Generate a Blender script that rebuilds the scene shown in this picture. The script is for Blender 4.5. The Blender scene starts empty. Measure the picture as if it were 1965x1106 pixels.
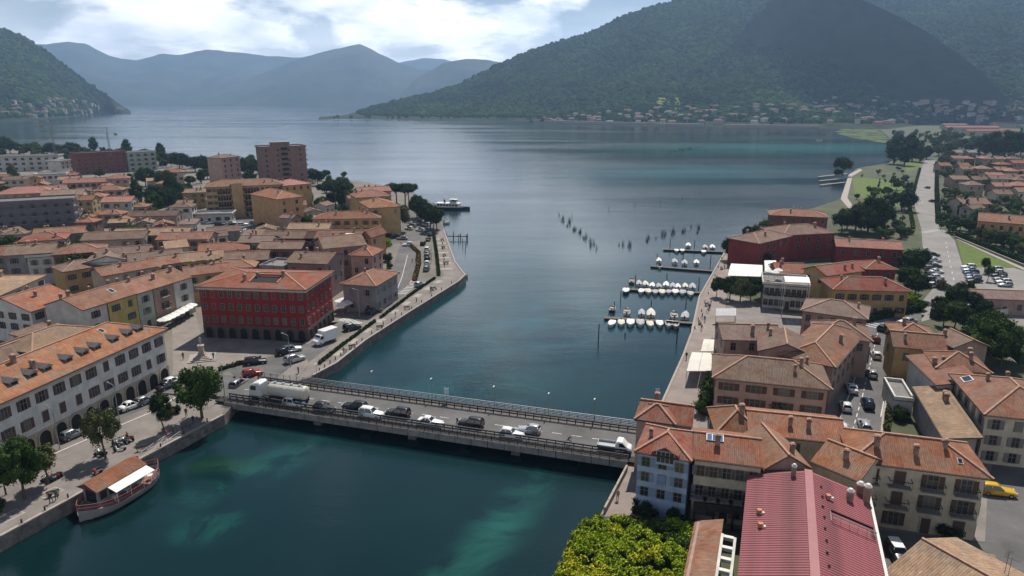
import bpy, bmesh, math, random
from mathutils import Vector, Matrix, noise
R = math.radians
rnd = random.Random(7)
scn = bpy.context.scene
col = scn.collection

# ------------------------------------------------------------------ camera
IW, IH, FOC, HOR, CAMH = 1965., 1106., 1311., 188., 54.
PIT = math.atan((IH/2-HOR)/FOC)
cp, sp = math.cos(PIT), math.sin(PIT)
cam = bpy.data.cameras.new('camera')
cam.sensor_width = 36.0
cam.lens = 36.0*FOC/IW
cam.clip_start = 0.5
cam.clip_end = 60000
camo = bpy.data.objects.new('camera', cam); col.objects.link(camo)
camo.location = (0, 0, CAMH)
camo.rotation_euler = (math.pi/2-PIT, 0, 0)
scn.camera = camo

def P(px, py, z=0.0):
    """photo pixel + height -> point"""
    u = (px-IW/2)/FOC; v = (IH/2-py)/FOC
    dz = -sp+v*cp
    t = (z-CAMH)/dz
    return Vector((u*t, (cp+v*sp)*t, z))
def PD(px, py, y):
    """photo pixel + forward distance -> point"""
    u = (px-IW/2)/FOC; v = (IH/2-py)/FOC
    t = y/(cp+v*sp)
    return Vector((u*t, y, CAMH+(-sp+v*cp)*t))

# ------------------------------------------------------------------ light
SUN_EL, SUN_AZ = 56.0, 17.0          # azimuth to the right of the view direction (+Y)
sl = bpy.data.lights.new('sun', 'SUN'); sl.energy = 5.0; sl.angle = R(0.6); sl.color = (1.0, 0.95, 0.87)
so = bpy.data.objects.new('sun', sl); col.objects.link(so)
sdir = Vector((math.sin(R(SUN_AZ))*math.cos(R(SUN_EL)), math.cos(R(SUN_AZ))*math.cos(R(SUN_EL)), math.sin(R(SUN_EL))))
so.rotation_euler = sdir.to_track_quat('Z', 'Y').to_euler()
so.location = (0, 0, 3000)

w = bpy.data.worlds.new('World'); scn.world = w; w.use_nodes = True
nt = w.node_tree; N = nt.nodes; L = nt.links
for n in list(N): N.remove(n)
out = N.new('ShaderNodeOutputWorld'); bg = N.new('ShaderNodeBackground'); bg.inputs[1].default_value = 0.05
sky = N.new('ShaderNodeTexSky'); sky.sky_type = 'NISHITA'; sky.sun_disc = False
sky.sun_elevation = R(SUN_EL); sky.sun_rotation = R(SUN_AZ); sky.altitude = 200; sky.air_density = 1.0; sky.dust_density = 0.25; sky.ozone_density = 2.0
tc = N.new('ShaderNodeTexCoord')
mp = N.new('ShaderNodeMapping'); mp.inputs['Scale'].default_value = (5.0, 5.0, 13.0); mp.inputs['Location'].default_value = (3.1, 1.7, 0.4)
n1 = N.new('ShaderNodeTexNoise'); n1.inputs['Scale'].default_value = 1.0; n1.inputs['Detail'].default_value = 9; n1.inputs['Roughness'].default_value = 0.56; n1.inputs['Distortion'].default_value = 0.25
cr = N.new('ShaderNodeValToRGB'); cr.color_ramp.elements[0].position = 0.41; cr.color_ramp.elements[1].position = 0.53
n2 = N.new('ShaderNodeTexNoise'); n2.inputs['Scale'].default_value = 1.7; n2.inputs['Detail'].default_value = 7
cc = N.new('ShaderNodeValToRGB')
cc.color_ramp.elements[0].position = 0.38; cc.color_ramp.elements[0].color = (18.0, 18.8, 20.2, 1)
cc.color_ramp.elements[1].position = 0.62; cc.color_ramp.elements[1].color = (32.0, 31.6, 31.4, 1)
mx = N.new('ShaderNodeMix'); mx.data_type = 'RGBA'
L.new(tc.outputs['Generated'], mp.inputs['Vector']); L.new(mp.outputs[0], n1.inputs['Vector']); L.new(mp.outputs[0], n2.inputs['Vector'])
# broken cumulus: thinned overhead, out of view, to cut fill light; closes towards the horizon
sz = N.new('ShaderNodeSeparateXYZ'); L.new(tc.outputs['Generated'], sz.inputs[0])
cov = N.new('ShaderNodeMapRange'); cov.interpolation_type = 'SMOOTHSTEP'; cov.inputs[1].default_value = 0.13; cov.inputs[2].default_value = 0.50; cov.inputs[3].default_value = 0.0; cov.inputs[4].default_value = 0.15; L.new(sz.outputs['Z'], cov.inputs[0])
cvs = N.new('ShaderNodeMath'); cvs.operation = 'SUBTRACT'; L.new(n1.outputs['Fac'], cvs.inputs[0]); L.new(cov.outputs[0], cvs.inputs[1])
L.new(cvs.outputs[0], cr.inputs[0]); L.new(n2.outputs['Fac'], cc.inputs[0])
sx = N.new('ShaderNodeSeparateXYZ'); L.new(tc.outputs['Generated'], sx.inputs[0])
hzr = N.new('ShaderNodeMapRange'); hzr.interpolation_type = 'SMOOTHSTEP'; hzr.inputs[1].default_value = 0.0; hzr.inputs[2].default_value = 0.16; hzr.inputs[3].default_value = 0.8; hzr.inputs[4].default_value = 0.0; L.new(sx.outputs['Z'], hzr.inputs[0])
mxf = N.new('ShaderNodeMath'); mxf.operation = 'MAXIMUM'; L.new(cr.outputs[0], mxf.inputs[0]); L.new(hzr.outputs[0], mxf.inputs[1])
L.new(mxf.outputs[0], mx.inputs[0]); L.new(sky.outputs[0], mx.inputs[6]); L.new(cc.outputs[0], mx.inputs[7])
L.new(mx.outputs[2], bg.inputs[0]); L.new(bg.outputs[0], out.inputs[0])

vs = scn.view_settings
vs.view_transform = 'Standard'; vs.look = 'None'; vs.gamma = 1.0; vs.exposure = 0.3; vs.use_curve_mapping = False
scn.cycles.max_bounces = 5; scn.cycles.diffuse_bounces = 2; scn.cycles.glossy_bounces = 2
scn.cycles.transmission_bounces = 2; scn.cycles.volume_bounces = 0; scn.cycles.transparent_max_bounces = 6
scn.cycles.use_denoising = True
scn.cycles.caustics_reflective = False; scn.cycles.caustics_refractive = False

# ------------------------------------------------------------------ materials
MATS = {}
def mat(name, c, rough=0.8, var=0.0, scale=1.0, c2=None, bump=0.0, bscale=8.0, metal=0.0, rand=0.0, spec=0.4, coords='Object', alpha=None, kind=None, stripe=None, detail=6):
    if name in MATS: return MATS[name]
    m = bpy.data.materials.new(name); m.use_nodes = True
    nt = m.node_tree; N = nt.nodes; L = nt.links
    b = N['Principled BSDF']; b.inputs['Roughness'].default_value = rough; b.inputs['Metallic'].default_value = metal
    b.inputs['Specular IOR Level'].default_value = spec
    c = tuple(c)+(1,)
    b.inputs['Base Color'].default_value = c
    tc = N.new('ShaderNodeTexCoord'); cs = tc.outputs[coords]
    last = None
    if var or c2:
        n = N.new('ShaderNodeTexNoise'); n.inputs['Scale'].default_value = scale; n.inputs['Detail'].default_value = detail; n.inputs['Roughness'].default_value = 0.65
        L.new(cs, n.inputs['Vector'])
        r = N.new('ShaderNodeValToRGB'); r.color_ramp.elements[0].position = 0.34; r.color_ramp.elements[1].position = 0.66
        if c2: a_, b_ = c, tuple(c2)+(1,)
        else:
            a_ = tuple(max(0, x*(1-var)) for x in c[:3])+(1,); b_ = tuple(min(1, x*(1+var)) for x in c[:3])+(1,)
        r.color_ramp.elements[0].color = a_; r.color_ramp.elements[1].color = b_
        L.new(n.outputs['Fac'], r.inputs[0]); last = r.outputs[0]
    if stripe:
        # tile courses: UV in metres, u along the eave, v up the slope
        uv = N.new('ShaderNodeUVMap')
        wv = N.new('ShaderNodeTexWave'); wv.bands_direction = 'X'; wv.inputs['Scale'].default_value = 0.314/stripe; wv.inputs['Distortion'].default_value = 0.6; wv.inputs['Detail'].default_value = 2; wv.inputs['Detail Scale'].default_value = 3.0
        L.new(uv.outputs[0], wv.inputs['Vector'])
        n3 = N.new('ShaderNodeTexNoise'); n3.inputs['Scale'].default_value = 2.2; n3.inputs['Detail'].default_value = 5; n3.inputs['Roughness'].default_value = 0.75
        mp3 = N.new('ShaderNodeMapping'); mp3.inputs['Scale'].default_value = (1.6, 0.45, 1)
        L.new(uv.outputs[0], mp3.inputs[0]); L.new(mp3.outputs[0], n3.inputs['Vector'])
        mr = N.new('ShaderNodeMapRange'); mr.inputs[1].default_value = 0.2; mr.inputs[2].default_value = 0.8; mr.inputs[3].default_value = 0.45; mr.inputs[4].default_value = 1.6
        L.new(n3.outputs['Fac'], mr.inputs[0])
        mr2 = N.new('ShaderNodeMapRange'); mr2.inputs[3].default_value = 0.82; mr2.inputs[4].default_value = 1.08
        L.new(wv.outputs['Fac'], mr2.inputs[0])
        mu0 = N.new('ShaderNodeMath'); mu0.operation = 'MULTIPLY'; L.new(mr.outputs[0], mu0.inputs[0]); L.new(mr2.outputs[0], mu0.inputs[1])
        # lichen: greyish patches
        n4 = N.new('ShaderNodeTexNoise'); n4.inputs['Scale'].default_value = 0.35; n4.inputs['Detail'].default_value = 6; n4.inputs['Roughness'].default_value = 0.7
        L.new(cs, n4.inputs['Vector'])
        r4 = N.new('ShaderNodeValToRGB'); r4.color_ramp.elements[0].position = 0.44; r4.color_ramp.elements[1].position = 0.68
        L.new(n4.outputs['Fac'], r4.inputs[0])
        mg = N.new('ShaderNodeMix'); mg.data_type = 'RGBA'
        mf = N.new('ShaderNodeMath'); mf.operation = 'MULTIPLY'; mf.inputs[1].default_value = 0.85; L.new(r4.outputs[0], mf.inputs[0]); L.new(mf.outputs[0], mg.inputs[0])
        L.new(last, mg.inputs[6]); mg.inputs[7].default_value = (0.17, 0.135, 0.105, 1)
        mm = N.new('ShaderNodeVectorMath'); mm.operation = 'SCALE'; L.new(mg.outputs[2], mm.inputs[0]); L.new(mu0.outputs[0], mm.inputs['Scale'])
        last = mm.outputs[0]
        bp = N.new('ShaderNodeBump'); bp.inputs['Strength'].default_value = 0.5; bp.inputs['Distance'].default_value = 0.06
        L.new(wv.outputs['Fac'], bp.inputs['Height']); L.new(bp.outputs[0], b.inputs['Normal'])
    if rand:
        oi = N.new('ShaderNodeObjectInfo')
        hs = N.new('ShaderNodeHueSaturation')
        mr = N.new('ShaderNodeMapRange'); mr.inputs[3].default_value = 1-rand; mr.inputs[4].default_value = 1+rand
        L.new(oi.outputs['Random'], mr.inputs[0]); L.new(mr.outputs[0], hs.inputs['Value'])
        mh = N.new('ShaderNodeMath'); mh.operation = 'MULTIPLY_ADD'; mh.inputs[1].default_value = 7.31; mh.inputs[2].default_value = 0.0
        L.new(oi.outputs['Random'], mh.inputs[0]); fr = N.new('ShaderNodeMath'); fr.operation = 'FRACT'; L.new(mh.outputs[0], fr.inputs[0])
        mr2 = N.new('ShaderNodeMapRange'); mr2.inputs[3].default_value = 0.5-0.04*rand; mr2.inputs[4].default_value = 0.5+0.04*rand
        L.new(fr.outputs[0], mr2.inputs[0]); L.new(mr2.outputs[0], hs.inputs['Hue'])
        if last: L.new(last, hs.inputs['Color'])
        else: hs.inputs['Color'].default_value = c
        last = hs.outputs[0]
    if last: L.new(last, b.inputs['Base Color'])
    if bump:
        n = N.new('ShaderNodeTexNoise'); n.inputs['Scale'].default_value = bscale; n.inputs['Detail'].default_value = 5
        L.new(cs, n.inputs['Vector'])
        bp = N.new('ShaderNodeBump'); bp.inputs['Strength'].default_value = bump; bp.inputs['Distance'].default_value = 0.1
        L.new(n.outputs['Fac'], bp.inputs['Height']); L.new(bp.outputs[0], b.inputs['Normal'])
    MATS[name] = m
    return m
def wallmat(name, c, dirt=0.5):
    """plaster with vertical streaks and blotches"""
    if name in MATS: return MATS[name]
    m = mat(name, c, 0.9, var=0.16, scale=0.5, spec=0.2)
    nt = m.node_tree; N = nt.nodes; L = nt.links; b = N['Principled BSDF']
    src = b.inputs['Base Color'].links[0].from_socket
    tc = N.new('ShaderNodeTexCoord'); mp = N.new('ShaderNodeMapping'); mp.inputs['Scale'].default_value = (1.6, 1.6, 0.16)
    n = N.new('ShaderNodeTexNoise'); n.inputs['Scale'].default_value = 1.0; n.inputs['Detail'].default_value = 7; n.inputs['Roughness'].default_value = 0.7
    L.new(tc.outputs['Object'], mp.inputs[0]); L.new(mp.outputs[0], n.inputs['Vector'])
    mr = N.new('ShaderNodeMapRange'); mr.inputs[1].default_value = 0.3; mr.inputs[2].default_value = 0.75; mr.inputs[3].default_value = 1.0; mr.inputs[4].default_value = 1-0.38*dirt
    L.new(n.outputs['Fac'], mr.inputs[0])
    mm = N.new('ShaderNodeVectorMath'); mm.operation = 'SCALE'; L.new(src, mm.inputs[0]); L.new(mr.outputs[0], mm.inputs['Scale'])
    L.new(mm.outputs[0], b.inputs['Base Color'])
    return m
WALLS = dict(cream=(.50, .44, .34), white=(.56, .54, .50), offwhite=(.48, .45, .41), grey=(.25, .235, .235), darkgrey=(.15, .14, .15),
    yellow=(.47, .36, .13), ochre=(.42, .28, .13), orange=(.44, .26, .13), pink=(.42, .27, .22), pinkbrown=(.34, .235, .195), red=(.225, .024, .025), darkred=(.20, .040, .038),
    brick=(.20, .075, .055), brown=(.22, .13, .105), blue=(.31, .40, .53), green=(.34, .37, .20), beige=(.40, .34, .265), palegreen=(.36, .40, .33), stone=(.25, .22, .19), dimstone=(.11,.09,.08), mauve=(.24,.16,.15))
def WM(k): return wallmat('plaster_'+k, WALLS[k], 0.8 if k in ('stone', 'grey', 'brick') else 0.55)
ROOFS = dict(orange=((.19, .070, .036), (.29, .125, .068)), red=((.18, .050, .032), (.26, .085, .055)), terra=((.165, .074, .045), (.27, .130, .085)), brown=((.125, .076, .056), (.20, .128, .096)),
    mauve=((.14, .092, .077), (.20, .138, .117)), pink=((.27, .105, .085), (.34, .155, .125)), tan=((.22, .135, .085), (.31, .205, .135)), dark=((.10, .062, .05), (.165, .105, .08)), grey=((.17, .165, .16), (.25, .24, .23)))
def RM(k):
    a, b = ROOFS[k]
    return mat('tiles_'+k, a, 0.85, scale=0.45, c2=b, stripe=0.26, spec=0.1, rand=.16)
WFRAME = mat('window_frame', (.20, .17, .145), 0.6, var=.15)
GLASS = mat('window_glass', (.018, .022, .028), 0.12, spec=0.5)
DARK = mat('opening_shade', (.012, .011, .011), 0.9)  # flat near-black that stands in for the shade inside openings
FRAME = mat('frame_paint', (.55, .53, .49), 0.6, var=.1)
TRIM = mat('stone_trim', (.40, .36, .31), 0.85, var=.15, scale=2)
FASCIA = mat('fascia_wood', (.075, .045, .035), 0.8, var=.2, scale=3)
SHUT = dict(brown=mat('shutter_brown', (.075, .045, .035), .7, var=.2, scale=4), green=mat('shutter_green', (.04, .085, .05), .7, var=.2, scale=4), grey=mat('shutter_grey', (.16, .155, .14), .7, var=.2, scale=4),
    red=mat('shutter_red', (.16, .03, .025), .7, var=.2, scale=4), blue=mat('shutter_blue', (.17, .24, .37), .7, var=.2, scale=4))
RIDGE = mat('ridge_mortar', (.33, .19, .13), .9, var=.25, scale=2)
CHIM = mat('chimney_render', (.23, .16, .125), .9, var=.3, scale=2)
METAL = mat('dark_iron', (.03, .03, .032), .5, metal=.3)
STEEL = mat('grey_steel', (.32, .33, .34), .45, metal=.6, var=.1)
ASPH = mat('asphalt', (.105, .100, .096), .93, var=.28, scale=.12, bump=.25, bscale=4)
PAVE = mat('paving', (.175, .152, .135), .9, var=.22, scale=.22, bump=.2, bscale=3)
PLAZA = mat('plaza_stone', (.20, .172, .15), .9, var=.2, scale=.3)
PALE = mat('pale_slab', (.30, .26, .222), .9, var=.15, scale=1.5)
PINKPAVE = mat('pink_paving', (.215, .172, .15), .9, var=.18, scale=.25)
STONE = mat('quay_stone', (.14, .125, .11), .9, var=.45, scale=.9, bump=.4, bscale=3)
CONC = mat('concrete', (.21, .20, .19), .9, var=.28, scale=.7)
LINE = mat('road_paint', (.52, .51, .49), .8, var=.22, scale=2)
GRASS = mat('lawn_grass', (.058, .092, .010), .95, c2=(.10, .135, .016), scale=.35, bump=.5, bscale=9)
WHITE = mat('white_canvas', (.66, .645, .60), .8, var=.08, scale=1)
WOOD = mat('weathered_wood', (.12, .10, .085), .9, var=.4, scale=3)
DKWOOD = mat('dark_timber', (.028, .024, .022), .9, var=.4, scale=2)
TYRE = mat('tyre_rubber', (.02, .02, .02), .85)
RIM = mat('wheel_rim', (.35, .35, .36), .35, metal=.8)
CARGLASS = mat('car_glass', (.012, .014, .018), .06, spec=.6)
HEADL = mat('headlamp_glass', (.65, .65, .62), .15)
TAILL = mat('tail_lamp', (.35, .02, .02), .2)
BARK = mat('bark', (.09, .065, .045), .95, var=.35, scale=3)
EARTH = mat('town_ground', (.115, .105, .085), .95, c2=(.18, .155, .13), scale=.07, bump=.3, bscale=2)
GREENEARTH = mat('garden_ground', (.030, .046, .013), .95, c2=(.085, .082, .045), scale=.06, bump=.4, bscale=2)
SKIN = mat('skin', (.45, .28, .2), .6)
def paint(k, c, metal=0.0):
    return mat('car_paint_'+k, c, .28, metal=metal, spec=.5)
PAINT = dict(white=paint('white', (.66, .66, .64)), black=paint('black', (.018, .018, .02)), grey=paint('grey', (.20, .205, .21), .3), silver=paint('silver', (.42, .43, .44), .4),
    red=paint('red', (.30, .02, .02)), darkred=paint('darkred', (.12, .02, .02)), blue=paint('blue', (.03, .06, .16), .2), darkblue=paint('darkblue', (.02, .032, .06), .2), yellow=paint('yellow', (.55, .33, .02)), lightblue=paint('lightblue', (.08, .26, .46)), cream=paint('cream', (.55, .51, .42)))
def leafmat(name, a, b, rand=.18):
    m = mat(name, a, .9, c2=b, scale=.55, rand=rand, spec=.06)
    bs = m.node_tree.nodes['Principled BSDF']
    bs.inputs['Subsurface Weight'].default_value = 0
    return m
LEAF = dict(mid=leafmat('leaves_mid', (.024, .046, .012), (.056, .088, .020)), dark=leafmat('leaves_dark', (.014, .030, .012), (.036, .060, .020)), bright=leafmat('leaves_bright', (.14, .20, .010), (.25, .30, .018)),
    olive=leafmat('leaves_olive', (.052, .062, .022), (.098, .105, .042)), yellow=leafmat('leaves_yellow', (.25, .26, .012), (.42, .38, .03)), reed=leafmat('reeds', (.05, .075, .035), (.08, .105, .05)), autumn=leafmat('leaves_rust', (.07, .04, .015), (.1, .075, .02)))

# ------------------------------------------------------------------ mesh helpers
class MB:
    def __init__(s): s.v = []; s.f = []; s.m = []; s.uv = []; s.smooth = False
    def face(s, pts, m=0, uv=None):
        i = len(s.v); s.v += [tuple(p) for p in pts]; s.f.append(tuple(range(i, i+len(pts)))); s.m.append(m); s.uv.append(uv)
    def quadroof(s, pts, m=0):
        """sloped face with UV in metres, first edge is the eave"""
        p = [Vector(q) for q in pts]; e = (p[1]-p[0]).normalized()
        nrm = (p[1]-p[0]).cross(p[2]-p[0]).normalized(); up = nrm.cross(e)
        s.face(pts, m, [((q-p[0]).dot(e), (q-p[0]).dot(up)) for q in p])
    def box(s, x0, y0, z0, x1, y1, z1, m=0, bottom=True):
        i = len(s.v)
        s.v += [(x0,y0,z0),(x1,y0,z0),(x1,y1,z0),(x0,y1,z0),(x0,y0,z1),(x1,y0,z1),(x1,y1,z1),(x0,y1,z1)]
        fs = [(0,1,5,4),(1,2,6,5),(2,3,7,6),(3,0,4,7),(4,5,6,7)]+([(3,2,1,0)] if bottom else [])
        for f in fs: s.f.append(tuple(i+k for k in f)); s.m.append(m); s.uv.append(None)
    def cbox(s, c, sx, sy, sz, m=0, rz=0.0, taper=1.0):
        i = len(s.v); ca, sa = math.cos(rz), math.sin(rz)
        for z, k in ((-sz/2, 1.0), (sz/2, taper)):
            for dx, dy in ((-1,-1),(1,-1),(1,1),(-1,1)):
                x, y = dx*sx/2*k, dy*sy/2*k
                s.v.append((c[0]+x*ca-y*sa, c[1]+x*sa+y*ca, c[2]+z))
        for f in [(0,1,5,4),(1,2,6,5),(2,3,7,6),(3,0,4,7),(4,5,6,7),(3,2,1,0)]: s.f.append(tuple(i+k for k in f)); s.m.append(m); s.uv.append(None)
    def bar(s, a, b, w, h=None, m=0):
        """square bar from a to b"""
        a = Vector(a); b = Vector(b); h = h or w
        d = (b-a).normalized(); up = Vector((0,0,1)) if abs(d.z) < .95 else Vector((1,0,0))
        x = d.cross(up).normalized(); u = x.cross(d)
        i = len(s.v)
        for p in (a, b):
            for q, r in ((-1,-1),(1,-1),(1,1),(-1,1)): s.v.append(tuple(p+x*q*w/2+u*r*h/2))
        for f in [(0,4,5,1),(1,5,6,2),(2,6,7,3),(3,7,4,0),(0,1,2,3),(7,6,5,4)]: s.f.append(tuple(i+k for k in f)); s.m.append(m); s.uv.append(None)
    def tube(s, pts, radii, n=6, m=0, cap=True):
        rings = []
        for k, p in enumerate(pts):
            p = Vector(p); q = Vector(pts[min(k+1, len(pts)-1)])-Vector(pts[max(k-1, 0)]); d = q.normalized()
            up = Vector((0,0,1)) if abs(d.z) < .9 else Vector((1,0,0))
            x = d.cross(up).normalized(); u = x.cross(d); i = len(s.v); rings.append(i)
            for j in range(n):
                a = 2*math.pi*j/n; s.v.append(tuple(p+(x*math.cos(a)+u*math.sin(a))*radii[k]))
        for a, b in zip(rings, rings[1:]):
            for j in range(n): s.f.append((a+j, a+(j+1)%n, b+(j+1)%n, b+j)); s.m.append(m); s.uv.append(None)
        if cap:
            s.f.append(tuple(rings[0]+j for j in range(n))[::-1]); s.m.append(m); s.uv.append(None)
            s.f.append(tuple(rings[-1]+j for j in range(n))); s.m.append(m); s.uv.append(None)
    def loft(s, rings, m=0, closed=True, cap=True):
        ids = []
        for r in rings: ids.append(len(s.v)); s.v += [tuple(p) for p in r]
        n = len(rings[0])
        for a, b in zip(ids, ids[1:]):
            for j in range(n if closed else n-1): s.f.append((a+j, a+(j+1)%n, b+(j+1)%n, b+j)); s.m.append(m); s.uv.append(None)
        if cap:
            s.f.append(tuple(ids[0]+j for j in range(n))[::-1]); s.m.append(m); s.uv.append(None)
            s.f.append(tuple(ids[-1]+j for j in range(n))); s.m.append(m); s.uv.append(None)
    def mesh(s, name, mats):
        me = bpy.data.meshes.new(name); me.from_pydata(s.v, [], s.f)
        for m in (mats if isinstance(mats, (list, tuple)) else [mats]): me.materials.append(m)
        me.polygons.foreach_set('material_index', s.m)
        if s.smooth: me.polygons.foreach_set('use_smooth', [True]*len(s.f))
        if any(u is not None for u in s.uv):
            ul = me.uv_layers.new(name='UVMap'); k = 0
            for f, u in zip(s.f, s.uv):
                for j in range(len(f)):
                    ul.data[k].uv = u[j] if u else (0, 0); k += 1
        me.update()
        return me
    def build(s, name, mats, parent=None, loc=None):
        return link(name, s.mesh(name, mats), parent, loc)
def link(name, me, parent=None, loc=None, rz=0.0, mats=None):
    o = bpy.data.objects.new(name, me); col.objects.link(o)
    if parent: o.parent = parent
    if loc is not None: o.location = loc
    if rz: o.rotation_euler = (0, 0, rz)
    if mats:
        for i, m in enumerate(mats):
            if m is not None:
                o.material_slots[i].link = 'OBJECT'; o.material_slots[i].material = m
    return o
def empty(name, loc, rz=0.0):
    o = bpy.data.objects.new(name, None); col.objects.link(o); o.location = loc; o.rotation_euler = (0, 0, rz); o.empty_display_size = .5
    return o
def tag(o, label=None, cat=None, group=None, kind=None):
    if label: o['label'] = label
    if cat: o['category'] = cat
    if group: o['group'] = group
    if kind: o['kind'] = kind
    return o
CACHE = {}
def cached(key, fn):
    if key not in CACHE: CACHE[key] = fn()
    return CACHE[key]
def struct(o, label=None): o['kind'] = 'structure'; return o

# ------------------------------------------------------------------ ground, water
WZ = -2.0
def sheet(name, pts, m, z=0.0, skirt=None, skm=None, parent=None):
    """flat polygon; pts are photo pixels or (x, y) world tuples marked by 'w'"""
    vv = []
    for p in pts:
        if p[0] == 'w': vv.append(Vector((p[1], p[2], z)))
        else: vv.append(P(p[0], p[1], z))
    a = sum(vv[i].x*vv[(i+1)%len(vv)].y-vv[(i+1)%len(vv)].x*vv[i].y for i in range(len(vv)))
    if a < 0: vv.reverse()
    mb = MB(); mb.face(vv)
    if skirt is not None:
        for i in range(len(vv)):
            a, b = vv[i], vv[(i+1)%len(vv)]
            mb.face([(a.x,a.y,skirt),(b.x,b.y,skirt),b,a], 1)
    o = mb.build(name, [m, skm or m], parent)
    if not parent: struct(o)
    return o
def water_mat():
    m = bpy.data.materials.new('lake_water'); m.use_nodes = True
    nt = m.node_tree; N = nt.nodes; L = nt.links; b = N['Principled BSDF']
    b.inputs['IOR'].default_value = 1.333; b.inputs['Specular IOR Level'].default_value = 0.5
    tc = N.new('ShaderNodeTexCoord'); O = tc.outputs['Object']
    def noise_(scale, detail=4, sc=(1,1,1), rot=0, rough=.55, dist=0):
        mp = N.new('ShaderNodeMapping'); mp.inputs['Scale'].default_value = sc; mp.inputs['Rotation'].default_value = (0, 0, rot)
        n = N.new('ShaderNodeTexNoise'); n.inputs['Scale'].default_value = scale; n.inputs['Detail'].default_value = detail; n.inputs['Roughness'].default_value = rough; n.inputs['Distortion'].default_value = dist
        L.new(O, mp.inputs[0]); L.new(mp.outputs[0], n.inputs['Vector']); return n.outputs['Fac']
    def ramp(src, a, b_):
        r = N.new('ShaderNodeMapRange'); r.interpolation_type = 'SMOOTHSTEP'; r.inputs[1].default_value = a; r.inputs[2].default_value = b_; L.new(src, r.inputs[0]); return r.outputs[0]
    def mul(a, b_):
        n = N.new('ShaderNodeMath'); n.operation = 'MULTIPLY'; L.new(a, n.inputs[0])
        if isinstance(b_, float): n.inputs[1].default_value = b_
        else: L.new(b_, n.inputs[1])
        return n.outputs[0]
    def blob(x, y, rx, ry, rot=0.0):
        mp = N.new('ShaderNodeMapping'); mp.vector_type = 'TEXTURE'; mp.inputs['Location'].default_value = (x, y, WZ); mp.inputs['Rotation'].default_value = (0, 0, rot); mp.inputs['Scale'].default_value = (rx, ry, 1)
        L.new(O, mp.inputs[0]); ln = N.new('ShaderNodeVectorMath'); ln.operation = 'LENGTH'; L.new(mp.outputs[0], ln.inputs[0])
        r = N.new('ShaderNodeMapRange'); r.interpolation_type = 'SMOOTHSTEP'; r.inputs[1].default_value = 1.0; r.inputs[2].default_value = 0.0; L.new(ln.outputs['Value'], r.inputs[0]); return r.outputs[0]
    def mixc(f, a, c):
        n = N.new('ShaderNodeMix'); n.data_type = 'RGBA'; L.new(f, n.inputs[0])
        if isinstance(a, tuple): n.inputs[6].default_value = a
        else: L.new(a, n.inputs[6])
        n.inputs[7].default_value = c; return n.outputs[2]
    deep = mixc(ramp(noise_(.012, 3), .35, .65), (.0018, .0095, .0105, 1), (.0028, .0160, .0170, 1))
    # weed beds and pale shallows seen through the water
    wn = ramp(noise_(.085, 6, (1, 1, 1), .4, .65, .6), .38, .62)
    cur = deep
    for (px, py, rx, ry, rot, c, k) in [
        (500, 900, 20, 7, .9, (.012, .075, .062, 1), .95), (400, 1010, 7, 6, .5, (.010, .075, .055, 1), .9), (960, 1010, 24, 6, 1.15, (.014, .088, .070, 1), 1.0), (880, 1080, 12, 4, .9, (.012, .07, .05, 1), .8), (420, 900, 9, 7, .3, (.018, .050, .018, 1), .8),
        (960, 520, 101, 210, -.1, (.0055, .034, .040, 1), .95), (880, 760, 45, 16, .3, (.010, .064, .066, 1), .7), (1050, 620, 60, 30, .9, (.010, .070, .085, 1), .6), (640, 800, 30, 10, 0, (.006, .022, .026, 1), .6),
        (1560, 285, 330, 130, .1, (.016, .120, .115, 1), .9), (1330, 330, 160, 90, .3, (.020, .100, .115, 1), .7)]:
        p = P(px, py, WZ); bl = blob(p.x, p.y, rx, ry, rot)
        f = mul(mul(bl, float(k)), wn) if rx < 100 else mul(bl, float(k))
        cur = mixc(f, cur, c)
    # dark and pale streaks curving through the bay, set in the base colour
    for (a_, b2, wd, c, k) in [((1140, 292), (1330, 312), 7, (.0016, .012, .016, 1), .8), ((1300, 307), (1420, 326), 9, (.0016, .012, .016, 1), .8), ((1400, 322), (1600, 352), 16, (.0018, .015, .018, 1), .7), ((1370, 284), (1480, 291), 9, (.0016, .016, .016, 1), .8), ((1460, 289), (1660, 302), 12, (.0016, .016, .016, 1), .8), ((1180, 312), (1330, 330), 6, (.0018, .014, .018, 1), .6), ((1350, 268), (1600, 275), 14, (.022, .15, .13, 1), .6), ((1420, 335), (1560, 372), 10, (.010, .06, .066, 1), .6)]:
        p, q = P(a_[0], a_[1], WZ), P(b2[0], b2[1], WZ); d_ = q-p; m_ = (p+q)/2
        cur = mixc(mul(blob(m_.x, m_.y, d_.length*.6, wd, math.atan2(d_.y, d_.x)), float(k)), cur, c)
    L.new(cur, b.inputs['Base Color'])
    # ripples: calm and ruffled lanes
    lanes = noise_(.006, 4, (.35, 1.6, 1), .25, .6, .4)
    rr = N.new('ShaderNodeMapRange'); rr.inputs[1].default_value = .35; rr.inputs[2].default_value = .65; rr.inputs[3].default_value = .09; rr.inputs[4].default_value = .22
    L.new(lanes, rr.inputs[0]); L.new(rr.outputs[0], b.inputs['Roughness'])
    a = N.new('ShaderNodeBump'); a.inputs['Strength'].default_value = .24; a.inputs['Distance'].default_value = .13
    L.new(noise_(.9, 5, (1, 1.6, 1), .3), a.inputs['Height'])
    c = N.new('ShaderNodeBump'); c.inputs['Strength'].default_value = .12; c.inputs['Distance'].default_value = 1.0
    L.new(noise_(.05, 3, (.6, 1.8, 1), -.2), c.inputs['Height']); L.new(c.outputs[0], a.inputs['Normal'])
    L.new(a.outputs[0], b.inputs['Normal'])
    return m
WATER = water_mat()
mb = MB(); S = 15000
mb.face([(-S, -600, WZ), (S, -600, WZ), (S, 8500, WZ), (-S, 8500, WZ)])
struct(mb.build('lake_water', WATER))

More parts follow.
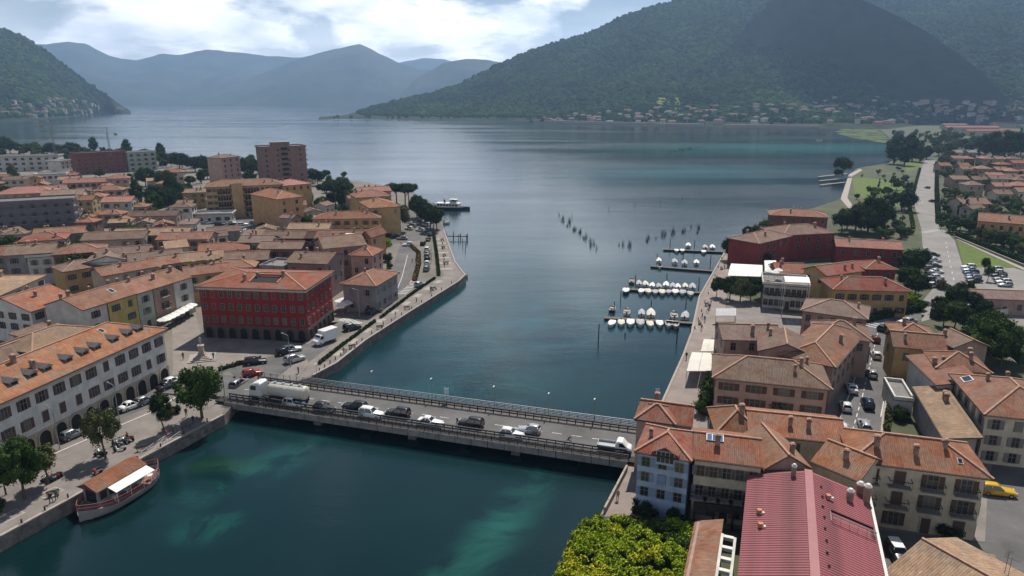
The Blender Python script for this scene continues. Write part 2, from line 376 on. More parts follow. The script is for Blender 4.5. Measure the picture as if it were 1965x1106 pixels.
LEFT_SHORE = [(-300, 1190), (0, 1032), (60, 1000), (130, 962), (275, 880), (430, 797), (452, 772), (600, 722), (645, 698), (700, 655), (790, 597), (880, 541), (894, 528), (874, 503), (860, 460), (852, 440), (846, 412), (832, 393), (800, 374), (760, 360), (690, 348), (600, 340), (500, 324), (400, 313), (250, 297), (100, 285), (0, 279), (-300, 272)]
sheet('left_bank_ground', LEFT_SHORE+[('w', -1100, 800), ('w', -1100, 60)], EARTH, 0.0, -4.0, STONE)
RIGHT_SHORE = [(1010, 1290), (1145, 1000), (1196, 905), (1222, 868), (1262, 787), (1310, 682), (1326, 640), (1341, 570), (1390, 485), (1425, 458), (1480, 414), (1560, 400), (1613, 382), (1628, 336), (1645, 323), (1706, 313), (1724, 290), (1706, 264), (1690, 249)]
sheet('right_bank_ground', RIGHT_SHORE+[('w', 900, 1500), ('w', 1500, 1600), ('w', 1500, 10), ('w', 60, 10)], GREENEARTH, 0.0, -4.0, STONE)

# ------------------------------------------------------------------ hills
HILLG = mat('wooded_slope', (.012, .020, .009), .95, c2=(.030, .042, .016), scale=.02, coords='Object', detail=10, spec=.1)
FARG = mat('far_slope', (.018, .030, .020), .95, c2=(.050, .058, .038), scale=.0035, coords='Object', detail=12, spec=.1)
def lerp_cols(cols, x):
    for a, b in zip(cols, cols[1:]):
        if a[0] <= x <= b[0]:
            t = (x-a[0])/(b[0]-a[0]); return [p+(q-p)*t for p, q in zip(a, b)]
    return list(cols[-1] if x > cols[-1][0] else cols[0])
HILLS = {}
def hill(name, cols, m, nx=160, ny=50, amp=.10, expo=1.4, nscale=.004, back=.5, z0=-3.0, edge=0.06, gul=.0):
    """columns: (photo x, distance of the foot, distance of the ridge, photo y of the ridge)"""
    x0, x1 = cols[0][0], cols[-1][0]
    verts = []; nb = int(ny*.35)
    for i in range(nx+1):
        px = x0+(x1-x0)*i/nx
        _, d0, d1, ry = lerp_cols(cols, px)
        ry += noise.fractal(Vector((px*.035, 3.3, len(name))), 1, 2, 4)*1.6
        u = (px-IW/2)/FOC
        top = PD(px, ry, d1); zr = max(top.z, 2.0)
        for j in range(ny+nb+1):
            t = j/ny
            d = d0+(d1-d0)*t if t <= 1 else d1+(t-1)*(d1-d0)*back*3
            zz = z0+(zr-z0)*(t**expo) if t <= 1 else z0+(zr-z0)*(1-(t-1)/.36)
            x = u*d/cp*(1.0); # ray at the horizon's row
            x = top.x/top.y*d
            nn = noise.fractal(Vector((x*nscale, d*nscale, 1.7*len(name))), .9, 2.1, 6)
            g = noise.ridged_multi_fractal(Vector((x*nscale*.8, d*nscale*.35, 9.1)), .9, 2.1, 5, 1, 2) if gul else 0
            s = max(0, min(1, t*(1-t)*4)) if t <= 1 else 0
            zz += (nn*amp-gul*(g-1)*.5)*zr*s
            verts.append((x, d, zz))
    nyb = ny+nb+1
    faces = [(i*nyb+j, (i+1)*nyb+j, (i+1)*nyb+j+1, i*nyb+j+1) for i in range(nx) for j in range(nyb-1)]
    me = bpy.data.meshes.new(name); me.from_pydata(verts, [], faces); me.materials.append(m); me.update()
    me.polygons.foreach_set('use_smooth', [True]*len(faces))
    o = link(name, me); struct(o); HILLS[name] = (verts, nx, ny, nyb)
    return o
def dshore(py): return P(982, py, WZ).y
# the wooded hill on the right and its shaded spur
hr = hill('wooded_hill', [(612, dshore(231.5), 1960, 229), (640, dshore(231), 2080, 226), (690, dshore(231), 2300, 213), (760, dshore(231), 2380, 195), (830, dshore(232), 2420, 178), (880, dshore(232), 2440, 164), (960, dshore(233), 2450, 122), (1000, dshore(234), 2450, 105), (1050, dshore(236), 2450, 87), (1100, dshore(237), 2450, 73), (1150, dshore(239), 2450, 53), (1200, dshore(241), 2450, 28), (1250, dshore(243), 2450, 13), (1300, dshore(244), 2450, 0), (1400, dshore(246), 2500, -25), (1500, dshore(247), 2500, -40), (1600, dshore(247), 2450, -20), (1680, dshore(247), 2400, 35), (1760, dshore(246), 2300, 110), (1810, dshore(244), 2200, 170)],
    HILLG, 200, 60, amp=.07, expo=1.5, nscale=.0045, gul=.06)
hs = hill('wooded_spur', [(1380, dshore(228), 1980, 120), (1440, dshore(226), 2020, 40), (1500, dshore(224), 2050, -12), (1560, dshore(222), 2050, -22), (1640, dshore(221), 2030, -6), (1700, dshore(219), 2000, 20), (1780, dshore(218), 1950, 62), (1850, dshore(218), 1900, 112), (1900, dshore(218), 1850, 152), (1925, dshore(218), 1800, 180), (1945, dshore(218), 1760, 206)],
    HILLG, 120, 50, amp=.05, expo=1.35, nscale=.005, gul=.04)
hb = hill('valley_hill', [(1540, 2100, 3000, -20), (1640, 2000, 3000, -28), (1740, 1900, 3000, -24), (1800, 1850, 2950, -14), (1850, 1800, 2900, -22), (1900, 1780, 2850, -40), (1965, 1760, 2800, -62), (2050, 1750, 2800, -75), (2300, 1700, 2800, -85)], HILLG, 100, 50, amp=.10, expo=1.2, nscale=.004, gul=.1)
# the hill on the left shore
hl = hill('left_shore_hill', [(-500, 1500, 2700, 20), (-250, dshore(240), 2700, 30), (-60, dshore(236.5), 2650, 50), (0, dshore(235), 2600, 56), (40, dshore(232), 2600, 68), (80, dshore(229), 2600, 92), (120, dshore(225), 2600, 122), (160, dshore(221), 2650, 152), (200, dshore(217), 2700, 180), (230, dshore(214), 2700, 200), (250, dshore(212), 2720, 211.5)],
    HILLG, 110, 50, amp=.08, expo=1.25, nscale=.004, gul=.08)
# far ranges across the lake
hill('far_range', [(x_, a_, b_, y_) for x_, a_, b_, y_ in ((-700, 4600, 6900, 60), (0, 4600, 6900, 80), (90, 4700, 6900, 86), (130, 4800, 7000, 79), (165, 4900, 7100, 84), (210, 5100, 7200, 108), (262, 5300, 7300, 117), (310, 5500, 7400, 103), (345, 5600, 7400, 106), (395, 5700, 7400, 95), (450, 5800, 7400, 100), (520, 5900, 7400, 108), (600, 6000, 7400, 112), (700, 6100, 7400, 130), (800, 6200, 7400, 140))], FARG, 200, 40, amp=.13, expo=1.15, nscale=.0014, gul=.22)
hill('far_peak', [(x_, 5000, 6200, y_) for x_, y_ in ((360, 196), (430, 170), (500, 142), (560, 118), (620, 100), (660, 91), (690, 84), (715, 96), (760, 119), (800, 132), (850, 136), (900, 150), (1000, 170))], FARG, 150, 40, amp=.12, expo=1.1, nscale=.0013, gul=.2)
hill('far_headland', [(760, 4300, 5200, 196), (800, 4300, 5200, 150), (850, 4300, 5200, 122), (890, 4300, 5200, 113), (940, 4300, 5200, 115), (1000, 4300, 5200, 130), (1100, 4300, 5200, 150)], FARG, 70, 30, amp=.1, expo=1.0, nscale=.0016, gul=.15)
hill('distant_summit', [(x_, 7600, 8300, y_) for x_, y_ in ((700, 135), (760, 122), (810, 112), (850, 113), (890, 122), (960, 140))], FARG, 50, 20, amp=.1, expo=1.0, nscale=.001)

# forest canopy: one mass of crowns on each wooded slope
BLOB = leafmat('forest_crowns', (.012, .028, .011), (.042, .070, .021), rand=.5); BLOB.node_tree.nodes['Principled BSDF'].inputs['Specular IOR Level'].default_value = 0.0
def patchy(m, scale, lo, hi):
    nt = m.node_tree; N = nt.nodes; L = nt.links; b = N['Principled BSDF']; src = b.inputs['Base Color'].links[0].from_socket
    ge = N.new('ShaderNodeNewGeometry'); n = N.new('ShaderNodeTexNoise'); n.inputs['Scale'].default_value = scale; n.inputs['Detail'].default_value = 7; n.inputs['Roughness'].default_value = .7; L.new(ge.outputs['Position'], n.inputs['Vector'])
    mr = N.new('ShaderNodeMapRange'); mr.inputs[1].default_value = .32; mr.inputs[2].default_value = .68; mr.inputs[3].default_value = 0; mr.inputs[4].default_value = 1; L.new(n.outputs['Fac'], mr.inputs[0])
    mx = N.new('ShaderNodeMix'); mx.data_type = 'RGBA'; mx.blend_type = 'MULTIPLY'; mx.inputs[0].default_value = 1.0; L.new(src, mx.inputs[6])
    c = N.new('ShaderNodeMix'); c.data_type = 'RGBA'; c.inputs[6].default_value = lo+(1,); c.inputs[7].default_value = hi+(1,); L.new(mr.outputs[0], c.inputs[0]); L.new(c.outputs[2], mx.inputs[7]); L.new(mx.outputs[2], b.inputs['Base Color'])
patchy(BLOB, .0065, (.35, .42, .48), (1.7, 1.65, 1.15))
def forest(name, src, label, density, smin, smax, tmax=1.0, seed=1, slope_min=0.04):
    verts, nx, ny, nyb = HILLS[src]
    nj = int(ny*tmax)
    faces = []
    for i in range(nx):
        for j in range(nj):
            q = [verts[i*nyb+j], verts[(i+1)*nyb+j], verts[(i+1)*nyb+j+1], verts[i*nyb+j+1]]
            if min(p[2] for p in q) > 4 and (q[3][2]-q[0][2])/(q[3][1]-q[0][1]+.01) > slope_min:
                faces.append((i*nyb+j, (i+1)*nyb+j, (i+1)*nyb+j+1, i*nyb+j+1))
    me = bpy.data.meshes.new(name); me.from_pydata(verts, [], faces); me.materials.append(BLOB); me.update()
    o = link(name, me); tag(o, label, 'forest', kind='stuff')
    g = bpy.data.node_groups.new(name+'_scatter', 'GeometryNodeTree')
    g.interface.new_socket('Geometry', in_out='INPUT', socket_type='NodeSocketGeometry'); g.interface.new_socket('Geometry', in_out='OUTPUT', socket_type='NodeSocketGeometry')
    n = g.nodes; l = g.links
    gi = n.new('NodeGroupInput'); go = n.new('NodeGroupOutput')
    dp = n.new('GeometryNodeDistributePointsOnFaces'); dp.inputs['Density'].default_value = density; dp.inputs['Seed'].default_value = seed
    ic = n.new('GeometryNodeMeshIcoSphere'); ic.inputs['Subdivisions'].default_value = 3; ic.inputs['Radius'].default_value = 1.0
    nz = n.new('ShaderNodeTexNoise'); nz.inputs['Scale'].default_value = 2.3; nz.inputs['Detail'].default_value = 3
    sub = n.new('ShaderNodeVectorMath'); sub.operation = 'SUBTRACT'; sub.inputs[1].default_value = (.5, .5, .5)
    scl = n.new('ShaderNodeVectorMath'); scl.operation = 'SCALE'; scl.inputs['Scale'].default_value = 1.15
    spn = n.new('GeometryNodeSetPosition')
    l.new(ic.outputs[0], spn.inputs[0]); l.new(nz.outputs['Color'], sub.inputs[0]); l.new(sub.outputs[0], scl.inputs[0]); l.new(scl.outputs[0], spn.inputs['Offset'])
    ssm = n.new('GeometryNodeSetShadeSmooth'); l.new(spn.outputs[0], ssm.inputs[0]); sm = n.new('GeometryNodeSetMaterial'); sm.inputs['Material'].default_value = BLOB; l.new(ssm.outputs[0], sm.inputs[0])
    ip = n.new('GeometryNodeInstanceOnPoints'); l.new(gi.outputs[0], dp.inputs[0]); l.new(dp.outputs['Points'], ip.inputs['Points']); l.new(sm.outputs[0], ip.inputs['Instance'])
    rv = n.new('FunctionNodeRandomValue'); rv.data_type = 'FLOAT_VECTOR'; rv.inputs[0].default_value = (0, 0, 0); rv.inputs[1].default_value = (.5, .5, 6.28); l.new(rv.outputs[0], ip.inputs['Rotation'])
    rs = n.new('FunctionNodeRandomValue'); rs.data_type = 'FLOAT'; rs.inputs[2].default_value = smin; rs.inputs[3].default_value = smax; rs.inputs['Seed'].default_value = 5; l.new(rs.outputs[1], ip.inputs['Scale'])
    l.new(ip.outputs[0], go.inputs[0])
    md = o.modifiers.new('scatter', 'NODES'); md.node_group = g
    return o
forest('hill_forest', 'wooded_hill', 'dense green forest covering the broad hill across the bay', .015, 2.4, 8.0, seed=3)
forest('spur_forest', 'wooded_spur', 'dark forest on the shaded rounded spur behind the village', .015, 2.4, 7.5, seed=4)
forest('valley_forest', 'valley_hill', 'hazy forest on the hill behind the dark spur', .008, 3.5, 9.5, seed=5)
forest('left_hill_forest', 'left_shore_hill', 'bluish forest on the steep hill of the left shore', .006, 5.0, 9.5, seed=6)

# cloud high above the spur, whose shadow lies on the slope
def cloud(name, c, rx, ry, rz, label, seed):
    bm = bmesh.new(); bmesh.ops.create_icosphere(bm, subdivisions=5, radius=1)
    for v in bm.verts:
        k = 1+.35*noise.fractal(v.co*1.7+Vector((seed, 0, 0)), .8, 2.1, 5)
        v.co = Vector((v.co.x*rx*k, v.co.y*ry*k, v.co.z*rz*k*(1 if v.co.z > 0 else .35)))
    me = bpy.data.meshes.new(name); bm.to_mesh(me); bm.free()
    me.materials.append(mat('cloud_white', (.85, .85, .86), 1.0, spec=0)); me.polygons.foreach_set('use_smooth', [True]*len(me.polygons))
    o = link(name, me, None, c); tag(o, label, 'cloud')
def cloud_over(p, zc):
    p = Vector(p); t = (zc-p.z)/sdir.z; return p+sdir*t
sp1 = PD(1660, 90, 1830)
cloud('cloud', cloud_over((sp1.x+70, sp1.y, 150), 1500), 285, 330, 130, 'broad white cumulus cloud drifting high above the dark spur', 1.0)

# ------------------------------------------------------------------ haze
hz = bpy.data.materials.new('haze_air'); hz.use_nodes = True
for n in list(hz.node_tree.nodes): hz.node_tree.nodes.remove(n)
ho = hz.node_tree.nodes.new('ShaderNodeOutputMaterial'); hv = hz.node_tree.nodes.new('ShaderNodeVolumePrincipled')
hv.inputs['Color'].default_value = (.42, .65, 1.0, 1); hv.inputs['Density'].default_value = 0.00011; hv.inputs['Anisotropy'].default_value = 0.35
hz.node_tree.links.new(hv.outputs[0], ho.inputs['Volume'])
mb = MB(); mb.box(-16000, -900, -5.0, 16000, 8700, 760.0)
tag(mb.build('haze', hz), 'pale blue haze over the lake and mountains', 'haze', kind='stuff')
hz.cycles.homogeneous_volume = True
# ------------------------------------------------------------------ buildings
def win_mesh(w, h, arch=False):
    def f():
        mb = MB(); t = .09
        mb.box(-w/2-t, -.09, -t, w/2+t, 0, 0, 0); mb.box(-w/2-t, -.07, h, w/2+t, 0, h+t, 0)
        mb.box(-w/2-t, -.07, 0, -w/2, 0, h, 0); mb.box(w/2, -.07, 0, w/2+t, 0, h, 0)
        mb.box(-.03, -.05, 0, .03, -.02, h, 0); mb.box(-w/2, -.05, h*.6, w/2, -.02, h*.6+.05, 0)
        mb.face([(-w/2, -.02, 0), (w/2, -.02, 0), (w/2, -.02, h), (-w/2, -.02, h)], 1)
        return mb.mesh('window', [WFRAME, GLASS])
    return cached(('win', w, h), f)
def shut_mesh(w, h):
    def f():
        mb = MB(); mb.box(-w/4, -.08, 0, w/4, 0, h, 0)
        for k in range(3): mb.box(-w/4+.06, -.10, h*(.05+k*.32), w/4-.06, -.08, h*(.30+k*.32), 0)
        return mb.mesh('shutter', [SHUT['brown']])
    return cached(('shut', w, h), f)
PANES = [None, None, None, None, None, mat('window_glass_curtain', (.09, .085, .075), .3, spec=.5), mat('window_glass_grey', (.05, .055, .06), .1, spec=.6)]
def arch_pts(w, h, n=8):
    r = w/2; pts = [(-r, 0), (r, 0)]
    for k in range(n+1):
        a = math.pi*k/n; pts.append((r*math.cos(a), h-r+r*math.sin(a)))
    return pts
def arch_mesh(w, h):
    def f():
        mb = MB(); p = arch_pts(w, h); q = arch_pts(w+.5, h+.25)
        mb.face([(x, -.02, z) for x, z in p], 1)  # flat dark face, paints the shaded depth of the arch
        for i in range(1, len(p)):
            a, b = p[i], p[(i+1)%len(p)]; c, d = q[i], q[(i+1)%len(p)]
            if i == len(p)-1: a, b, c, d = p[-1], p[0], q[-1], q[0]
            mb.face([(a[0], -.14, a[1]), (b[0], -.14, b[1]), (d[0], -.14, d[1]), (c[0], -.14, c[1])][::-1], 0)
            mb.face([(a[0], -.14, a[1]), (a[0], 0, a[1]), (b[0], 0, b[1]), (b[0], -.14, b[1])], 0)
            mb.face([(c[0], -.14, c[1]), (d[0], -.14, d[1]), (d[0], 0, d[1]), (c[0], 0, c[1])], 0)
        return mb.mesh('arch', [TRIM, DARK])
    return cached(('arch', w, h), f)
def door_mesh(w, h):
    def f():
        mb = MB(); mb.box(-w/2, -.05, 0, w/2, 0, h, 1); mb.box(-w/2-.12, -.1, 0, -w/2, 0, h+.12, 0); mb.box(w/2, -.1, 0, w/2+.12, 0, h+.12, 0); mb.box(-w/2, -.1, h, w/2, 0, h+.12, 0)
        return mb.mesh('door', [TRIM, FASCIA])
    return cached(('door', w, h), f)
def balc_mesh(w, dep):
    def f():
        mb = MB(); mb.box(-w/2, -dep, -.15, w/2, 0, 0, 0)
        mb.box(-w/2, -dep, .9, w/2, -dep+.06, 1.0, 1); mb.box(-w/2, -dep, .9, -w/2+.06, 0, 1.0, 1); mb.box(w/2-.06, -dep, .9, w/2, 0, 1.0, 1)
        n = max(3, int(w/.25))
        for k in range(n+1):
            x = -w/2+.02+(w-.06)*k/n; mb.box(x, -dep+.01, 0, x+.03, -dep+.04, .9, 1)
        return mb.mesh('balcony', [CONC, METAL])
    return cached(('balc', w, dep), f)
CHM = {}
def chim_mesh(k):
    def f():
        mb = MB(); h = (1.55, 1.4, 1.7)[k]; s = (.5, .42, .6)[k]
        mb.box(-s/2, -s/2, -1.2, s/2, s/2, h-.9, 0); mb.box(-s/2-.08, -s/2-.08, h-.9, s/2+.08, s/2+.08, h-.78, 0)
        for dx in (-1, 1):
            for dy in (-1, 1): mb.cbox((dx*s*.35, dy*s*.35, h-.68), .1, .1, .2, 0)
        mb.cbox((0, 0, h-.5), s+.2, s+.2, .16, 1, 0, .6)
        return mb.mesh('chimney', [CHIM, RIDGE])
    return cached(('chim', k), f)
def dish_mesh():
    def f():
        mb = MB(); mb.tube([(0, 0, -.3), (0, 0, .9)], [.03, .03], 5, 0)
        rings = [[(r*math.cos(a*.785), .12+r*r*.5+0, .9+r*math.sin(a*.785)) for a in range(8)] for r in (.05, .22, .38)]
        mb.loft([[(x, -y, z) for x, y, z in r] for r in rings], 1, True, False)
        return mb.mesh('satellite_dish', [STEEL, FRAME])
    return cached('dish', f)
def aerial_mesh():
    def f():
        mb = MB(); mb.tube([(0, 0, -.3), (0, 0, 2.6)], [.03, .02], 5, 0)
        mb.bar((-.7, 0, 2.4), (.7, 0, 2.4), .03)
        for k in range(7): mb.bar((-.6+k*.2, -.3+k*.02, 2.4), (-.6+k*.2, .3-k*.02, 2.4), .02)
        return mb.mesh('aerial', [METAL])
    return cached('aerial', f)
BINFO = {}
def bld(label, a, b, z, d, roof='hip', rh=None, wall='cream', tiles='terra', ov=.55, name='house', cat='house', faces='FLR', cols=None, rows=3, sh=None, wsz=(1.0, 1.5),
        chim=1, group=None, g=0.0, arches=None, fl=None, blind=0.12, bal=None, base=None, aer=0, seed=None, door=True, cornice=False, caps=True, key=None):
    if a == 'c':
        px, py, wd, yaw = b; c0 = P(px, py, z); ex = Vector((math.cos(R(yaw)), math.sin(R(yaw)), 0)); A = c0-ex*wd/2; B = c0+ex*wd/2
    elif a == 'w': A, B = Vector(b[0]+(z,)), Vector(b[1]+(z,))
    else: A, B = P(a[0], a[1], z), P(b[0], b[1], z)
    ex = (B-A); w = ex.length; ex.normalize(); ey = Vector((-ex.y, ex.x, 0)); yaw = math.atan2(ex.y, ex.x)
    c = (A+B)/2+ey*d/2; c.z = g
    z = z-g
    rg = random.Random(seed if seed is not None else hash((round(c.x), round(c.y))) & 0xffff)
    e = empty(name, c, yaw); tag(e, label, cat, group)
    W2, D2 = w/2-ov, d/2-ov
    if rh is None: rh = .33*min(w, d)/2
    if roof == 'gx': rh = .33*d/2 if rh is None else rh
    # walls
    mb = MB(); zt = z-.05
    if roof == 'gx':
        k = rh*(1-ov/(d/2))
        for s in (-1, 1):
            pts = [(s*W2, -D2, 0), (s*W2, D2, 0), (s*W2, D2, zt), (s*W2, 0, zt+rh-.12), (s*W2, -D2, zt)]
            mb.face(pts if s > 0 else pts[::-1])
        mb.face([(-W2, -D2, 0), (W2, -D2, 0), (W2, -D2, zt), (-W2, -D2, zt)]); mb.face([(W2, D2, 0), (-W2, D2, 0), (-W2, D2, zt), (W2, D2, zt)])
    elif roof == 'gy':
        for s in (-1, 1):
            pts = [(-W2, s*D2, 0), (W2, s*D2, 0), (W2, s*D2, zt), (0, s*D2, zt+rh-.12), (-W2, s*D2, zt)]
            mb.face(pts if s < 0 else pts[::-1])
        mb.face([(W2, -D2, 0), (W2, D2, 0), (W2, D2, zt), (W2, -D2, zt)]); mb.face([(-W2, D2, 0), (-W2, -D2, 0), (-W2, -D2, zt), (-W2, D2, zt)])
    elif roof == 'shed':
        mb.face([(-W2, -D2, 0), (W2, -D2, 0), (W2, -D2, zt), (-W2, -D2, zt)]); mb.face([(W2, D2, 0), (-W2, D2, 0), (-W2, D2, zt+rh), (W2, D2, zt+rh)])
        mb.face([(W2, -D2, 0), (W2, D2, 0), (W2, D2, zt+rh), (W2, -D2, zt)]); mb.face([(-W2, D2, 0), (-W2, -D2, 0), (-W2, -D2, zt), (-W2, D2, zt+rh)])
    else:
        mb.box(-W2, -D2, 0, W2, D2, zt, 0)
    if base:
        zb, bm_ = base
        t = .06
        mb.box(-W2-t, -D2-t, 0, W2+t, D2+t, zb, 1)
    mb.build('wall', [WM(wall), WM(base[1]) if base else WM(wall)], e)
    # roof
    rb = MB(); x, y = w/2, d/2; th = .22
    z1 = z
    caplines = []
    def rz(px_, py_):
        if roof == 'hip': 
            return z1+rh*min(1, min(x-abs(px_), y-abs(py_))/min(x, y))
        if roof == 'gx': return z1+rh*(1-abs(py_)/y)
        if roof == 'gy': return z1+rh*(1-abs(px_)/x)
        if roof == 'shed': return z1+rh*(py_+y)/(2*y)
        return z1
    if roof == 'hip':
        if w >= d: r0, r1 = (-(x-y), 0, z1+rh), (x-y, 0, z1+rh)
        else: r0, r1 = (0, -(y-x), z1+rh), (0, y-x, z1+rh)
        c4 = [(-x, -y, z1), (x, -y, z1), (x, y, z1), (-x, y, z1)]
        if w >= d:
            rb.quadroof([c4[0], c4[1], r1, r0]); rb.quadroof([c4[1], c4[2], r1]); rb.quadroof([c4[2], c4[3], r0, r1]); rb.quadroof([c4[3], c4[0], r0])
            caplines = [(r0, r1), (c4[0], r0), (c4[3], r0), (c4[1], r1), (c4[2], r1)]
        else:
            rb.quadroof([c4[0], c4[1], r0]); rb.quadroof([c4[1], c4[2], r1, r0]); rb.quadroof([c4[2], c4[3], r1]); rb.quadroof([c4[3], c4[0], r0, r1])
            caplines = [(r0, r1), (c4[0], r0), (c4[1], r0), (c4[2], r1), (c4[3], r1)]
    elif roof == 'gx':
        r0, r1 = (-x, 0, z1+rh), (x, 0, z1+rh)
        rb.quadroof([(-x, -y, z1), (x, -y, z1), r1, r0]); rb.quadroof([(x, y, z1), (-x, y, z1), r0, r1]); caplines = [(r0, r1)]
        for s, r in ((-1, r0), (1, r1)):
            pts = [(s*x, -y, z1-th), (s*x, -y, z1), r, (s*x, y, z1), (s*x, y, z1-th), (r[0], 0, r[2]-th)]
            rb.face(pts[:3]+[pts[5]], 1); rb.face([pts[5]]+pts[2:5], 1)
        rb.face([(-x, -y, z1-th), (-x, 0, z1+rh-th), (x, 0, z1+rh-th), (x, -y, z1-th)], 1); rb.face([(x, y, z1-th), (x, 0, z1+rh-th), (-x, 0, z1+rh-th), (-x, y, z1-th)], 1)
    elif roof == 'gy':
        r0, r1 = (0, -y, z1+rh), (0, y, z1+rh)
        rb.quadroof([(x, -y, z1), (x, y, z1), r1, r0]); rb.quadroof([(-x, y, z1), (-x, -y, z1), r0, r1]); caplines = [(r0, r1)]
        for s, r in ((-1, r0), (1, r1)):
            pts = [(-x, s*y, z1-th), (-x, s*y, z1), r, (x, s*y, z1), (x, s*y, z1-th), (0, r[1], r[2]-th)]
            rb.face(pts[:3]+[pts[5]], 1); rb.face([pts[5]]+pts[2:5], 1)
        rb.face([(x, -y, z1-th), (0, -y, z1+rh-th), (0, y, z1+rh-th), (x, y, z1-th)], 1); rb.face([(-x, y, z1-th), (0, y, z1+rh-th), (0, -y, z1+rh-th), (-x, -y, z1-th)], 1)
    elif roof == 'shed':
        rb.quadroof([(-x, -y, z1), (x, -y, z1), (x, y, z1+rh), (-x, y, z1+rh)])
        rb.face([(-x, -y, z1-th), (-x, y, z1+rh-th), (x, y, z1+rh-th), (x, -y, z1-th)], 1)
    elif roof == 'flat':
        rb.box(-x, -y, z1-.25, x, y, z1, 0)
        for q in ((-x, -y, x, -y+.3), (-x, y-.3, x, y), (-x, -y+.3, -x+.3, y-.3), (x-.3, -y+.3, x, y-.3)): rb.box(q[0], q[1], z1+.003, q[2], q[3], z1+.6, 1)
    if roof in ('hip', 'gx', 'gy', 'shed'):
        zz = [(-x, -y), (x, -y), (x, y), (-x, y)]
        for i in range(4):
            p, q = zz[i], zz[(i+1)%4]
            if roof == 'gx' and i in (1, 3): continue
            if roof == 'gy' and i in (0, 2): continue
            za, zb_ = rz(*p), rz(*q)
            rb.face([(p[0], p[1], za-th), (q[0], q[1], zb_-th), (q[0], q[1], zb_), (p[0], p[1], za)], 1)
        if roof == 'hip': rb.face([(-x, y, z1-th), (x, y, z1-th), (x, -y, z1-th), (-x, -y, z1-th)], 1)
    ro = rb.build('roof', [RM(tiles) if tiles in ROOFS else MATS[tiles], WM(wall) if roof == 'flat' else FASCIA], e)
    if caps and caplines:
        cb = MB()
        for p, q in caplines: cb.bar((p[0], p[1], p[2]+.05), (q[0], q[1], q[2]+.05), .3, .16)
        cb.build('ridge_cap', [RIDGE], ro)
    if cornice:
        cb = MB(); t = ov*.7
        cb.box(-W2-t, -D2-t, z-.75, W2+t, D2+t, z-.25, 0); cb.build('cornice', [TRIM], e)
    # gutters and downpipes on the front
    if roof != 'flat' and caps:
        gb = MB(); gb.bar((-x, -y-.07, z-.12), (x, -y-.07, z-.12), .14); gb.build('gutter', [FASCIA], ro)
    for k in range(chim):
        cx_, cy_ = rg.uniform(-.75, .75)*(x-.8), rg.uniform(-.7, .7)*(y-.8)
        link('chimney', chim_mesh(rg.randrange(3)), ro, (cx_, cy_, rz(cx_, cy_)+.25))
    for k in range(aer):
        cx_, cy_ = rg.uniform(-.7, .7)*(x-.8), rg.uniform(-.6, .6)*(y-.8)
        link('aerial', aerial_mesh(), ro, (cx_, cy_, rz(cx_, cy_)), rg.uniform(0, 3))
    # windows
    nfl = fl or max(1, round(z/3.1)); fh = (z-.4)/nfl
    ww, wh = wsz
    shm = [SHUT[sh]] if sh else None
    sides = {'F': (w-2*ov, (0, -D2), 0.0), 'R': (d-2*ov, (W2, 0), math.pi/2), 'L': (d-2*ov, (-W2, 0), -math.pi/2), 'B': (w-2*ov, (0, D2), math.pi)}
    for fc in faces:
        ln, (ox, oy), rot = sides[fc]
        if cols and fc in cols: nc = cols[fc]
        else: nc = max(1, int(ln/(ww*2.9+.3)))
        ca, sa = math.cos(rot), math.sin(rot)
        def at_(u, zz): return (ox+u*ca, oy+u*sa, zz)
        for k in range(nfl):
            if k < nfl-rows: continue
            if arches and k == 0 and fc in arches: continue
            for i in range(nc):
                u = -ln/2+ln*(i+.5)/nc
                if not cols and rg.random() < blind: continue
                if k == 0 and door and fc == 'F' and i == nc//2:
                    link('door', door_mesh(1.1, 2.2), e, at_(u, 0.02), rot); continue
                wo = link('window', win_mesh(ww, wh), e, at_(u, k*fh+(fh-wh)*.55), rot, [None, rg.choice(PANES)])
                if sh:
                    if rg.random() < .18:
                        link('shutter', shut_mesh(ww, wh), wo, (-ww/4, -.03, 0), 0, shm); link('shutter', shut_mesh(ww, wh), wo, (ww/4, -.03, 0), 0, shm)
                    else:
                        link('shutter', shut_mesh(ww, wh), wo, (-ww*.75-.1, -.01, 0), 0, shm); link('shutter', shut_mesh(ww, wh), wo, (ww*.75+.1, -.01, 0), 0, shm)
                if bal and fc in bal and k in bal[fc]:
                    link('balcony', balc_mesh(round(ww*2.2, 2), 1.0), e, at_(u, k*fh+(fh-wh)*.55-.1), rot)
        if arches and fc in arches:
            n_, aw, ah = arches[fc]
            for i in range(n_):
                q_ = at_(-ln/2+ln*(i+.5)/n_, 0.02); dx_ = .07 if base else 0
                link('arch', arch_mesh(aw, ah), e, (q_[0]+dx_*sa, q_[1]-dx_*ca, .02), rot, [WM(base[1]) if base else None, None])
    e['_d'] = 0; del e['_d']
    BINFO[key or label] = (e, ro, rz, x, y, z, c, yaw, W2, D2)
    return e
def skylight(key, u, v, s=.9):
    e, ro, rz, x, y, z, c, yaw, W2, D2 = BINFO[key]
    px_, py_ = u*x, v*y; h = rz(px_, py_)
    gx = (rz(px_+.1, py_)-rz(px_-.1, py_))/.2; gy = (rz(px_, py_+.1)-rz(px_, py_-.1))/.2
    mb = MB(); mb.box(-s*.5, -s*.7, 0, s*.5, s*.7, .12, 0); mb.box(-s*.4, -s*.6, .12, s*.4, s*.6, .14, 1)
    o = mb.build('skylight', [FRAME, GLASS], ro, (px_, py_, h)); o.rotation_euler = (math.atan(gy), -math.atan(gx), 0)

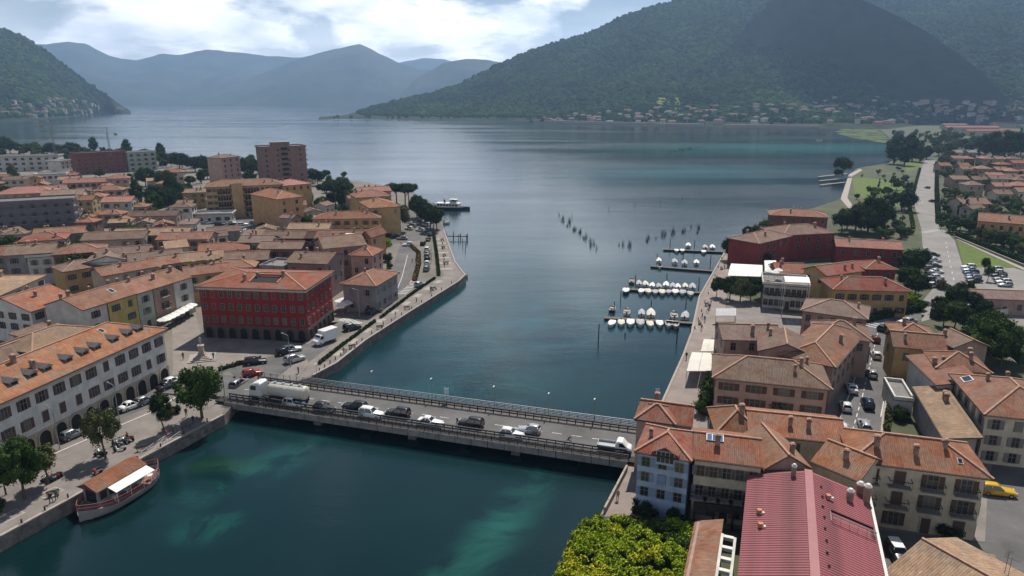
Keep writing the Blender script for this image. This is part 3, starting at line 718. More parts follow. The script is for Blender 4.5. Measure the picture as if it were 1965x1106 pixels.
# --- left bank: waterfront
bld('long white arcaded townhouse with dormers along the quay', (-60, 802), (322, 631), 10.6, 14, 'hip', 3.0, 'white', 'orange', name='arcaded_townhouse', cat='building', faces='FR', cols={'F': 12, 'R': 4}, rows=2, sh='brown', wsz=(1.0, 1.7), chim=3, fl=3, arches={'F': (13, 2.1, 3.0), 'R': (3, 2.0, 2.9)}, ov=.6, cornice=True, base=(3.3, 'beige'), key='arc')
e, ro, rz_, x, y, z, c, yaw, W2, D2 = BINFO['arc']
for k in range(10):
    u = -x+5.5+k*3.35+(.4 if k % 3 else -.3); yy = -y+2.3
    mb = MB(); h = rz_(u, yy)
    mb.box(-.7, 0, -.4, .7, 2.2, .55, 0); mb.box(-.5, -.03, .0, .5, 0, .5, 1)
    mb.face([(-.95, -.3, .5), (0, -.3, 1.05), (0, 2.9, 1.05), (-.95, 2.4, .5)][::-1], 2); mb.face([(.95, -.3, .5), (0, -.3, 1.05), (0, 2.9, 1.05), (.95, 2.4, .5)], 2); mb.face([(-.95, -.3, .5), (.95, -.3, .5), (0, -.3, 1.05)], 0)
    mb.build('dormer', [WM('grey'), GLASS, mat('slate', (.10, .09, .085), .7, var=.3, scale=2)], ro, (u, yy, h))
for k, (u, v) in enumerate([(-.35, .3), (.2, .5), (.5, -.2)]): skylight('arc', u, v)

bld('large red palazzo with arcaded stone base and roof courtyard', (372, 550), (587, 557), 12.5, 17.5, 'hip', 1.5, 'red', 'red', name='red_palazzo', cat='building', faces='FR', cols={'F': 12, 'R': 6}, rows=3, wsz=(.85, 1.5), sh='red', chim=3, fl=4, arches={'F': (9, 1.7, 2.6), 'R': (6, 1.6, 2.5)}, ov=.7, base=(3.1, 'dimstone'), cornice=True, key='palazzo', aer=1)
e, ro, rz_, x, y, z, c, yaw, W2, D2 = BINFO['palazzo']
x0_, x1_, ya, yb_ = -1.5, 5.0, -5.6, -2.2; za, zb_ = rz_(0, ya), rz_(0, yb_)
mb = MB(); mb.face([(x0_, ya, za+.03), (x1_, ya, za+.03), (x1_, yb_, zb_+.03), (x0_, yb_, zb_+.03)], 1)  # black face laid on the slope paints the shade of the courtyard pit
mb.face([(x0_+1.2, yb_-.6, zb_+.04), (x1_, yb_-.6, zb_+.04), (x1_, yb_, zb_+.5), (x0_+1.2, yb_, zb_+.5)], 2)
mb.bar((x0_-.1, ya, za+.1), (x0_-.1, yb_, zb_+.15), .3, .3); mb.bar((x0_, yb_+.1, zb_+.3), (x1_, yb_+.1, zb_+.3), .3, .6); mb.bar((x1_+.1, ya, za+.1), (x1_+.1, yb_, zb_+.15), .25, .25)
mb.build('roof_courtyard', [RIDGE, DARK, WM('darkred')], ro)

# terraced row along the piazza street (continuous eave, different fronts)
A4, B4 = P(158, 596, 9.5), P(369, 531, 9.5); row = [(.0, .2, 'offwhite', 'grey house with tall windows at the near end of the terrace row', 'brown'), (.2, .45, 'yellow', 'yellow terraced house with green shutters facing the piazza street', 'green'), (.45, .6, 'palegreen', 'pale green terraced house between the yellow and the pink front', 'grey'), (.6, .8, 'pinkbrown', 'pinkish brown terraced house with dark balconies facing the piazza street', 'brown'), (.8, 1.0, 'white', 'white terraced house at the end of the row beside the red palazzo', 'grey')]
for t0, t1, wl, lb, shc in row:
    pa, pb = A4.lerp(B4, t0), A4.lerp(B4, t1)
    bld(lb, 'w', ((pa.x, pa.y), (pb.x, pb.y)), 9.5+rnd.uniform(-.1, .25), 12, 'gx', 2.0, wl, rnd.choice(['terra', 'orange', 'terra']), name='terraced_house', cat='house', faces='F', rows=3, sh=shc, chim=2, ov=.12 if t0 else .2, fl=3, bal={'F': (1, 2)} if wl == 'pinkbrown' else None, key=lb)
skylight('yellow terraced house with green shutters facing the piazza street', .1, -.4, 1.3)
bld('white house with broad orange gable roof behind the arcaded townhouse', (58, 599), (150, 570), 8.0, 16, 'gx', 2.6, 'white', 'orange', faces='FL', rows=2, sh='brown', cols={'F': 3, 'L': 4}, chim=2, fl=3)
bld('cream courtyard house with pale tan roof tucked behind the arcaded townhouse', 'c', (128, 652, 15, 76), 8.6, 10, 'hip', 1.8, 'cream', 'tan', rows=2, chim=1)
bld('low grey gabled annexe in the courtyard behind the arcaded townhouse', 'c', (52, 668, 9, 166), 7.6, 9, 'gy', 2.0, 'beige', 'dark', rows=1, chim=0)
bld('small shed roofed outbuilding in the courtyard of white gabled house', 'c', (95, 642, 8, 76), 6.0, 6, 'shed', 1.0, 'pinkbrown', 'brown', rows=1, chim=0, faces='F')
bld('big hipped roof house with tan tiles at the town edge', (-40, 585), (90, 528), 9.0, 22, 'hip', 2.8, 'cream', 'tan', rows=2, sh='brown', chim=2)
# left bank: in front of and behind the loop road
bld('brown roofed waterfront cafe beside the curved road', (652, 545), (722, 550), 7.5, 15, 'hip', 2.0, 'grey', 'terra', faces='FR', rows=2, chim=1, sh='grey')
bld('mauve apartment house with dark roof behind the red palazzo', (545, 504), (628, 507), 10.5, 13, 'gx', 1.6, 'mauve', 'brown', rows=2, chim=3, faces='FR', aer=1)
bld('pink gabled house with long white verge behind the red palazzo', (620, 478), (705, 470), 10, 14, 'gx', 2.4, 'pink', 'brown', rows=2, chim=3)
bld('flat topped house with white awning behind the red palazzo', (497, 512), (545, 515), 9.0, 9, 'flat', 0, 'grey', 'grey', rows=2, chim=0, cols={'F': 3})
bld('terrace house with orange roof overlooking the loop road', (668, 490), (715, 492), 9, 10, 'hip', 1.9, 'pink', 'orange', rows=2, chim=1)
bld('small red roofed house beside the round bush', (690, 455), (712, 457), 9, 10, 'gy', 2.2, 'orange', 'red', rows=1, chim=0)
# hotels and towers
bld('long ochre hotel with stair tower and dark loggias', (391, 360), (545, 354), 14.5, 15, 'hip', 2.4, 'ochre', 'terra', name='hotel', cat='hotel', faces='FR', fl=5, rows=5, cols={'F': 13, 'R': 4}, wsz=(1.0, 1.35), chim=2, ov=.7, key='hotel', sh='brown')
e, ro, rz_, x, y, z, c, yaw, W2, D2 = BINFO['hotel']
for u0, u1 in ((-.72, -.38), (-.02, .38)):
    for k in range(4):
        mb = MB(); mb.box(u0*W2, -D2-.04, 2.2+k*2.9, u1*W2, -D2, 4.4+k*2.9, 0); mb.box(u0*W2, -D2-.5, 1.8+k*2.9, u1*W2, -D2-.002, 2.1+k*2.9, 1)
        n_ = 5
        for i in range(n_+1): xx = u0*W2+(u1-u0)*W2*i/n_; mb.box(xx-.07, -D2-.5, 2.1+k*2.9, xx+.07, -D2-.4, 4.5+k*2.9, 1)
        mb.build('loggia', [DARK, WM('ochre')], e)
mb = MB(); mb.box(-.34*W2, -D2-2.0, 0, -.06*W2, -D2, z+1.4, 0); mb.face([(-.36*W2, -D2-2.3, z+1.4), (-.04*W2, -D2-2.3, z+1.4), (-.04*W2, -D2+2, z+1.7), (-.36*W2, -D2+2, z+1.7)], 1); mb.build('stair_tower', [WM('ochre'), RM('terra')], e)
bld('tall orange apartment block with rows of balconies beside the ochre hotel', (531, 383), (584, 377), 13.5, 24, 'hip', 2.6, 'orange', 'orange', name='apartment_block', cat='building', faces='FR', fl=4, rows=4, cols={'F': 2, 'R': 7}, wsz=(1.1, 1.5), chim=1, bal={'R': (1, 2, 3)}, key='ora')
bld('pink roofed annexe behind the orange apartment block', (543, 357), (600, 352), 14, 16, 'hip', 2.0, 'ochre', 'pink', rows=1, chim=2)
bld('brown high rise apartment tower with rooftop plant room', (497, 284), (588, 281), 25, 16, 'flat', 0, 'brown', 'grey', name='apartment_tower', cat='building', faces='FR', fl=8, rows=8, cols={'F': 4, 'R': 4}, wsz=(1.2, 1.4), chim=0, bal={'R': tuple(range(1, 8)), }, key='high')
e, ro, rz_, x, y, z, c, yaw, W2, D2 = BINFO['high']
mb = MB(); mb.box(-x*.4, -3, z, x*.35, 4, z+2.6, 0); mb.box(-x*.45, -3.4, z+2.6, x*.4, 4.4, z+2.8, 1); mb.build('plant_room', [WM('brown'), CONC], ro)
for u in (-.3, -.1, .1, .55): link('aerial', aerial_mesh(), ro, (u*x, 0, z+2.6 if u < .4 else z))
mb = MB()
for k in range(8): mb.box(-.13*W2, -D2-.35, .8+k*3.1, .22*W2, -D2-.002, 1.0+k*3.1, 0); mb.box(-.1*W2, -D2-.05, 1.4+k*3.1, .19*W2, -D2-.001, 3.0+k*3.1, 1)
mb.build('stair_window', [WM('brick'), DARK], e)
bld('small pink tower block left of the brown high rise', (424, 304), (462, 300), 19, 12, 'hip', 1.6, 'pink', 'brown', name='apartment_tower', cat='building', faces='FR', fl=6, rows=6, cols={'F': 3, 'R': 3}, chim=2)
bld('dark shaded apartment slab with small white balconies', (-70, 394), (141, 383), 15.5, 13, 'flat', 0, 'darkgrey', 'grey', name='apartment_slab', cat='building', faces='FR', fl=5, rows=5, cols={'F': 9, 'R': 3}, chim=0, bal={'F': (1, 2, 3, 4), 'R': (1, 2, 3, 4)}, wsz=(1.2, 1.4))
bld('brick red apartment block with flat roof near the lake', (142, 296), (243, 291), 15, 14, 'flat', 0, 'brick', 'dark', name='apartment_block', cat='building', faces='FR', fl=5, rows=5, cols={'F': 8, 'R': 3}, wsz=(1.4, 1.4), chim=1)
bld('grey green apartment block with layered balconies beside the brick block', (243, 294), (300, 291), 14, 14, 'flat', 0, 'palegreen', 'grey', name='apartment_block', cat='building', faces='FR', fl=4, rows=4, cols={'F': 4, 'R': 3}, wsz=(1.8, 1.4), chim=0, bal={'F': (1, 2, 3)})
bld('long pale grey block near the lake at the town edge', (-30, 302), (112, 299), 11, 14, 'flat', 0, 'offwhite', 'grey', name='apartment_block', cat='building', faces='F', fl=3, rows=3, cols={'F': 9}, wsz=(2.2, 1.6), chim=0)
bld('pale block with white terraces next to the brick block', (116, 310), (142, 307), 9, 12, 'flat', 0, 'white', 'grey', name='apartment_block', cat='building', faces='F', fl=3, rows=2, chim=0)
# filler houses of the old town (eave centre pixel, width, yaw)
FILL = [
 # px, py, w, yaw, z, d, roof, wall, tiles, label
 (45, 372, 26, 20, 9, 16, 'hip', 'ochre', 'pink', 'house with bright pink hipped roof behind the dark slab'),
 (15, 412, 14, 20, 6, 10, 'gx', 'cream', 'orange', 'small orange roofed house left of the dark slab'),
 (92, 366, 16, 24, 8, 12, 'gx', 'cream', 'mauve', 'mauve roofed house beside the bright pink roof'),
 (118, 375, 18, 20, 9, 12, 'gx', 'cream', 'tan', 'tan roofed house behind the dark slab'),
 (145, 385, 14, 10, 9, 10, 'gx', 'ochre', 'orange', 'narrow ochre house behind the end of the dark slab'),
 (185, 350, 34, 20, 8, 12, 'gx', 'pink', 'pink', 'long pink roofed house below the brick block'),
 (225, 343, 12, 20, 10, 11, 'hip', 'pink', 'pink', 'square pink house with pale roof below the brick block'),
 (205, 366, 15, 15, 8, 11, 'hip', 'pink', 'terra', 'pink house with terracotta roof and two dark windows'),
 (182, 378, 9, 15, 7, 9, 'hip', 'pink', 'pink', 'little pink pyramid roofed house near the garden trees'),
 (222, 388, 13, 12, 9, 11, 'gx', 'palegreen', 'pink', 'pale green grey house with white gable end beside the garden trees'),
 (252, 398, 12, 5, 6, 9, 'hip', 'beige', 'orange', 'low house with orange roof in front of the garden trees'),
 (205, 412, 12, 5, 5.5, 9, 'hip', 'beige', 'orange', 'small villa with orange hipped roof and hedge'),
 (290, 415, 20, 8, 7, 9, 'gx', 'pinkbrown', 'dark', 'pinkish house with dark roof and white chimney wall'),
 (345, 398, 10, 10, 8, 9, 'hip', 'white', 'brown', 'little white house left of the ochre hotel'),
 (372, 370, 12, 15, 8, 9, 'gx', 'ochre', 'tan', 'small tan roofed house behind the ochre hotel end'),
 (330, 331, 14, 15, 8, 10, 'hip', 'cream', 'orange', 'house with bright orange roof among trees by the lake'),
 (285, 452, 26, 5, 8, 10, 'gx', 'pinkbrown', 'tan', 'long tan roofed house with a row of small windows'),
 (350, 460, 18, 5, 8, 10, 'gx', 'pink', 'terra', 'pink house with four square windows above the rooftops'),
 (215, 460, 20, 12, 8, 11, 'gx', 'beige', 'brown', 'house with wide greyish brown roof in the old town'),
 (235, 490, 15, 20, 9, 10, 'gx', 'pinkbrown', 'mauve', 'house with mauve roof behind the white arched gable house'),
 (205, 503, 13, 18, 8, 11, 'gy', 'white', 'mauve', 'white gabled house with arched windows in the old town'),
 (150, 486, 14, 24, 9, 11, 'hip', 'brown', 'terra', 'house with small roof terrace and pale awning'),
 (100, 492, 14, 20, 8.5, 11, 'flat', 'offwhite', 'grey', 'pale flat walled house below the dark slab'),
 (55, 488, 13, 20, 9.5, 11, 'gx', 'grey', 'brown', 'grey house with two small windows below the dark slab'),
 (12, 490, 16, 20, 9.0, 11, 'gx', 'stone', 'terra', 'stone house with terracotta roof below the dark slab'),
 (80, 462, 14, 24, 8, 11, 'hip', 'cream', 'red', 'house with red hipped roof just below the dark slab'),
 (112, 450, 16, 24, 8, 10, 'gx', 'pinkbrown', 'terra', 'shaded house right under the dark slab'),
 (165, 515, 12, 50, 7, 10, 'hip', 'ochre', 'brown', 'small ochre house beside the dark courtyard tree'),
 (255, 520, 16, 50, 8, 9, 'gx', 'beige', 'terra', 'house with ridge parallel to the terrace row'),
 (300, 497, 15, 30, 8, 9, 'gx', 'white', 'mauve', 'white house with skylights behind the terrace row'),
 (340, 505, 13, 40, 8, 10, 'gx', 'pinkbrown', 'terra', 'house with terracotta roof behind the white end terrace'),
 (385, 500, 14, 30, 8, 10, 'gx', 'yellow', 'tan', 'yellow house with tan roof left of the flat awning house'),
 (400, 525, 12, 30, 8, 9, 'gx', 'ochre', 'terra', 'narrow ochre house left of the red palazzo roof'),
 (430, 482, 15, 20, 8.5, 10, 'gx', 'ochre', 'orange', 'ochre house with orange roof in the middle of the old town'),
 (470, 500, 13, 10, 8, 10, 'gx', 'brown', 'brown', 'low house with brown roof behind the palazzo ridge'),
 (440, 515, 14, 10, 7.5, 9, 'hip', 'brown', 'terra', 'house with mossy terracotta roof close behind the palazzo'),
 (487, 466, 11, 0, 10, 9, 'gx', 'pink', 'mauve', 'pink house with two square windows above the old town'),
 (535, 478, 14, 0, 9, 9, 'gx', 'brown', 'brown', 'brown house with deep eave beside the flat awning house'),
 (550, 458, 18, 0, 9, 10, 'gx', 'brick', 'brown', 'brick house with chimney row near the car park'),
 (640, 458, 20, 0, 9, 11, 'gx', 'beige', 'terra', 'long house with terracotta roof near the tree garden'),
 (590, 440, 16, 0, 7, 9, 'gx', 'beige', 'tan', 'low tan roofed house with roof garden'),
 (665, 420, 26, 5, 9, 12, 'hip', 'orange', 'orange', 'low orange villa wing with a row of windows'),
 (740, 398, 13, 25, 12, 20, 'hip', 'ochre', 'orange', 'tall ochre lakeside villa with dark hedge'),
 (718, 378, 16, 25, 12, 14, 'hip', 'ochre', 'terra', 'ochre villa with double gables by the umbrella pines'),
 (720, 368, 16, 25, 12, 10, 'gx', 'orange', 'pink', 'villa with pink roof at the lakeside pines'),
 (400, 412, 20, 10, 4, 9, 'flat', 'white', 'grey', 'low white flat building beside the hotel car park'),
 (430, 445, 12, 25, 6, 8, 'gx', 'grey', 'dark', 'dark shed roof beside the hotel car park'),
 (405, 455, 12, 30, 6, 8, 'gx', 'white', 'brown', 'white gabled shed in front of the hotel car park'),
 (40, 345, 20, 20, 6, 10, 'gx', 'cream', 'mauve', 'low house with mauve roof near the pale lakeside block'),
 (95, 335, 18, 20, 7, 10, 'flat', 'white', 'grey', 'white terraced flats below the pale lakeside block'),
 (130, 345, 12, 20, 6, 9, 'gx', 'white', 'tan', 'little white house under the crane'),
 (30, 390, 16, 20, 6, 10, 'gx', 'cream', 'brown', 'house with brown roof beneath the bright pink roof'),
]
for i, (px_, py_, w_, yw, z_, d_, rf, wl, tl, lb) in enumerate(FILL):
    bld(lb, 'c', (px_, py_, w_, yw), z_, d_, rf, None if rf != 'flat' else 0, wl, tl, rows=2, chim=(i*7) % 3+(0 if rf == 'flat' else 1) if rf != 'flat' else 0, sh=('brown' if i % 2 else 'grey'), faces='FR', aer=1 if i % 4 == 0 else 0, ov=.45)

# --- right bank
bld('tall blue house at the bridge end with red hipped roof', (1217, 866), (1328, 886), 9.2, 8.4, 'hip', 1.7, 'blue', 'red', faces='FL', fl=4, rows=3, cols={'F': 3, 'L': 3}, wsz=(1.0, 1.25), sh='blue', chim=1, ov=.45, key='blue')
e, ro, rz_, x, y, z, c, yaw, W2, D2 = BINFO['blue']
mb = MB(); mb.box(-.9, -D2-.35, z-1.3, 1.5, -D2+2.4, z+.75, 0)
for k in range(4): mb.box(-.75+k*.56, -D2-.39, z-.95, -.75+k*.56+.46, -D2-.35, z+.55, 1)
mb.quadroof([(-1.5, -D2-.9, z+.55), (.3, -D2-.9, z+1.5), (.3, 0, z+1.55), (-1.5, -.2, z+.6)][::-1], 2); mb.quadroof([(2.1, -D2-.9, z+.55), (.3, -D2-.9, z+1.5), (.3, 0, z+1.55), (2.1, -.2, z+.6)], 2); mb.face([(-1.2, -D2-.36, z+.7), (1.8, -D2-.36, z+.7), (.3, -D2-.36, z+1.45)], 3)
mb.build('dormer', [WM('blue'), GLASS, RM('red'), FASCIA], e)
bld('cream house with balconies and solar panel roof', (1329, 880), (1466, 897), 9.0, 9.0, 'gx', 1.6, 'cream', 'orange', faces='F', fl=3, rows=3, cols={'F': 5}, wsz=(.95, 1.4), sh='grey', chim=1, ov=.3, key='solar', bal={'F': (1,)})
e, ro, rz_, x, y, z, c, yaw, W2, D2 = BINFO['solar']
mb = MB(); mb.box(-1.1, -.55, 0, 1.1, .55, .1, 0); 
for k in range(3): mb.box(-1.0+k*.7, -.48, .1, -.4+k*.7, .48, .12, 1)
o = mb.build('solar_panel', [STEEL, mat('solar_cells', (.10, .16, .26), .15, var=.2, scale=3)], ro, (-1.6, -.8, rz_(-1.6, -.8)+.12)); o.rotation_euler = (math.atan(1.6/4.5)+.1, 0, 0)
mb = MB(); mb.box(-W2+.3, -D2-1.6, 2.5, W2-.2, -D2, 2.65, 0); mb.box(-W2+.3, -D2-1.62, 2.65, W2-.2, -D2-1.55, 3.5, 1)
for k in range(4): mb.box(-W2+.3+k*2.4, -D2-1.5, 0, -W2+.55+k*2.4, -D2-1.25, 2.5, 0)
mb.build('veranda', [DKWOOD, DKWOOD], e)
bld('red roofed house behind the blue house at the bridge', 'c', (1275, 812, 8.0, -18), 8.2, 7, 'gx', 1.7, 'pink', 'red', rows=1, chim=1, ov=.35, faces='L')
bld('small round fronted house with red roof near the promenade', 'c', (1300, 800, 5.5, 72), 8.6, 6, 'hip', 1.6, 'pink', 'red', rows=1, chim=0, ov=.35, faces='L')
bld('house with orange pyramid roof beside the palm garden', (1372, 832), (1470, 838), 8.0, 8.5, 'hip', 2.2, 'cream', 'orange', rows=1, chim=1, ov=.4)
bld('cream balcony house with long orange tiled roof', (1630, 884), (1907, 920), 9.2, 9.5, 'hip', 2.2, 'cream', 'orange', name='balcony_house', cat='house', faces='FR', fl=3, rows=3, cols={'F': 4, 'R': 3}, wsz=(1.2, 1.8), sh='brown', chim=3, ov=.6, key='balc', bal={'F': (1, 2)})
bld('house with mossy orange roof joining the long roof ridge', 'c', (1530, 842, 13, -14), 8.6, 9, 'gx', 1.5, 'cream', 'orange', rows=1, chim=2, ov=.3)
bld('gabled brown roofed wing behind the corrugated roof', (1464, 902), (1560, 900), 8.4, 9, 'gy', 2.0, 'pinkbrown', 'terra', rows=1, chim=1, ov=.3, faces='L')
bld('orange roofed wing with rooftop bottles beside the corrugated roof', (1555, 885), (1650, 925), 8.6, 8, 'gx', 1.8, 'cream', 'orange', rows=1, chim=1, ov=.3, faces='')
skylight('cream balcony house with long orange tiled roof' if 'cream balcony house with long orange tiled roof' in BINFO else 'balc', .6, -.6, .6)

# big corrugated red roof in the foreground: every sheet course is a part
A7 = P(1437, 908, 7.6); B7 = P(1665, 936, 7.6); yaw7 = R(-21.0); ex = Vector((math.cos(yaw7), math.sin(yaw7), 0)); B7 = A7+ex*13.7; ey = Vector((-ex.y, ex.x, 0)); w7 = (B7-A7).length; d7 = 34.0
c7 = (A7+B7)/2-ey*d7/2; e = empty('workshop', (c7.x, c7.y, 0), yaw7); tag(e, 'workshop under a large corrugated crimson metal roof with vents', 'building')
CRIM = mat('crimson_sheet', (.225, .062, .068), .7, var=.34, scale=.28, spec=.4)
CRIMD = mat('crimson_ridge', (.25, .072, .078), .55, var=.1, scale=.8)
x, y, rh = w7/2, d7/2, 1.9
mb = MB(); mb.box(-x+.4, -y+.4, 0, x-.4, y-.4, 7.5, 0); mb.face([(-x+.4, y-.4, 7.5), (0, y-.4, 7.5+rh-.2), (x-.4, y-.4, 7.5)][::-1], 0); mb.face([(-x+.4, -y+.4, 7.5), (x-.4, -y+.4, 7.5), (0, -y+.4, 7.5+rh-.2)], 0); mb.build('wall', [WM('beige')], e)
mb = MB(); mb.face([(-x, -y, 7.5), (0, -y, 7.5+rh), (0, y, 7.5+rh), (-x, y, 7.5)], 0); mb.face([(x, y, 7.5), (0, y, 7.5+rh), (0, -y, 7.5+rh), (x, -y, 7.5)], 0); ro7 = mb.build('roof', [CRIM], e)
ROW = .42; n7 = int(d7/ROW)
def course(s):
    mb = MB()
    for (a, b, h) in ((0, .10, .02), (.10, .20, .11), (.20, .32, .11), (.32, .42, .02)): pass
    prof = [(0, .03), (.12, .035), (.17, .095), (.25, .095), (.30, .035), (.42, .03)]
    for (u0, h0), (u1, h1) in zip(prof, prof[1:]):
        p = [(0, u0, rh+h0), (0, u1, rh+h1), (s*(x+.15), u1, -.05+h1), (s*(x+.15), u0, -.05+h0)]
        mb.face(p[::-1] if s > 0 else p, 0)
    return mb.mesh('roof_sheet', [CRIM])
cl, crr = course(-1), course(1)
for k in range(n7):
    for s, me in ((-1, cl), (1, crr)): link('roof_sheet', me, ro7, (0, -y+k*ROW, 7.5))
mb = MB(); mb.box(-.45, -y, 7.5+rh-.1, .45, y, 7.5+rh+.16, 0); mb.build('ridge_cap', [CRIMD], ro7)
def rz7(u): return 7.5+rh*(1-abs(u)/x)
ventm = cached('vent', lambda: (lambda m: (m.tube([(0, 0, -.2), (0, 0, .18)], [.09, .09], 8, 0), m.tube([(0, 0, .18), (0, 0, .28)], [.17, .05], 8, 0), m.mesh('roof_vent', [METAL]))[-1])(MB()))
for k in range(14):
    for u in (-.8, .22): link('roof_vent', ventm, ro7, (u*x*(.9 if u > 0 else .62)+(.05 if k % 2 else 0), y-3-k*2.2, rz7(u*x*.8)))
for (u, v, s, hh) in ((-.25, y-1.2, .55, 1.3), (.66, y-3.2, .7, 1.2), (.95, y-1.6, .75, 1.9), (.86, y-.4, .8, 1.2)):
    mb = MB(); mb.box(-s/2, -s/2, -1.5, s/2, s/2, hh, 0)
    mb.tube([(0, 0, hh), (0, 0, hh+.12), (0, 0, hh+.4)], [s*.62, s*.62, s*.3], 10, 1); mb.build('chimney', [CHIM, FRAME], ro7, (u*x, v, rz7(u*x)))
for (u, v) in ((-.78, y-9.5), (-.75, y-12.3), (.3, y-5.0)):
    mb = MB(); mb.cbox((0, 0, .25), .5, .5, .5, 0, .3); mb.cbox((.35, -.1, .15), .4, .3, .3, 1, .1); mb.build('roof_box', [mat('terracotta_pot', (.45, .18, .09), .8), FRAME], ro7, (u*x, v, rz7(u*x)+.1))
# roof terrace cut into the right slope
mb = MB(); u0, u1, v0, v1 = x*.32, x*.97, y-9.6, y-7.6
zc = rz7(u0)
mb.box(u0, v0, rz7(u1)-.3, u1, v1, rz7(u1)+.12, 0); mb.box(u0-.1, v0, rz7(u1)-.3, u0, v1, zc+.15, 1)
mb.face([(u0, v1, rz7(u1)), (u1, v1, rz7(u1)), (u1, v1, rz7(u1)+.3), (u0, v1, zc+.3)], 2); mb.face([(u0, v0, rz7(u1)+.125), (u1, v0, rz7(u1)+.125), (u1, v1, rz7(u1)+.125), (u0, v1, rz7(u1)+.125)], 2)
mb.bar((u0, v0, zc+1.0), (u1, v0, rz7(u1)+1.0), .06, .06, 3); mb.bar((u0, v0+.02, zc+.6), (u1, v0+.02, rz7(u1)+.6), .04, .04, 3)
for k in range(6):
    uu = u0+(u1-u0)*k/5; mb.bar((uu, v0, rz7(u1)), (uu, v0, rz7(uu)+1.0), .05, .05, 3)
mb.build('roof_terrace', [CONC, WM('grey'), DARK, STEEL], ro7)
mb = MB(); mb.bar((x+.2, -y, 7.42), (x+.2, y, 7.42), .3, .3, 0); mb.build('gutter', [FRAME], ro7)
# side terrace with white beams left of the corrugated roof
pe = P(1395, 1060, 4.0); e = empty('pergola', (pe.x, pe.y, 0), yaw7); tag(e, 'white beamed pergola terrace beside the corrugated crimson roof', 'pergola')
mb = MB(); mb.box(-.9, -9, 0, -.6, 3.2, 4.2, 0); mb.build('side_wall', [WM('white')], e)
mb = MB(); mb.box(.55, -9, 0, .85, 3.2, 4.0, 0); mb.build('side_wall', [WM('white')], e)
for k in range(6):
    mb = MB(); mb.box(-.6, 2.6-k*2.1, 3.7, .55, 3.1-k*2.1, 4.15, 0); mb.build('beam', [FRAME], e)
pw = P(1352, 1040, 3.0); e = empty('garden_shed', (pw.x, pw.y, 0), yaw7); tag(e, 'low shed with reddish brown sloped roof beside the hedge', 'shed')
mb = MB(); mb.box(-1.3, -8, 0, 1.6, 4.2, 2.8, 0); mb.build('wall', [WM('pinkbrown')], e)
mb = MB(); mb.quadroof([(-1.6, 4.5, 2.6), (-1.6, -8.3, 2.6), (1.8, -8.3, 3.7), (1.8, 4.5, 3.7)], 0); mb.face([(-1.6, -8.3, 2.6), (-1.6, 4.5, 2.6), (-1.6, 4.5, 2.4), (-1.6, -8.3, 2.4)], 1); mb.build('roof', [RM('terra'), FASCIA], e)
# brown roofed complex above the balcony row
bld('large house with wide brown roof and brown windows by the promenade', (1366, 725), (1599, 749), 8.0, 11.5, 'hip', 2.4, 'pink', 'brown', faces='FL', fl=3, rows=3, cols={'F': 4, 'L': 2}, wsz=(1.6, 1.3), sh='brown', chim=3, ov=.7, cat='house', key='brn')
bld('brown roofed wing facing the lake promenade', (1386, 652), (1505, 655), 7.8, 9.5, 'gx', 1.8, 'pinkbrown', 'mauve', faces='FL', rows=1, chim=2)
bld('brown roofed middle wing of the promenade complex', 'c', (1560, 668, 10, 72), 8.4, 10, 'gx', 2.0, 'pinkbrown', 'brown', faces='F', rows=1, chim=1)
bld('street side house with brown roof and light ridge', (1604, 706), (1660, 640), 8.2, 10, 'hip', 2.2, 'pinkbrown', 'terra', faces='F', rows=2, chim=1, wsz=(1.1, 1.4))
bld('brown roofed house on the street in front of the hipped brown roof', 'c', (1617, 650, 11, -20), 8.0, 10, 'hip', 2.2, 'pinkbrown', 'brown', faces='FR', rows=1, chim=1)
bld('house with grey brown hipped roof beside the flat terrace hotel', (1535, 596), (1667, 614), 8.0, 11, 'hip', 2.0, 'pinkbrown', 'mauve', faces='FR', rows=2, chim=1, cols={'F': 5})
bld('white lakeside hotel with roof terrace and railings', (1463, 545), (1556, 552), 6.6, 11, 'flat', 0, 'offwhite', 'grey', name='hotel', cat='hotel', faces='FL', fl=2, rows=2, cols={'F': 8, 'L': 4}, wsz=(1.0, 1.6), chim=0, key='lakehotel', bal={'F': (1,)})
bld('ochre house with L shaped orange roof behind hedges', (1598, 556), (1752, 560), 7.0, 11, 'hip', 2.2, 'ochre', 'red', faces='FR', fl=2, rows=2, cols={'F': 6, 'R': 2}, sh='brown', chim=2, ov=.7)
bld('dark red rear wing of the ochre house', (1660, 517), (1725, 518), 7.0, 10, 'hip', 1.5, 'darkred', 'red', rows=1, chim=1, faces='FR')
bld('orange roofed front wing of the ochre house', (1586, 530), (1660, 520), 7.2, 9, 'gx', 1.8, 'ochre', 'red', rows=1, chim=2, faces='L')
bld('crimson walled house with long red roof near the car park', (1604, 473), (1735, 480), 7.0, 10, 'gx', 1.8, 'darkred', 'pink', rows=2, chim=2, faces='FR', cols={'F': 5, 'R': 2})
bld('big crimson warehouse with brown roof in shade by the lake', (1457, 468), (1521, 453), 9.0, 12, 'hip', 2.0, 'darkred', 'brown', name='warehouse', cat='building', rows=2, chim=3, faces='FR', wsz=(1.2, 1.6))
bld('crimson warehouse wing with brown roof among dark trees', (1503, 452), (1607, 447), 9.0, 14, 'hip', 2.2, 'darkred', 'brown', name='warehouse', cat='building', rows=2, chim=3, faces='F', cols={'F': 5})
bld('lakeside house with reddish roof at the shore point', (1476, 413), (1592, 418), 7.0, 13, 'hip', 2.0, 'brick', 'terra', rows=1, chim=4, faces='F')
bld('low red roofed restaurant behind the white canopies', (1490, 524), (1552, 526), 5.0, 11, 'gx', 1.8, 'darkred', 'red', rows=1, chim=2, faces='F')
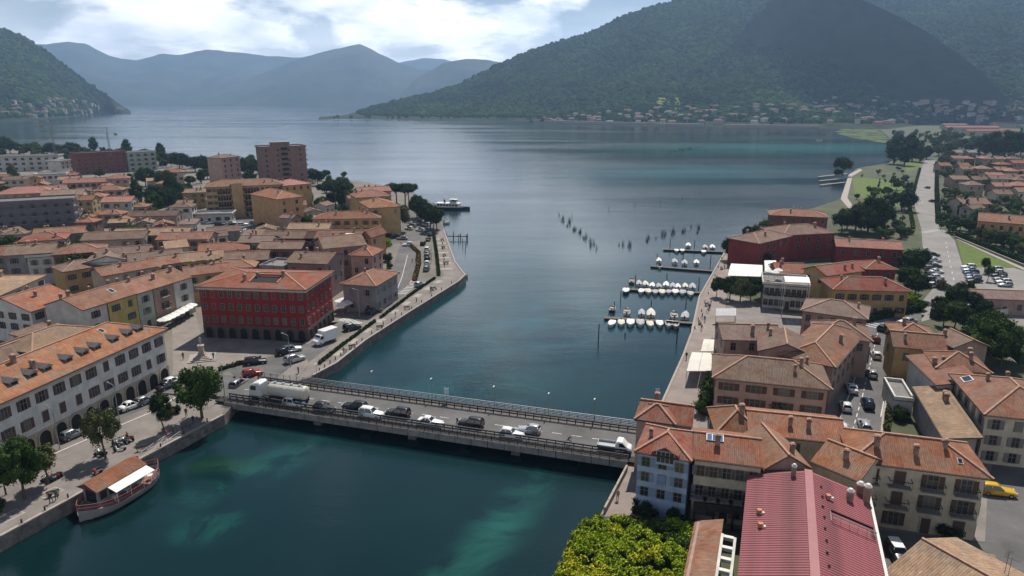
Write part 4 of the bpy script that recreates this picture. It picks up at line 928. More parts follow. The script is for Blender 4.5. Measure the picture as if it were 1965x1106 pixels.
# right of the street
bld('corner house with dark terracotta roof at the street bend', 'c', (1759, 649, 8.5, -17), 7.0, 9, 'hip', 1.8, 'ochre', 'terra', rows=1, chim=1, faces='FL')
bld('house with ochre side wall and terracotta roof on the street', 'c', (1766, 670, 9.5, -17), 7.4, 8, 'gx', 2.0, 'ochre', 'terra', rows=1, chim=1, faces='FL')
bld('narrow house with small terracotta roof beside the dark trees', (1785, 645), (1830, 668), 6.4, 8, 'gx', 1.6, 'pinkbrown', 'brown', rows=1, chim=1, faces='F')
bld('white walled house with brown roof beside the street garden', (1738, 682), (1797, 739), 6.8, 7, 'shed', 1.2, 'white', 'terra', rows=1, chim=2, faces='', key='ww')
bld('long low house with orange roof between street garden and cream house', (1751, 742), (1810, 842), 5.2, 5.0, 'shed', 1.0, 'grey', 'tan', rows=1, chim=2, faces='')
Ab = P(1888, 796, 8.2); bld('big cream house with terracotta hipped roof and grey shutters', 'w', ((Ab.x, Ab.y), (Ab.x+13*math.cos(R(-15.5)), Ab.y+13*math.sin(R(-15.5)))), 8.2, 16.5, 'hip', 2.6, 'cream', 'terra', name='house', faces='FL', fl=3, rows=3, cols={'F': 4, 'L': 5}, sh='grey', wsz=(1.0, 1.5), chim=2, key='bigcream')
skylight('bigcream', -.75, .55, 1.5)
bld('house with terracotta roof behind the big cream house', 'c', (1850, 712, 9, -17), 7.4, 9, 'hip', 2.0, 'cream', 'terra', rows=1, chim=2, faces='FL')
bld('white garage with flat roof beside the street hedge', 'c', (1735, 769, 3.2, -17), 3.2, 9, 'flat', 0, 'white', 'grey', name='garage', cat='garage', rows=1, chim=0, faces='', ov=.1)
bld('tiled roof house at the yard corner with aerials', 'c', (1945, 1090, 12, 118), 5.5, 14, 'gx', 2.2, 'cream', 'tan', rows=1, chim=1, aer=2, faces='')
bld('low tiled shed roof by the small blue car', 'c', (1880, 1118, 6, -14), 3.2, 4.5, 'shed', .8, 'cream', 'tan', name='shed', cat='shed', rows=1, chim=0, faces='', ov=.2)
bld('long low pavilion with mauve roof beside the car park', (1858, 572), (2010, 578), 4.2, 9, 'gx', 1.3, 'pinkbrown', 'mauve', name='pavilion', cat='building', rows=1, chim=0, faces='F')
bld('orange brick house with long terracotta roof and cypresses', (1876, 424), (2030, 436), 7.5, 13, 'gx', 2.4, 'orange', 'terra', rows=2, chim=3, faces='FL', cols={'F': 8, 'L': 3})
bld('house with brown gabled roof among gardens', (1848, 392), (1905, 392), 6.5, 12, 'gx', 2.2, 'beige', 'brown', rows=2, chim=2, faces='F')
bld('beige house with brown roof behind the car park hedge', (1838, 398), (1866, 402), 5.5, 10, 'gy', 1.6, 'beige', 'brown', rows=1, chim=1, faces='F')
TER = [(1838, 304, 'pink', 5), (1925, 314, 'red', 5), (1860, 326, 'tan', 3), (1945, 328, 'pink', 3), (1842, 342, 'brown', 4), (1915, 340, 'brown', 5), (1880, 358, 'mauve', 6), (1840, 292, 'grey', 2), (1820, 318, 'terra', 2), (1935, 372, 'brown', 4)]
g3 = random.Random(9)
for px_, py_, tl, n_ in TER:
    c0 = P(px_, py_, 6.0); yw = R(g3.uniform(-10, 0)); dx = Vector((math.cos(yw), math.sin(yw), 0))
    for k in range(n_):
        wd = g3.uniform(8, 11.5); c1 = c0+dx*k*11.5+Vector((0, g3.uniform(-3, 3), 0)); a1, b1 = c1-dx*wd/2, c1+dx*wd/2; tk_ = tl if g3.random() < .7 else g3.choice(['terra', 'brown', 'pink']); wl = g3.choice(['pinkbrown', 'beige', 'cream', 'brick'])
        bld('%s walled terrace house with %s roof among the gardens on the plain' % (wl.replace('pinkbrown', 'pinkish'), tk_.replace('terra', 'terracotta')), 'w', ((a1.x, a1.y), (b1.x, b1.y)), g3.uniform(5.2, 6.8), g3.uniform(9, 12), g3.choice(['gx', 'gx', 'hip']), 1.9, wl, tk_, rows=1, chim=1, faces='F', name='terraced_house', group='terrace houses on the plain', key='t%d_%d' % (px_, k))
LL = [(1868, 245, 120, 'pink'), (1905, 252, 100, 'red'), (1835, 240, 60, 'mauve'), (1930, 238, 60, 'pink')]
for px_, py_, w_, tl in LL: bld('long low %s roofed hall on the plain beyond the tall dark trees' % {'pink': 'rose', 'red': 'brick red', 'mauve': 'greyish'}[tl]+(' nearest the hills' if px_ == 1930 else ''), 'c', (px_, py_, w_*.7, -4), 7, 16, 'gx', 2.5, 'beige', tl, rows=1, chim=0, faces='', name='hall', cat='building')

def free(x, y, m):
    for (e, ro, rz, hx, hy, z, c, yaw, W2, D2) in BINFO.values():
        dx, dy = x-c.x, y-c.y; u = dx*math.cos(yaw)+dy*math.sin(yaw); v = -dx*math.sin(yaw)+dy*math.cos(yaw)
        if abs(u) < hx+m and abs(v) < hy+m: return False
    return True
g4 = random.Random(31); made = 0
for t in range(1500):
    px_, py_ = g4.uniform(-10, 700), g4.uniform(345, 560); p0 = P(px_, py_, 0)
    if py_ < 400 and px_ > 380: continue
    if px_ > 540 and py_ > 470 or not free(p0.x, p0.y, 4.2): continue
    if 375 < px_ < 540 and 405 < py_ < 470: continue
    wl, tl = g4.choice(['beige', 'pinkbrown', 'cream', 'brown', 'offwhite', 'ochre']), g4.choice(['terra', 'brown', 'tan', 'mauve', 'orange']); yw = R(g4.choice([15, 20, 70, 5, 30])); wd, dd = g4.uniform(6, 8.5), g4.uniform(6, 8)
    dx = Vector((math.cos(yw), math.sin(yw), 0)); ny_ = Vector((-dx.y, dx.x, 0)); a1 = p0-dx*wd/2-ny_*dd/2; b1 = p0+dx*wd/2-ny_*dd/2
    bld('small %s walled annexe with %s roof squeezed between old town houses' % (wl.replace('pinkbrown', 'pinkish').replace('offwhite', 'pale'), tl.replace('terra', 'terracotta')), 'w', ((a1.x, a1.y), (b1.x, b1.y)), g4.uniform(4.5, 8.0), dd, g4.choice(['gx', 'gy', 'hip', 'shed', 'gx']), None if True else 0, wl, tl, rows=1, chim=g4.choice([0, 1, 2]), faces='FR', name='house', group='small annexes in the old town', ov=.35, aer=g4.choice([0, 0, 1]), key='an%d' % made)
    made += 1
    if made >= 46: break
# ------------------------------------------------------------------ roads, squares, quays
Z1, Z2, Z3 = .012, .024, .036
lr = sheet('lake_road', [(-200, 985), (60, 870), (170, 828), (300, 776), (345, 745), (440, 712), (470, 745), (520, 752), (600, 690), (660, 640), (742, 590), (800, 548), (810, 500), (800, 470), (770, 462), (758, 500), (742, 555), (735, 580), (700, 600), (640, 625), (560, 672), (430, 712), (330, 722), (250, 765), (120, 815), (-200, 920)], ASPH, Z1)
sheet('promenade', [(-200, 1125), (0, 1026), (130, 957), (275, 876), (425, 797), (432, 780), (445, 735), (345, 752), (300, 783), (170, 838), (60, 882), (-200, 1000)], PAVE, Z2)
sheet('promenade', [(600, 719), (645, 694), (700, 651), (790, 593), (880, 537), (890, 528), (870, 503), (856, 460), (848, 440), (838, 448), (842, 500), (852, 530), (800, 556), (742, 596), (660, 646), (600, 690), (556, 722), (540, 742)], PAVE, Z2)
sheet('old_town_paving', [(1330, 850), (1372, 690), (1400, 560), (1500, 600), (1660, 610), (1640, 720), (1580, 860)], PAVE, .006)
sheet('old_town_paving', [(1216, 990), (1222, 890), (1330, 850), (1700, 860), (1905, 880), (1890, 1040), (1640, 1015), (1380, 1015)], PAVE, .008)
sheet('piazza', [(330, 720), (430, 710), (560, 671), (640, 624), (650, 618), (592, 660), (385, 640), (375, 600), (330, 625), (332, 700)], PLAZA, Z2)
sheet('loop_car_park', [(742, 470), (800, 462), (850, 440), (838, 405), (790, 408), (720, 452)], ASPH, Z2)
sheet('hotel_car_park', [(385, 425), (520, 418), (530, 455), (420, 465)], ASPH, Z1)
pr = sheet('lake_promenade', [(1226, 862), (1264, 788), (1312, 683), (1328, 641), (1343, 571), (1392, 487), (1420, 480), (1400, 540), (1388, 620), (1370, 690), (1360, 760), (1330, 850)], PINKPAVE, Z2)
st = sheet('side_street', [(1580, 860), (1612, 780), (1640, 715), (1658, 650), (1668, 622), (1735, 598), (1775, 605), (1740, 640), (1722, 680), (1706, 740), (1694, 800), (1690, 860)], ASPH, Z1)
mr_ = sheet('main_road', [(1768, 618), (1770, 578), (1792, 552), (1770, 470), (1768, 440), (1752, 385), (1770, 318), (1775, 308), (1796, 308), (1798, 380), (1802, 430), (1832, 462), (1858, 545), (1815, 578), (1787, 612)], mat('pale_asphalt', (.20, .185, .172), .93, var=.18, scale=.1), Z1)
sheet('car_park', [(1845, 512), (1935, 512), (2040, 540), (2040, 570), (1850, 560), (1862, 545)], mat('pale_asphalt', (0, 0, 0)), Z1)
sheet('yard', [(1640, 1010), (1890, 1042), (1896, 925), (1908, 880), (2150, 900), (2150, 1180), (1640, 1200)], ASPH, Z1)
sheet('lawn', [(1837, 461), (1925, 500), (1960, 515), (1850, 513)], GRASS, Z2)
sheet('park_lawn', [(1636, 340), (1700, 345), (1745, 355), (1748, 380), (1735, 400), (1640, 375)], GRASS, Z2)
sheet('park_lawn', [(1735, 312), (1768, 310), (1765, 322), (1740, 330)], GRASS, Z2)
sheet('park_path', [(1613, 382), (1629, 335), (1650, 324), (1655, 327), (1636, 338), (1626, 380), (1640, 400), (1630, 402)], PALE, Z2+.004)
sheet('kerb_wall_strip', [(1835, 459), (1838, 459), (1965, 514), (1965, 519)], PALE, .12)
sheet('plain_lane', [(1880, 610), (1975, 598), (2100, 620), (2100, 640), (1960, 625), (1900, 622)], mat('pale_asphalt', (0, 0, 0)), Z1)
sheet('garden_yard', [(1935, 690), (1905, 640), (1960, 640), (2100, 700), (2100, 760)], mat('pale_asphalt', (0, 0, 0)), Z1)
sheet('street_pavement', [(1694, 800), (1706, 740), (1720, 690), (1726, 690), (1716, 745), (1708, 800), (1702, 860), (1690, 860)], PALE, .10)
sheet('bridge_end_quay', [(1150, 992), (1200, 900), (1216, 880), (1224, 890), (1222, 990)], PINKPAVE, Z2)
# painted markings (parts of the road they lie on)
def dash(parent, pts, w_=.18, step=None, ln=None, z=Z1+.012):
    q = [P(a, b, z) for a, b in pts]
    for a, b in zip(q, q[1:]):
        L_ = (b-a).length; d = (b-a).normalized(); n = Vector((-d.y, d.x, 0))*w_/2
        s = 0.0
        while s < L_:
            e_ = min(L_, s+(ln or L_)); mb = MB(); p0, p1 = a+d*s, a+d*e_
            mb.face([p0-n, p1-n, p1+n, p0+n]); mb.build('lane_line', [LINE], parent); s += step or L_+1
dash(lr, [(60, 890), (170, 842), (300, 787), (345, 757)], .22, z=Z2+.02); dash(lr, [(755, 575), (772, 530), (782, 490)], .16)
dash(lr, [(60, 842), (170, 808), (290, 765)], .15, 6, 3)
dash(st, [(1632, 840), (1655, 760), (1672, 690), (1684, 640)], .16, 3.0, 1.6); dash(st, [(1690, 800), (1702, 740), (1716, 690)], .16); dash(st, [(1600, 830), (1625, 770), (1650, 700), (1662, 655)], .16)
dash(mr_, [(1815, 465), (1822, 500), (1832, 545)], .2, 9, 3)
def zebra(parent, a, b, n=8, ln=2.6, w_=.45, z=Z1+.014):
    p, q = P(a[0], a[1], z), P(b[0], b[1], z); d = (q-p).normalized(); m_ = Vector((-d.y, d.x, 0))
    for k in range(n):
        c = p.lerp(q, (k+.5)/n); mb = MB(); mb.face([c-d*w_/2-m_*ln/2, c+d*w_/2-m_*ln/2, c+d*w_/2+m_*ln/2, c-d*w_/2+m_*ln/2]); mb.build('crossing_stripe', [LINE], parent)
zebra(lr, (655, 612), (690, 622)); zebra(lr, (770, 565), (800, 540), 9); zebra(lr, (735, 588), (748, 560), 6); zebra(st, (1668, 628), (1700, 612), 6); zebra(mr_, (1772, 447), (1800, 441), 7)
for k in range(7):  # parking bay marks on the yard
    pass
pm = scn.objects['promenade']; pm2 = scn.objects['promenade.001']
def slabs(parent, pts, n, w_, l_, z=Z2+.008):
    q = [P(a, b, z) for a, b in pts]; tot = sum((b-a).length for a, b in zip(q, q[1:])); 
    for k in range(n):
        s = tot*(k+.5)/n
        for a, b in zip(q, q[1:]):
            L_ = (b-a).length
            if s <= L_: break
            s -= L_
        d = (b-a).normalized(); m_ = Vector((-d.y, d.x, 0)); c = a+d*s
        mb = MB(); mb.face([c-d*l_/2-m_*w_/2, c+d*l_/2-m_*w_/2, c+d*l_/2+m_*w_/2, c-d*l_/2+m_*w_/2]); mb.build('paving_panel', [PALE], parent)
slabs(pm2, [(632, 690), (700, 636), (790, 575), (850, 535)], 9, 1.8, 3.2); slabs(pm2, [(857, 522), (850, 490), (843, 455)], 7, 4.2, 1.9)
for (a_, b_) in (((0, 1000), (40, 980)), ((80, 955), (115, 937))):
    p, q = P(*a_, Z2+.01), P(*b_, Z2+.01); d = (q-p).normalized(); m_ = Vector((-d.y, d.x, 0)); 
    for (u0, u1, v0, v1) in ((0, 1, -1, -.75), (0, 1, .75, 1), (0, .08, -.75, .75), (.92, 1, -.75, .75)):
        L_ = (q-p).length; mb = MB(); mb.face([p+d*L_*u0+m_*v0*1.1, p+d*L_*u1+m_*v0*1.1, p+d*L_*u1+m_*v1*1.1, p+d*L_*u0+m_*v1*1.1]); mb.build('paving_panel', [PALE], pm)
for r_ in (1.0, 2.0, 3.0, 4.0):   # ring pattern set in the lake promenade
    c = P(1362, 630, Z2+.008); mb = MB(); n_ = 28
    for k in range(n_):
        a0, a1 = 2*math.pi*k/n_, 2*math.pi*(k+1)/n_
        mb.face([(c.x+r_*math.cos(a0), c.y+r_*math.sin(a0), c.z), (c.x+(r_+.3)*math.cos(a0), c.y+(r_+.3)*math.sin(a0), c.z), (c.x+(r_+.3)*math.cos(a1), c.y+(r_+.3)*math.sin(a1), c.z), (c.x+r_*math.cos(a1), c.y+r_*math.sin(a1), c.z)])
    mb.build('paving_ring', [PALE], pr)
# white kerb stones along the quay edges
def kerb(name, pts, label, w_=.45, h=.16, m=PALE, ln=2.4):
    q = [P(a, b, 0) for a, b in pts]; e = empty(name, (0, 0, 0)); e['kind'] = 'structure'
    for a, b in zip(q, q[1:]):
        n_ = max(1, int((b-a).length/ln))
        for k in range(n_):
            p0, p1 = a.lerp(b, k/n_), a.lerp(b, (k+.985)/n_)
            mb = MB(); mb.bar((p0.x, p0.y, h/2+.02), (p1.x, p1.y, h/2+.02), w_, h); mb.build('kerb_stone', [m], e)
kerb('quay_kerb', [(0, 1030), (130, 960), (275, 878), (428, 797)], ''); kerb('quay_kerb', [(600, 721), (645, 697), (700, 654), (790, 596), (880, 540), (892, 528), (873, 503), (851, 441)], '')
kerb('quay_kerb', [(1265, 786), (1312, 681), (1327, 640), (1342, 570), (1390, 486)], '')
kerb('flowerbed_kerb', [(768, 466), (790, 470), (801, 485), (800, 510), (793, 535), (785, 548)], '', .4, .25, mat('pink_kerb', (.42, .22, .18), .9))
def hedge(label, pts, w_=.9, h=.8, m='dark', n_per=26, name='hedge', cat='hedge', z=0, group=None):
    q = [P(a, b, z) for a, b in pts]; mb = MB(); rg = random.Random(len(label)+int(pts[0][0]))
    for a, b in zip(q, q[1:]):
        L_ = (b-a).length; d = (b-a).normalized(); nn = Vector((-d.y, d.x, 0))
        mb.bar((a.x, a.y, z+h*.42), (b.x, b.y, z+h*.42), w_*.7, h*.84)
        for k in range(int(L_*n_per)):
            s = rg.uniform(0, L_); u = rg.uniform(-.5, .5)*w_; t = rg.uniform(.1, 1.0)*h
            if rg.random() < .6: t = h*rg.uniform(.85, 1.08)
            else: u = rg.choice((-.5, .5))*w_
            c = a+d*s+nn*u+Vector((0, 0, t)); ax = Vector((rg.gauss(0, 1), rg.gauss(0, 1), rg.gauss(0, 1))).normalized(); bx = ax.orthogonal().normalized(); cx = ax.cross(bx); r_ = rg.uniform(.12, .26)
            mb.face([c-bx*r_-cx*r_*.6, c+bx*r_-cx*r_*.6, c+bx*r_+cx*r_*.6, c-bx*r_+cx*r_*.6])
    o = mb.build(name, [LEAF[m]]); tag(o, label, cat, group); return o
hedge('low dark hedge between the lake road and the promenade by the palazzo', [(612, 700), (660, 662), (720, 618)], .6, .6)
hedge('low dark hedge between the road and the wide promenade before the cafe', [(730, 612), (790, 566), (835, 535)], .6, .6)
hedge('dark planter hedge between the parked cars and the wide promenade', [(842, 530), (838, 490), (832, 450)], .9, .9)
hedge('reddish flower bed hedge inside the loop road', [(795, 540), (803, 510), (803, 486), (788, 472)], 1.4, .5, 'autumn')
hedge('dark clipped hedge row on the piazza edge', [(420, 712), (460, 700), (500, 690)], .7, .7)
hedge('narrow green hedge along the right pavement of the street', [(1700, 830), (1712, 750), (1722, 700)], .9, 1.0, 'olive')
hedge('long dark hedge beside the ochre house and the street bend', [(1662, 618), (1700, 610), (1762, 596)], 1.6, 1.8)
hedge('tall dark hedge wall along the lane behind the trees', [(1790, 612), (1880, 600), (1900, 640), (1965, 700)], 3.0, 3.0)
hedge('trimmed hedge along the far side of the lawn', [(1835, 452), (1880, 470), (1965, 505)], 2.0, 1.6)
hedge('hedge between the main road and the garden terraces', [(1800, 430), (1797, 370), (1797, 315)], 2.0, 2.0, 'dark')
hedge('hedge along the park side of the main road', [(1752, 440), (1745, 400), (1765, 325)], 1.4, 1.2, 'mid')

# ------------------------------------------------------------------ bridge
N0, N1 = P(430, 771, .6), P(1206, 886, .6)
dB = (N1-N0); LB = dB.length; dB.normalize(); yawB = math.atan2(dB.y, dB.x)
br = empty('road_bridge', (N0.x, N0.y, 0), yawB); tag(br, 'long low road bridge with steel railings and side walkways across the channel', 'bridge')
ROADW, WALK = 8.0, 1.7; y0, y1, y2, y3 = 0, WALK, WALK+ROADW, 2*WALK+ROADW+.5
mb = MB(); mb.box(-6, y1, -.5, LB+5, y2, .6, 0); mb.build('deck', [ASPH], br)
mb = MB(); mb.box(-2, y0, .3, LB+1, y1-.02, .58, 0); mb.build('walkway', [DKWOOD], br)  # near walkway: its shadow is put into the dark timber colour
mb = MB(); mb.box(-2, y2+.02, .3, LB+1, y3, .58, 0); mb.build('walkway', [WOOD], br)
for k in range(9):
    mb = MB(); mb.box(k*LB/8-.9, y0+1.6, -1.4, k*LB/8+.9, y3-1.6, -.52, 0); mb.build('cross_beam', [CONC], br)
    if 0 < k < 8 and k % 2 == 0:
        mb = MB(); mb.box(k*LB/8-.7, y0+1.2, -5, k*LB/8+.7, y3-1.2, -1.42, 0); mb.build('pier', [STONE], br)
npan = 26
for k in range(npan):
    x0_, x1_ = k*LB/npan, (k+.96)*LB/npan
    mb = MB(); mb.box(x0_, y0-.16, -.55, x1_, y0-.02, .58, 0); mb.build('fascia_panel', [CONC], br)
    mb = MB(); mb.box(x0_, y3+.02, -.4, x1_, y3+.14, .5, 0); mb.build('fascia_panel', [CONC], br)
def railing(yy, z0, h, m, bars=3, step=1.9, name='railing', wd=.07, post=.09, topw=.1):
    n_ = int(LB/step)
    for j in range(6):
        k0, k1 = j*n_//6, (j+1)*n_//6
        mb = MB()
        for k in range(k0, k1+1):
            xx = k*LB/n_; mb.box(xx-post/2, yy-post/2, z0, xx+post/2, yy+post/2, z0+h, 0)
        for b_ in range(bars):
            zz = z0+h*(b_+1)/bars; mb.bar((k0*LB/n_, yy, zz), (k1*LB/n_, yy, zz), topw if b_ == bars-1 else wd, wd)
        mb.build(name, [m], br)
railing(y0+.06, .58, 1.1, METAL, 4, 1.45, wd=.05, topw=.12)
railing(y1-.15, .58, .95, METAL, 2, 1.45, 'guard_rail', .22, .14, .22)
railing(y2+.18, .58, .95, METAL, 2, 1.45, 'guard_rail', .22, .14, .22)
railing(y3-.06, .58, 1.15, STEEL, 4, 1.45, wd=.05, topw=.1)
for (a_, b_, w_) in ((0, LB, .13),):
    mb = MB(); n_ = 22
    for k in range(n_): 
        q = MB(); q.box(k*LB/n_, (y1+y2)/2-.07, .604, (k+.5)*LB/n_, (y1+y2)/2+.07, .608); q.build('lane_line', [LINE], br)
    for yy in (y1+.35, y2-.35):
        q = MB(); q.box(0, yy-.06, .604, LB, yy+.06, .608); q.build('edge_line', [LINE], br)
# ramps from the banks up to the bridge deck
def wb(x, y, z): c_, s_ = math.cos(yawB), math.sin(yawB); return Vector((N0.x+x*c_-y*s_, N0.y+x*s_+y*c_, z))
for nm, xa, xb in (('bridge_ramp', -6, -16), ('bridge_ramp', LB+5, LB+18)):
    mb = MB(); a, b, c, d = wb(xa, y1-1, .602), wb(xa, y2+1, .602), wb(xb, y2+1, .03), wb(xb, y1-1, .03)
    f_ = [a, b, c, d]; 
    if (b-a).cross(c-a).z < 0: f_.reverse()
    mb.face(f_); 
    for p, q in ((a, d), (b, c)): mb.face([p, q, (q.x, q.y, -.3), (p.x, p.y, -.3)])
    struct(mb.build(nm, [ASPH]))
def deck(px_, py_): p = P(px_, py_, .62); return p

# ------------------------------------------------------------------ vehicles
def car_meshes(kind):
    def f():
        p = dict(hatch=(4.0, 1.74, 1.48, .95, -1.85, .55, -1.55, -.05), sedan=(4.5, 1.80, 1.44, .95, -1.60, .60, -1.05, -.05), suv=(4.45, 1.86, 1.68, 1.08, -2.1, .75, -1.85, .15), wagon=(4.6, 1.8, 1.50, .96, -2.2, .62, -1.9, 0.0), mini=(3.6, 1.62, 1.5, .96, -1.65, .75, -1.4, .25))[kind]
        Ln, W_, H_, zb, xr, xf, xrt, xft = p; h = Ln/2; hw = W_/2
        def ring(x, hw, z0, zt, crown=.06):
            return [(x, -hw*.92, z0), (x, -hw, z0+.18), (x, -hw, zt-.22), (x, -hw*.93, zt-.04), (x, -hw*.55, zt+crown), (x, hw*.55, zt+crown), (x, hw*.93, zt-.04), (x, hw, zt-.22), (x, hw, z0+.18), (x, hw*.92, z0)]
        hood = zb-.1
        b = MB(); b.smooth = True
        b.loft([ring(-h, hw*.80, .42, zb-.22, .02), ring(-h+.08, hw*.93, .30, zb-.05), ring(-h+.45, hw, .22, zb), ring(xr+.2, hw, .2, zb+.02), ring(0, hw, .2, zb), ring(xf, hw, .2, zb-.01), ring(xf+.25, hw*.99, .2, hood), ring(h-.45, hw*.96, .22, hood-.08), ring(h-.12, hw*.88, .28, hood-.2), ring(h, hw*.74, .38, hood-.34, .0)], 0)
        # roof panel and pillars
        g = hw*.90; t = hw*.70
        zt = H_
        rr = [[(x, -w_, z), (x, w_, z), (x, w_, z+.05), (x, -w_, z+.05)] for x, w_, z in ((xrt-.08, t*.95, zt-.09), (xrt+.25, t, zt-.04), ((xrt+xft)/2, t*1.02, zt-.02), (xft-.2, t, zt-.04), (xft+.06, t*.95, zt-.1))]
        b.loft(rr, 0)
        for s in (-1, 1):
            b.bar((xf-.02, s*g, zb-.02), (xft+.02, s*t*.95, zt-.07), .09); b.bar((xr+.05, s*g*.98, zb-.02), (xrt-.03, s*t*.95, zt-.07), .13)
            mxx = (xrt+xft)/2-.05; b.bar((mxx, s*g*1.0, zb-.02), (mxx, s*t*1.0, zt-.05), .09)
            b.cbox((xf-.15, s*(hw+.09), zb+.06), .14, .2, .13, 0)
        body = b.mesh('body', [PAINT['white']])
        gl = MB(); gl.loft([[(xr+.06, -g, zb-.06), (xf, -g, zb-.06), (xf, g, zb-.06), (xr+.06, g, zb-.06)], [(xrt, -t, zt-.06), (xft, -t, zt-.06), (xft, t, zt-.06), (xrt, t, zt-.06)]], 0, True, False)
        glass = gl.mesh('window_glass', [CARGLASS])
        return body, glass, (h*.62, -h*.62, hw-.1), (h, hw, zb)
    return cached(('car', kind), f)
def wheel_mesh(r=.32, w_=.22):
    def f():
        m = MB(); m.tube([(0, -w_/2, 0), (0, w_/2, 0)], [r, r], 14, 0); m.tube([(0, -w_/2-.012, 0), (0, w_/2+.012, 0)], [r*.62, r*.62], 10, 1); return m.mesh('wheel', [TYRE, RIM])
    return cached(('wheel', r, w_), f)
def lamp_mesh(n, m):
    return cached((n,), lambda: (lambda b: (b.cbox((0, 0, 0), .1, .34, .16, 0), b.mesh(n, [m]))[1])(MB()))
def car(label, p, yaw, kind='hatch', colr='white', name='car', cat='car', group=None, roof=None):
    body, glass, (xf, xr, hw), (h, bw, zb) = car_meshes(kind)
    e = empty(name, p, R(yaw)); tag(e, label, cat, group)
    link('body', body, e, None, 0, [PAINT[colr]]); link('window_glass', glass, e)
    for x_ in (xf, xr):
        for s in (-1, 1): link('wheel', wheel_mesh(), e, (x_, s*hw, .32))
    for s in (-1, 1):
        link('headlight', lamp_mesh('headlight', HEADL), e, (h-.13, s*bw*.66, zb-.30)); link('tail_light', lamp_mesh('tail_light', TAILL), e, (-h+.04, s*bw*.70, zb-.16))
    return e
yb = math.degrees(yawB)
def onb(px_, py_): return P(px_, py_-3.2, .62)
car('white hatchback on the bridge beside the tanker trailer', onb(564, 782), yb, 'hatch', 'white')
car('dark grey hatchback on the bridge behind the white hatchback', onb(623, 792), yb, 'hatch', 'black')
car('black estate car on the far lane of the bridge', onb(681, 788), yb+180, 'wagon', 'black')
car('white people carrier on the near lane of the bridge', onb(713, 803), yb, 'suv', 'white')
car('black suv on the far lane of the bridge with its bonnet lit', onb(764, 802), yb+180, 'suv', 'black')
car('white saloon car in the middle of the bridge', onb(826, 819), yb, 'sedan', 'white')
car('black suv beside the pedestrian on the bridge', onb(904, 822), yb+180, 'suv', 'black')
car('white hatchback on the bridge ahead of the cyclist', onb(982, 842), yb, 'hatch', 'white')
car('silver hatchback on the far lane of the bridge', onb(1015, 834), yb+180, 'hatch', 'silver')
# street cars on the right bank
ys = 73
for (px_, py_, k, c_, lb, yw) in [(1614, 826, 'hatch', 'white', 'white hatchback at the near end of the side street', ys), (1658, 822, 'wagon', 'silver', 'silver estate car at the near end of the side street queue', ys), (1664, 780, 'suv', 'darkblue', 'dark blue suv queueing in the side street', ys), (1622, 785, 'hatch', 'white', 'white hatchback parked by the wide brown roofed house', ys), (1634, 750, 'sedan', 'white', 'white saloon parked beside the street side house', ys), (1672, 722, 'hatch', 'silver', 'silver hatchback in the side street queue', ys), (1680, 686, 'hatch', 'white', 'white hatchback in the side street queue behind the silver hatchback', ys), (1679, 655, 'hatch', 'darkred', 'dark red hatchback in the side street queue', ys), (1697, 634, 'wagon', 'black', 'black estate car at the street bend', 35), (1734, 627, 'suv', 'white', 'white suv at the street bend', 30), (1746, 620, 'hatch', 'silver', 'silver hatchback following the white suv round the bend', 28), (1710, 660, 'hatch', 'white', 'white hatchback parked before the corner house', 70), (1715, 648, 'mini', 'grey', 'small grey car parked at the corner house wall', 70), (1622, 720, 'hatch', 'black', 'black car parked in the passage between the brown houses', 70)]:
    car(lb, P(px_, py_, .02), yw, k, c_)
# left bank
for (px_, py_, k, c_, lb, yw) in [(485, 721, 'hatch', 'red', 'bright red hatchback turning on the bridge approach', 35), (459, 742, 'suv', 'grey', 'grey suv waiting beside the big round tree', 78), (566, 694, 'suv', 'silver', 'silver suv on the lake road below the palazzo', 45), (491, 698, 'wagon', 'black', 'black estate car parked by the piazza hedge', 20), (548, 680, 'hatch', 'black', 'black hatchback parked at the palazzo corner', 30), (562, 674, 'hatch', 'white', 'white hatchback parked at the palazzo corner', 30), (676, 633, 'suv', 'black', 'black suv on the lake road beside the palazzo', 40), (718, 601, 'wagon', 'black', 'black estate car on the lake road before the cafe', 42), (806, 549, 'hatch', 'silver', 'silver hatchback entering the loop road crossing', 60), (254, 783, 'sedan', 'white', 'white saloon in front of the arcades', 60), (280, 774, 'hatch', 'grey', 'grey hatchback beside the white saloon at the arcades', 62), (323, 745, 'sedan', 'black', 'black saloon near the end of the arcades', 62), (334, 736, 'hatch', 'white', 'white hatchback near the end of the arcades', 62), (216, 797, 'wagon', 'black', 'black estate car half hidden by the leaning quay tree', 62), (140, 840, 'mini', 'grey', 'small grey car parked under the arcades', 65)]:
    car(lb, P(px_, py_, .02), yw, k, c_)
kinds = ['hatch', 'suv', 'sedan', 'wagon']; 
for i, (px_, py_, c_) in enumerate([(822, 462, 'black'), (820, 482, 'white'), (820, 490, 'grey'), (820, 500, 'black'), (820, 508, 'white'), (819, 519, 'grey'), (826, 452, 'darkblue'), (812, 470, 'black')]):
    car('%s %s car parked nose to tail beside the flower bed loop' % ({'black': 'glossy black', 'grey': 'mid grey', 'white': 'clean white', 'darkblue': 'navy blue'}[c_], kinds[i % 4].replace('hatch', 'compact')), P(px_, py_, .04), 88, kinds[i % 4], c_, group='cars beside the flower bed loop')
for i in range(14):
    px_, py_ = 785+(i % 7)*5.2+(i//7)*4, 441-(i % 7)*5.0+(i//7)*3; c_ = ['white', 'silver', 'black', 'grey', 'white', 'darkblue', 'silver'][(i*3) % 7]
    if i//7: px_ += 18
    car('%s car in the shaded car park under the lakeside pines' % c_.replace('darkblue', 'dark blue'), P(px_, py_, .04), 150, kinds[i % 4], c_, group='cars in the shaded lakeside car park')
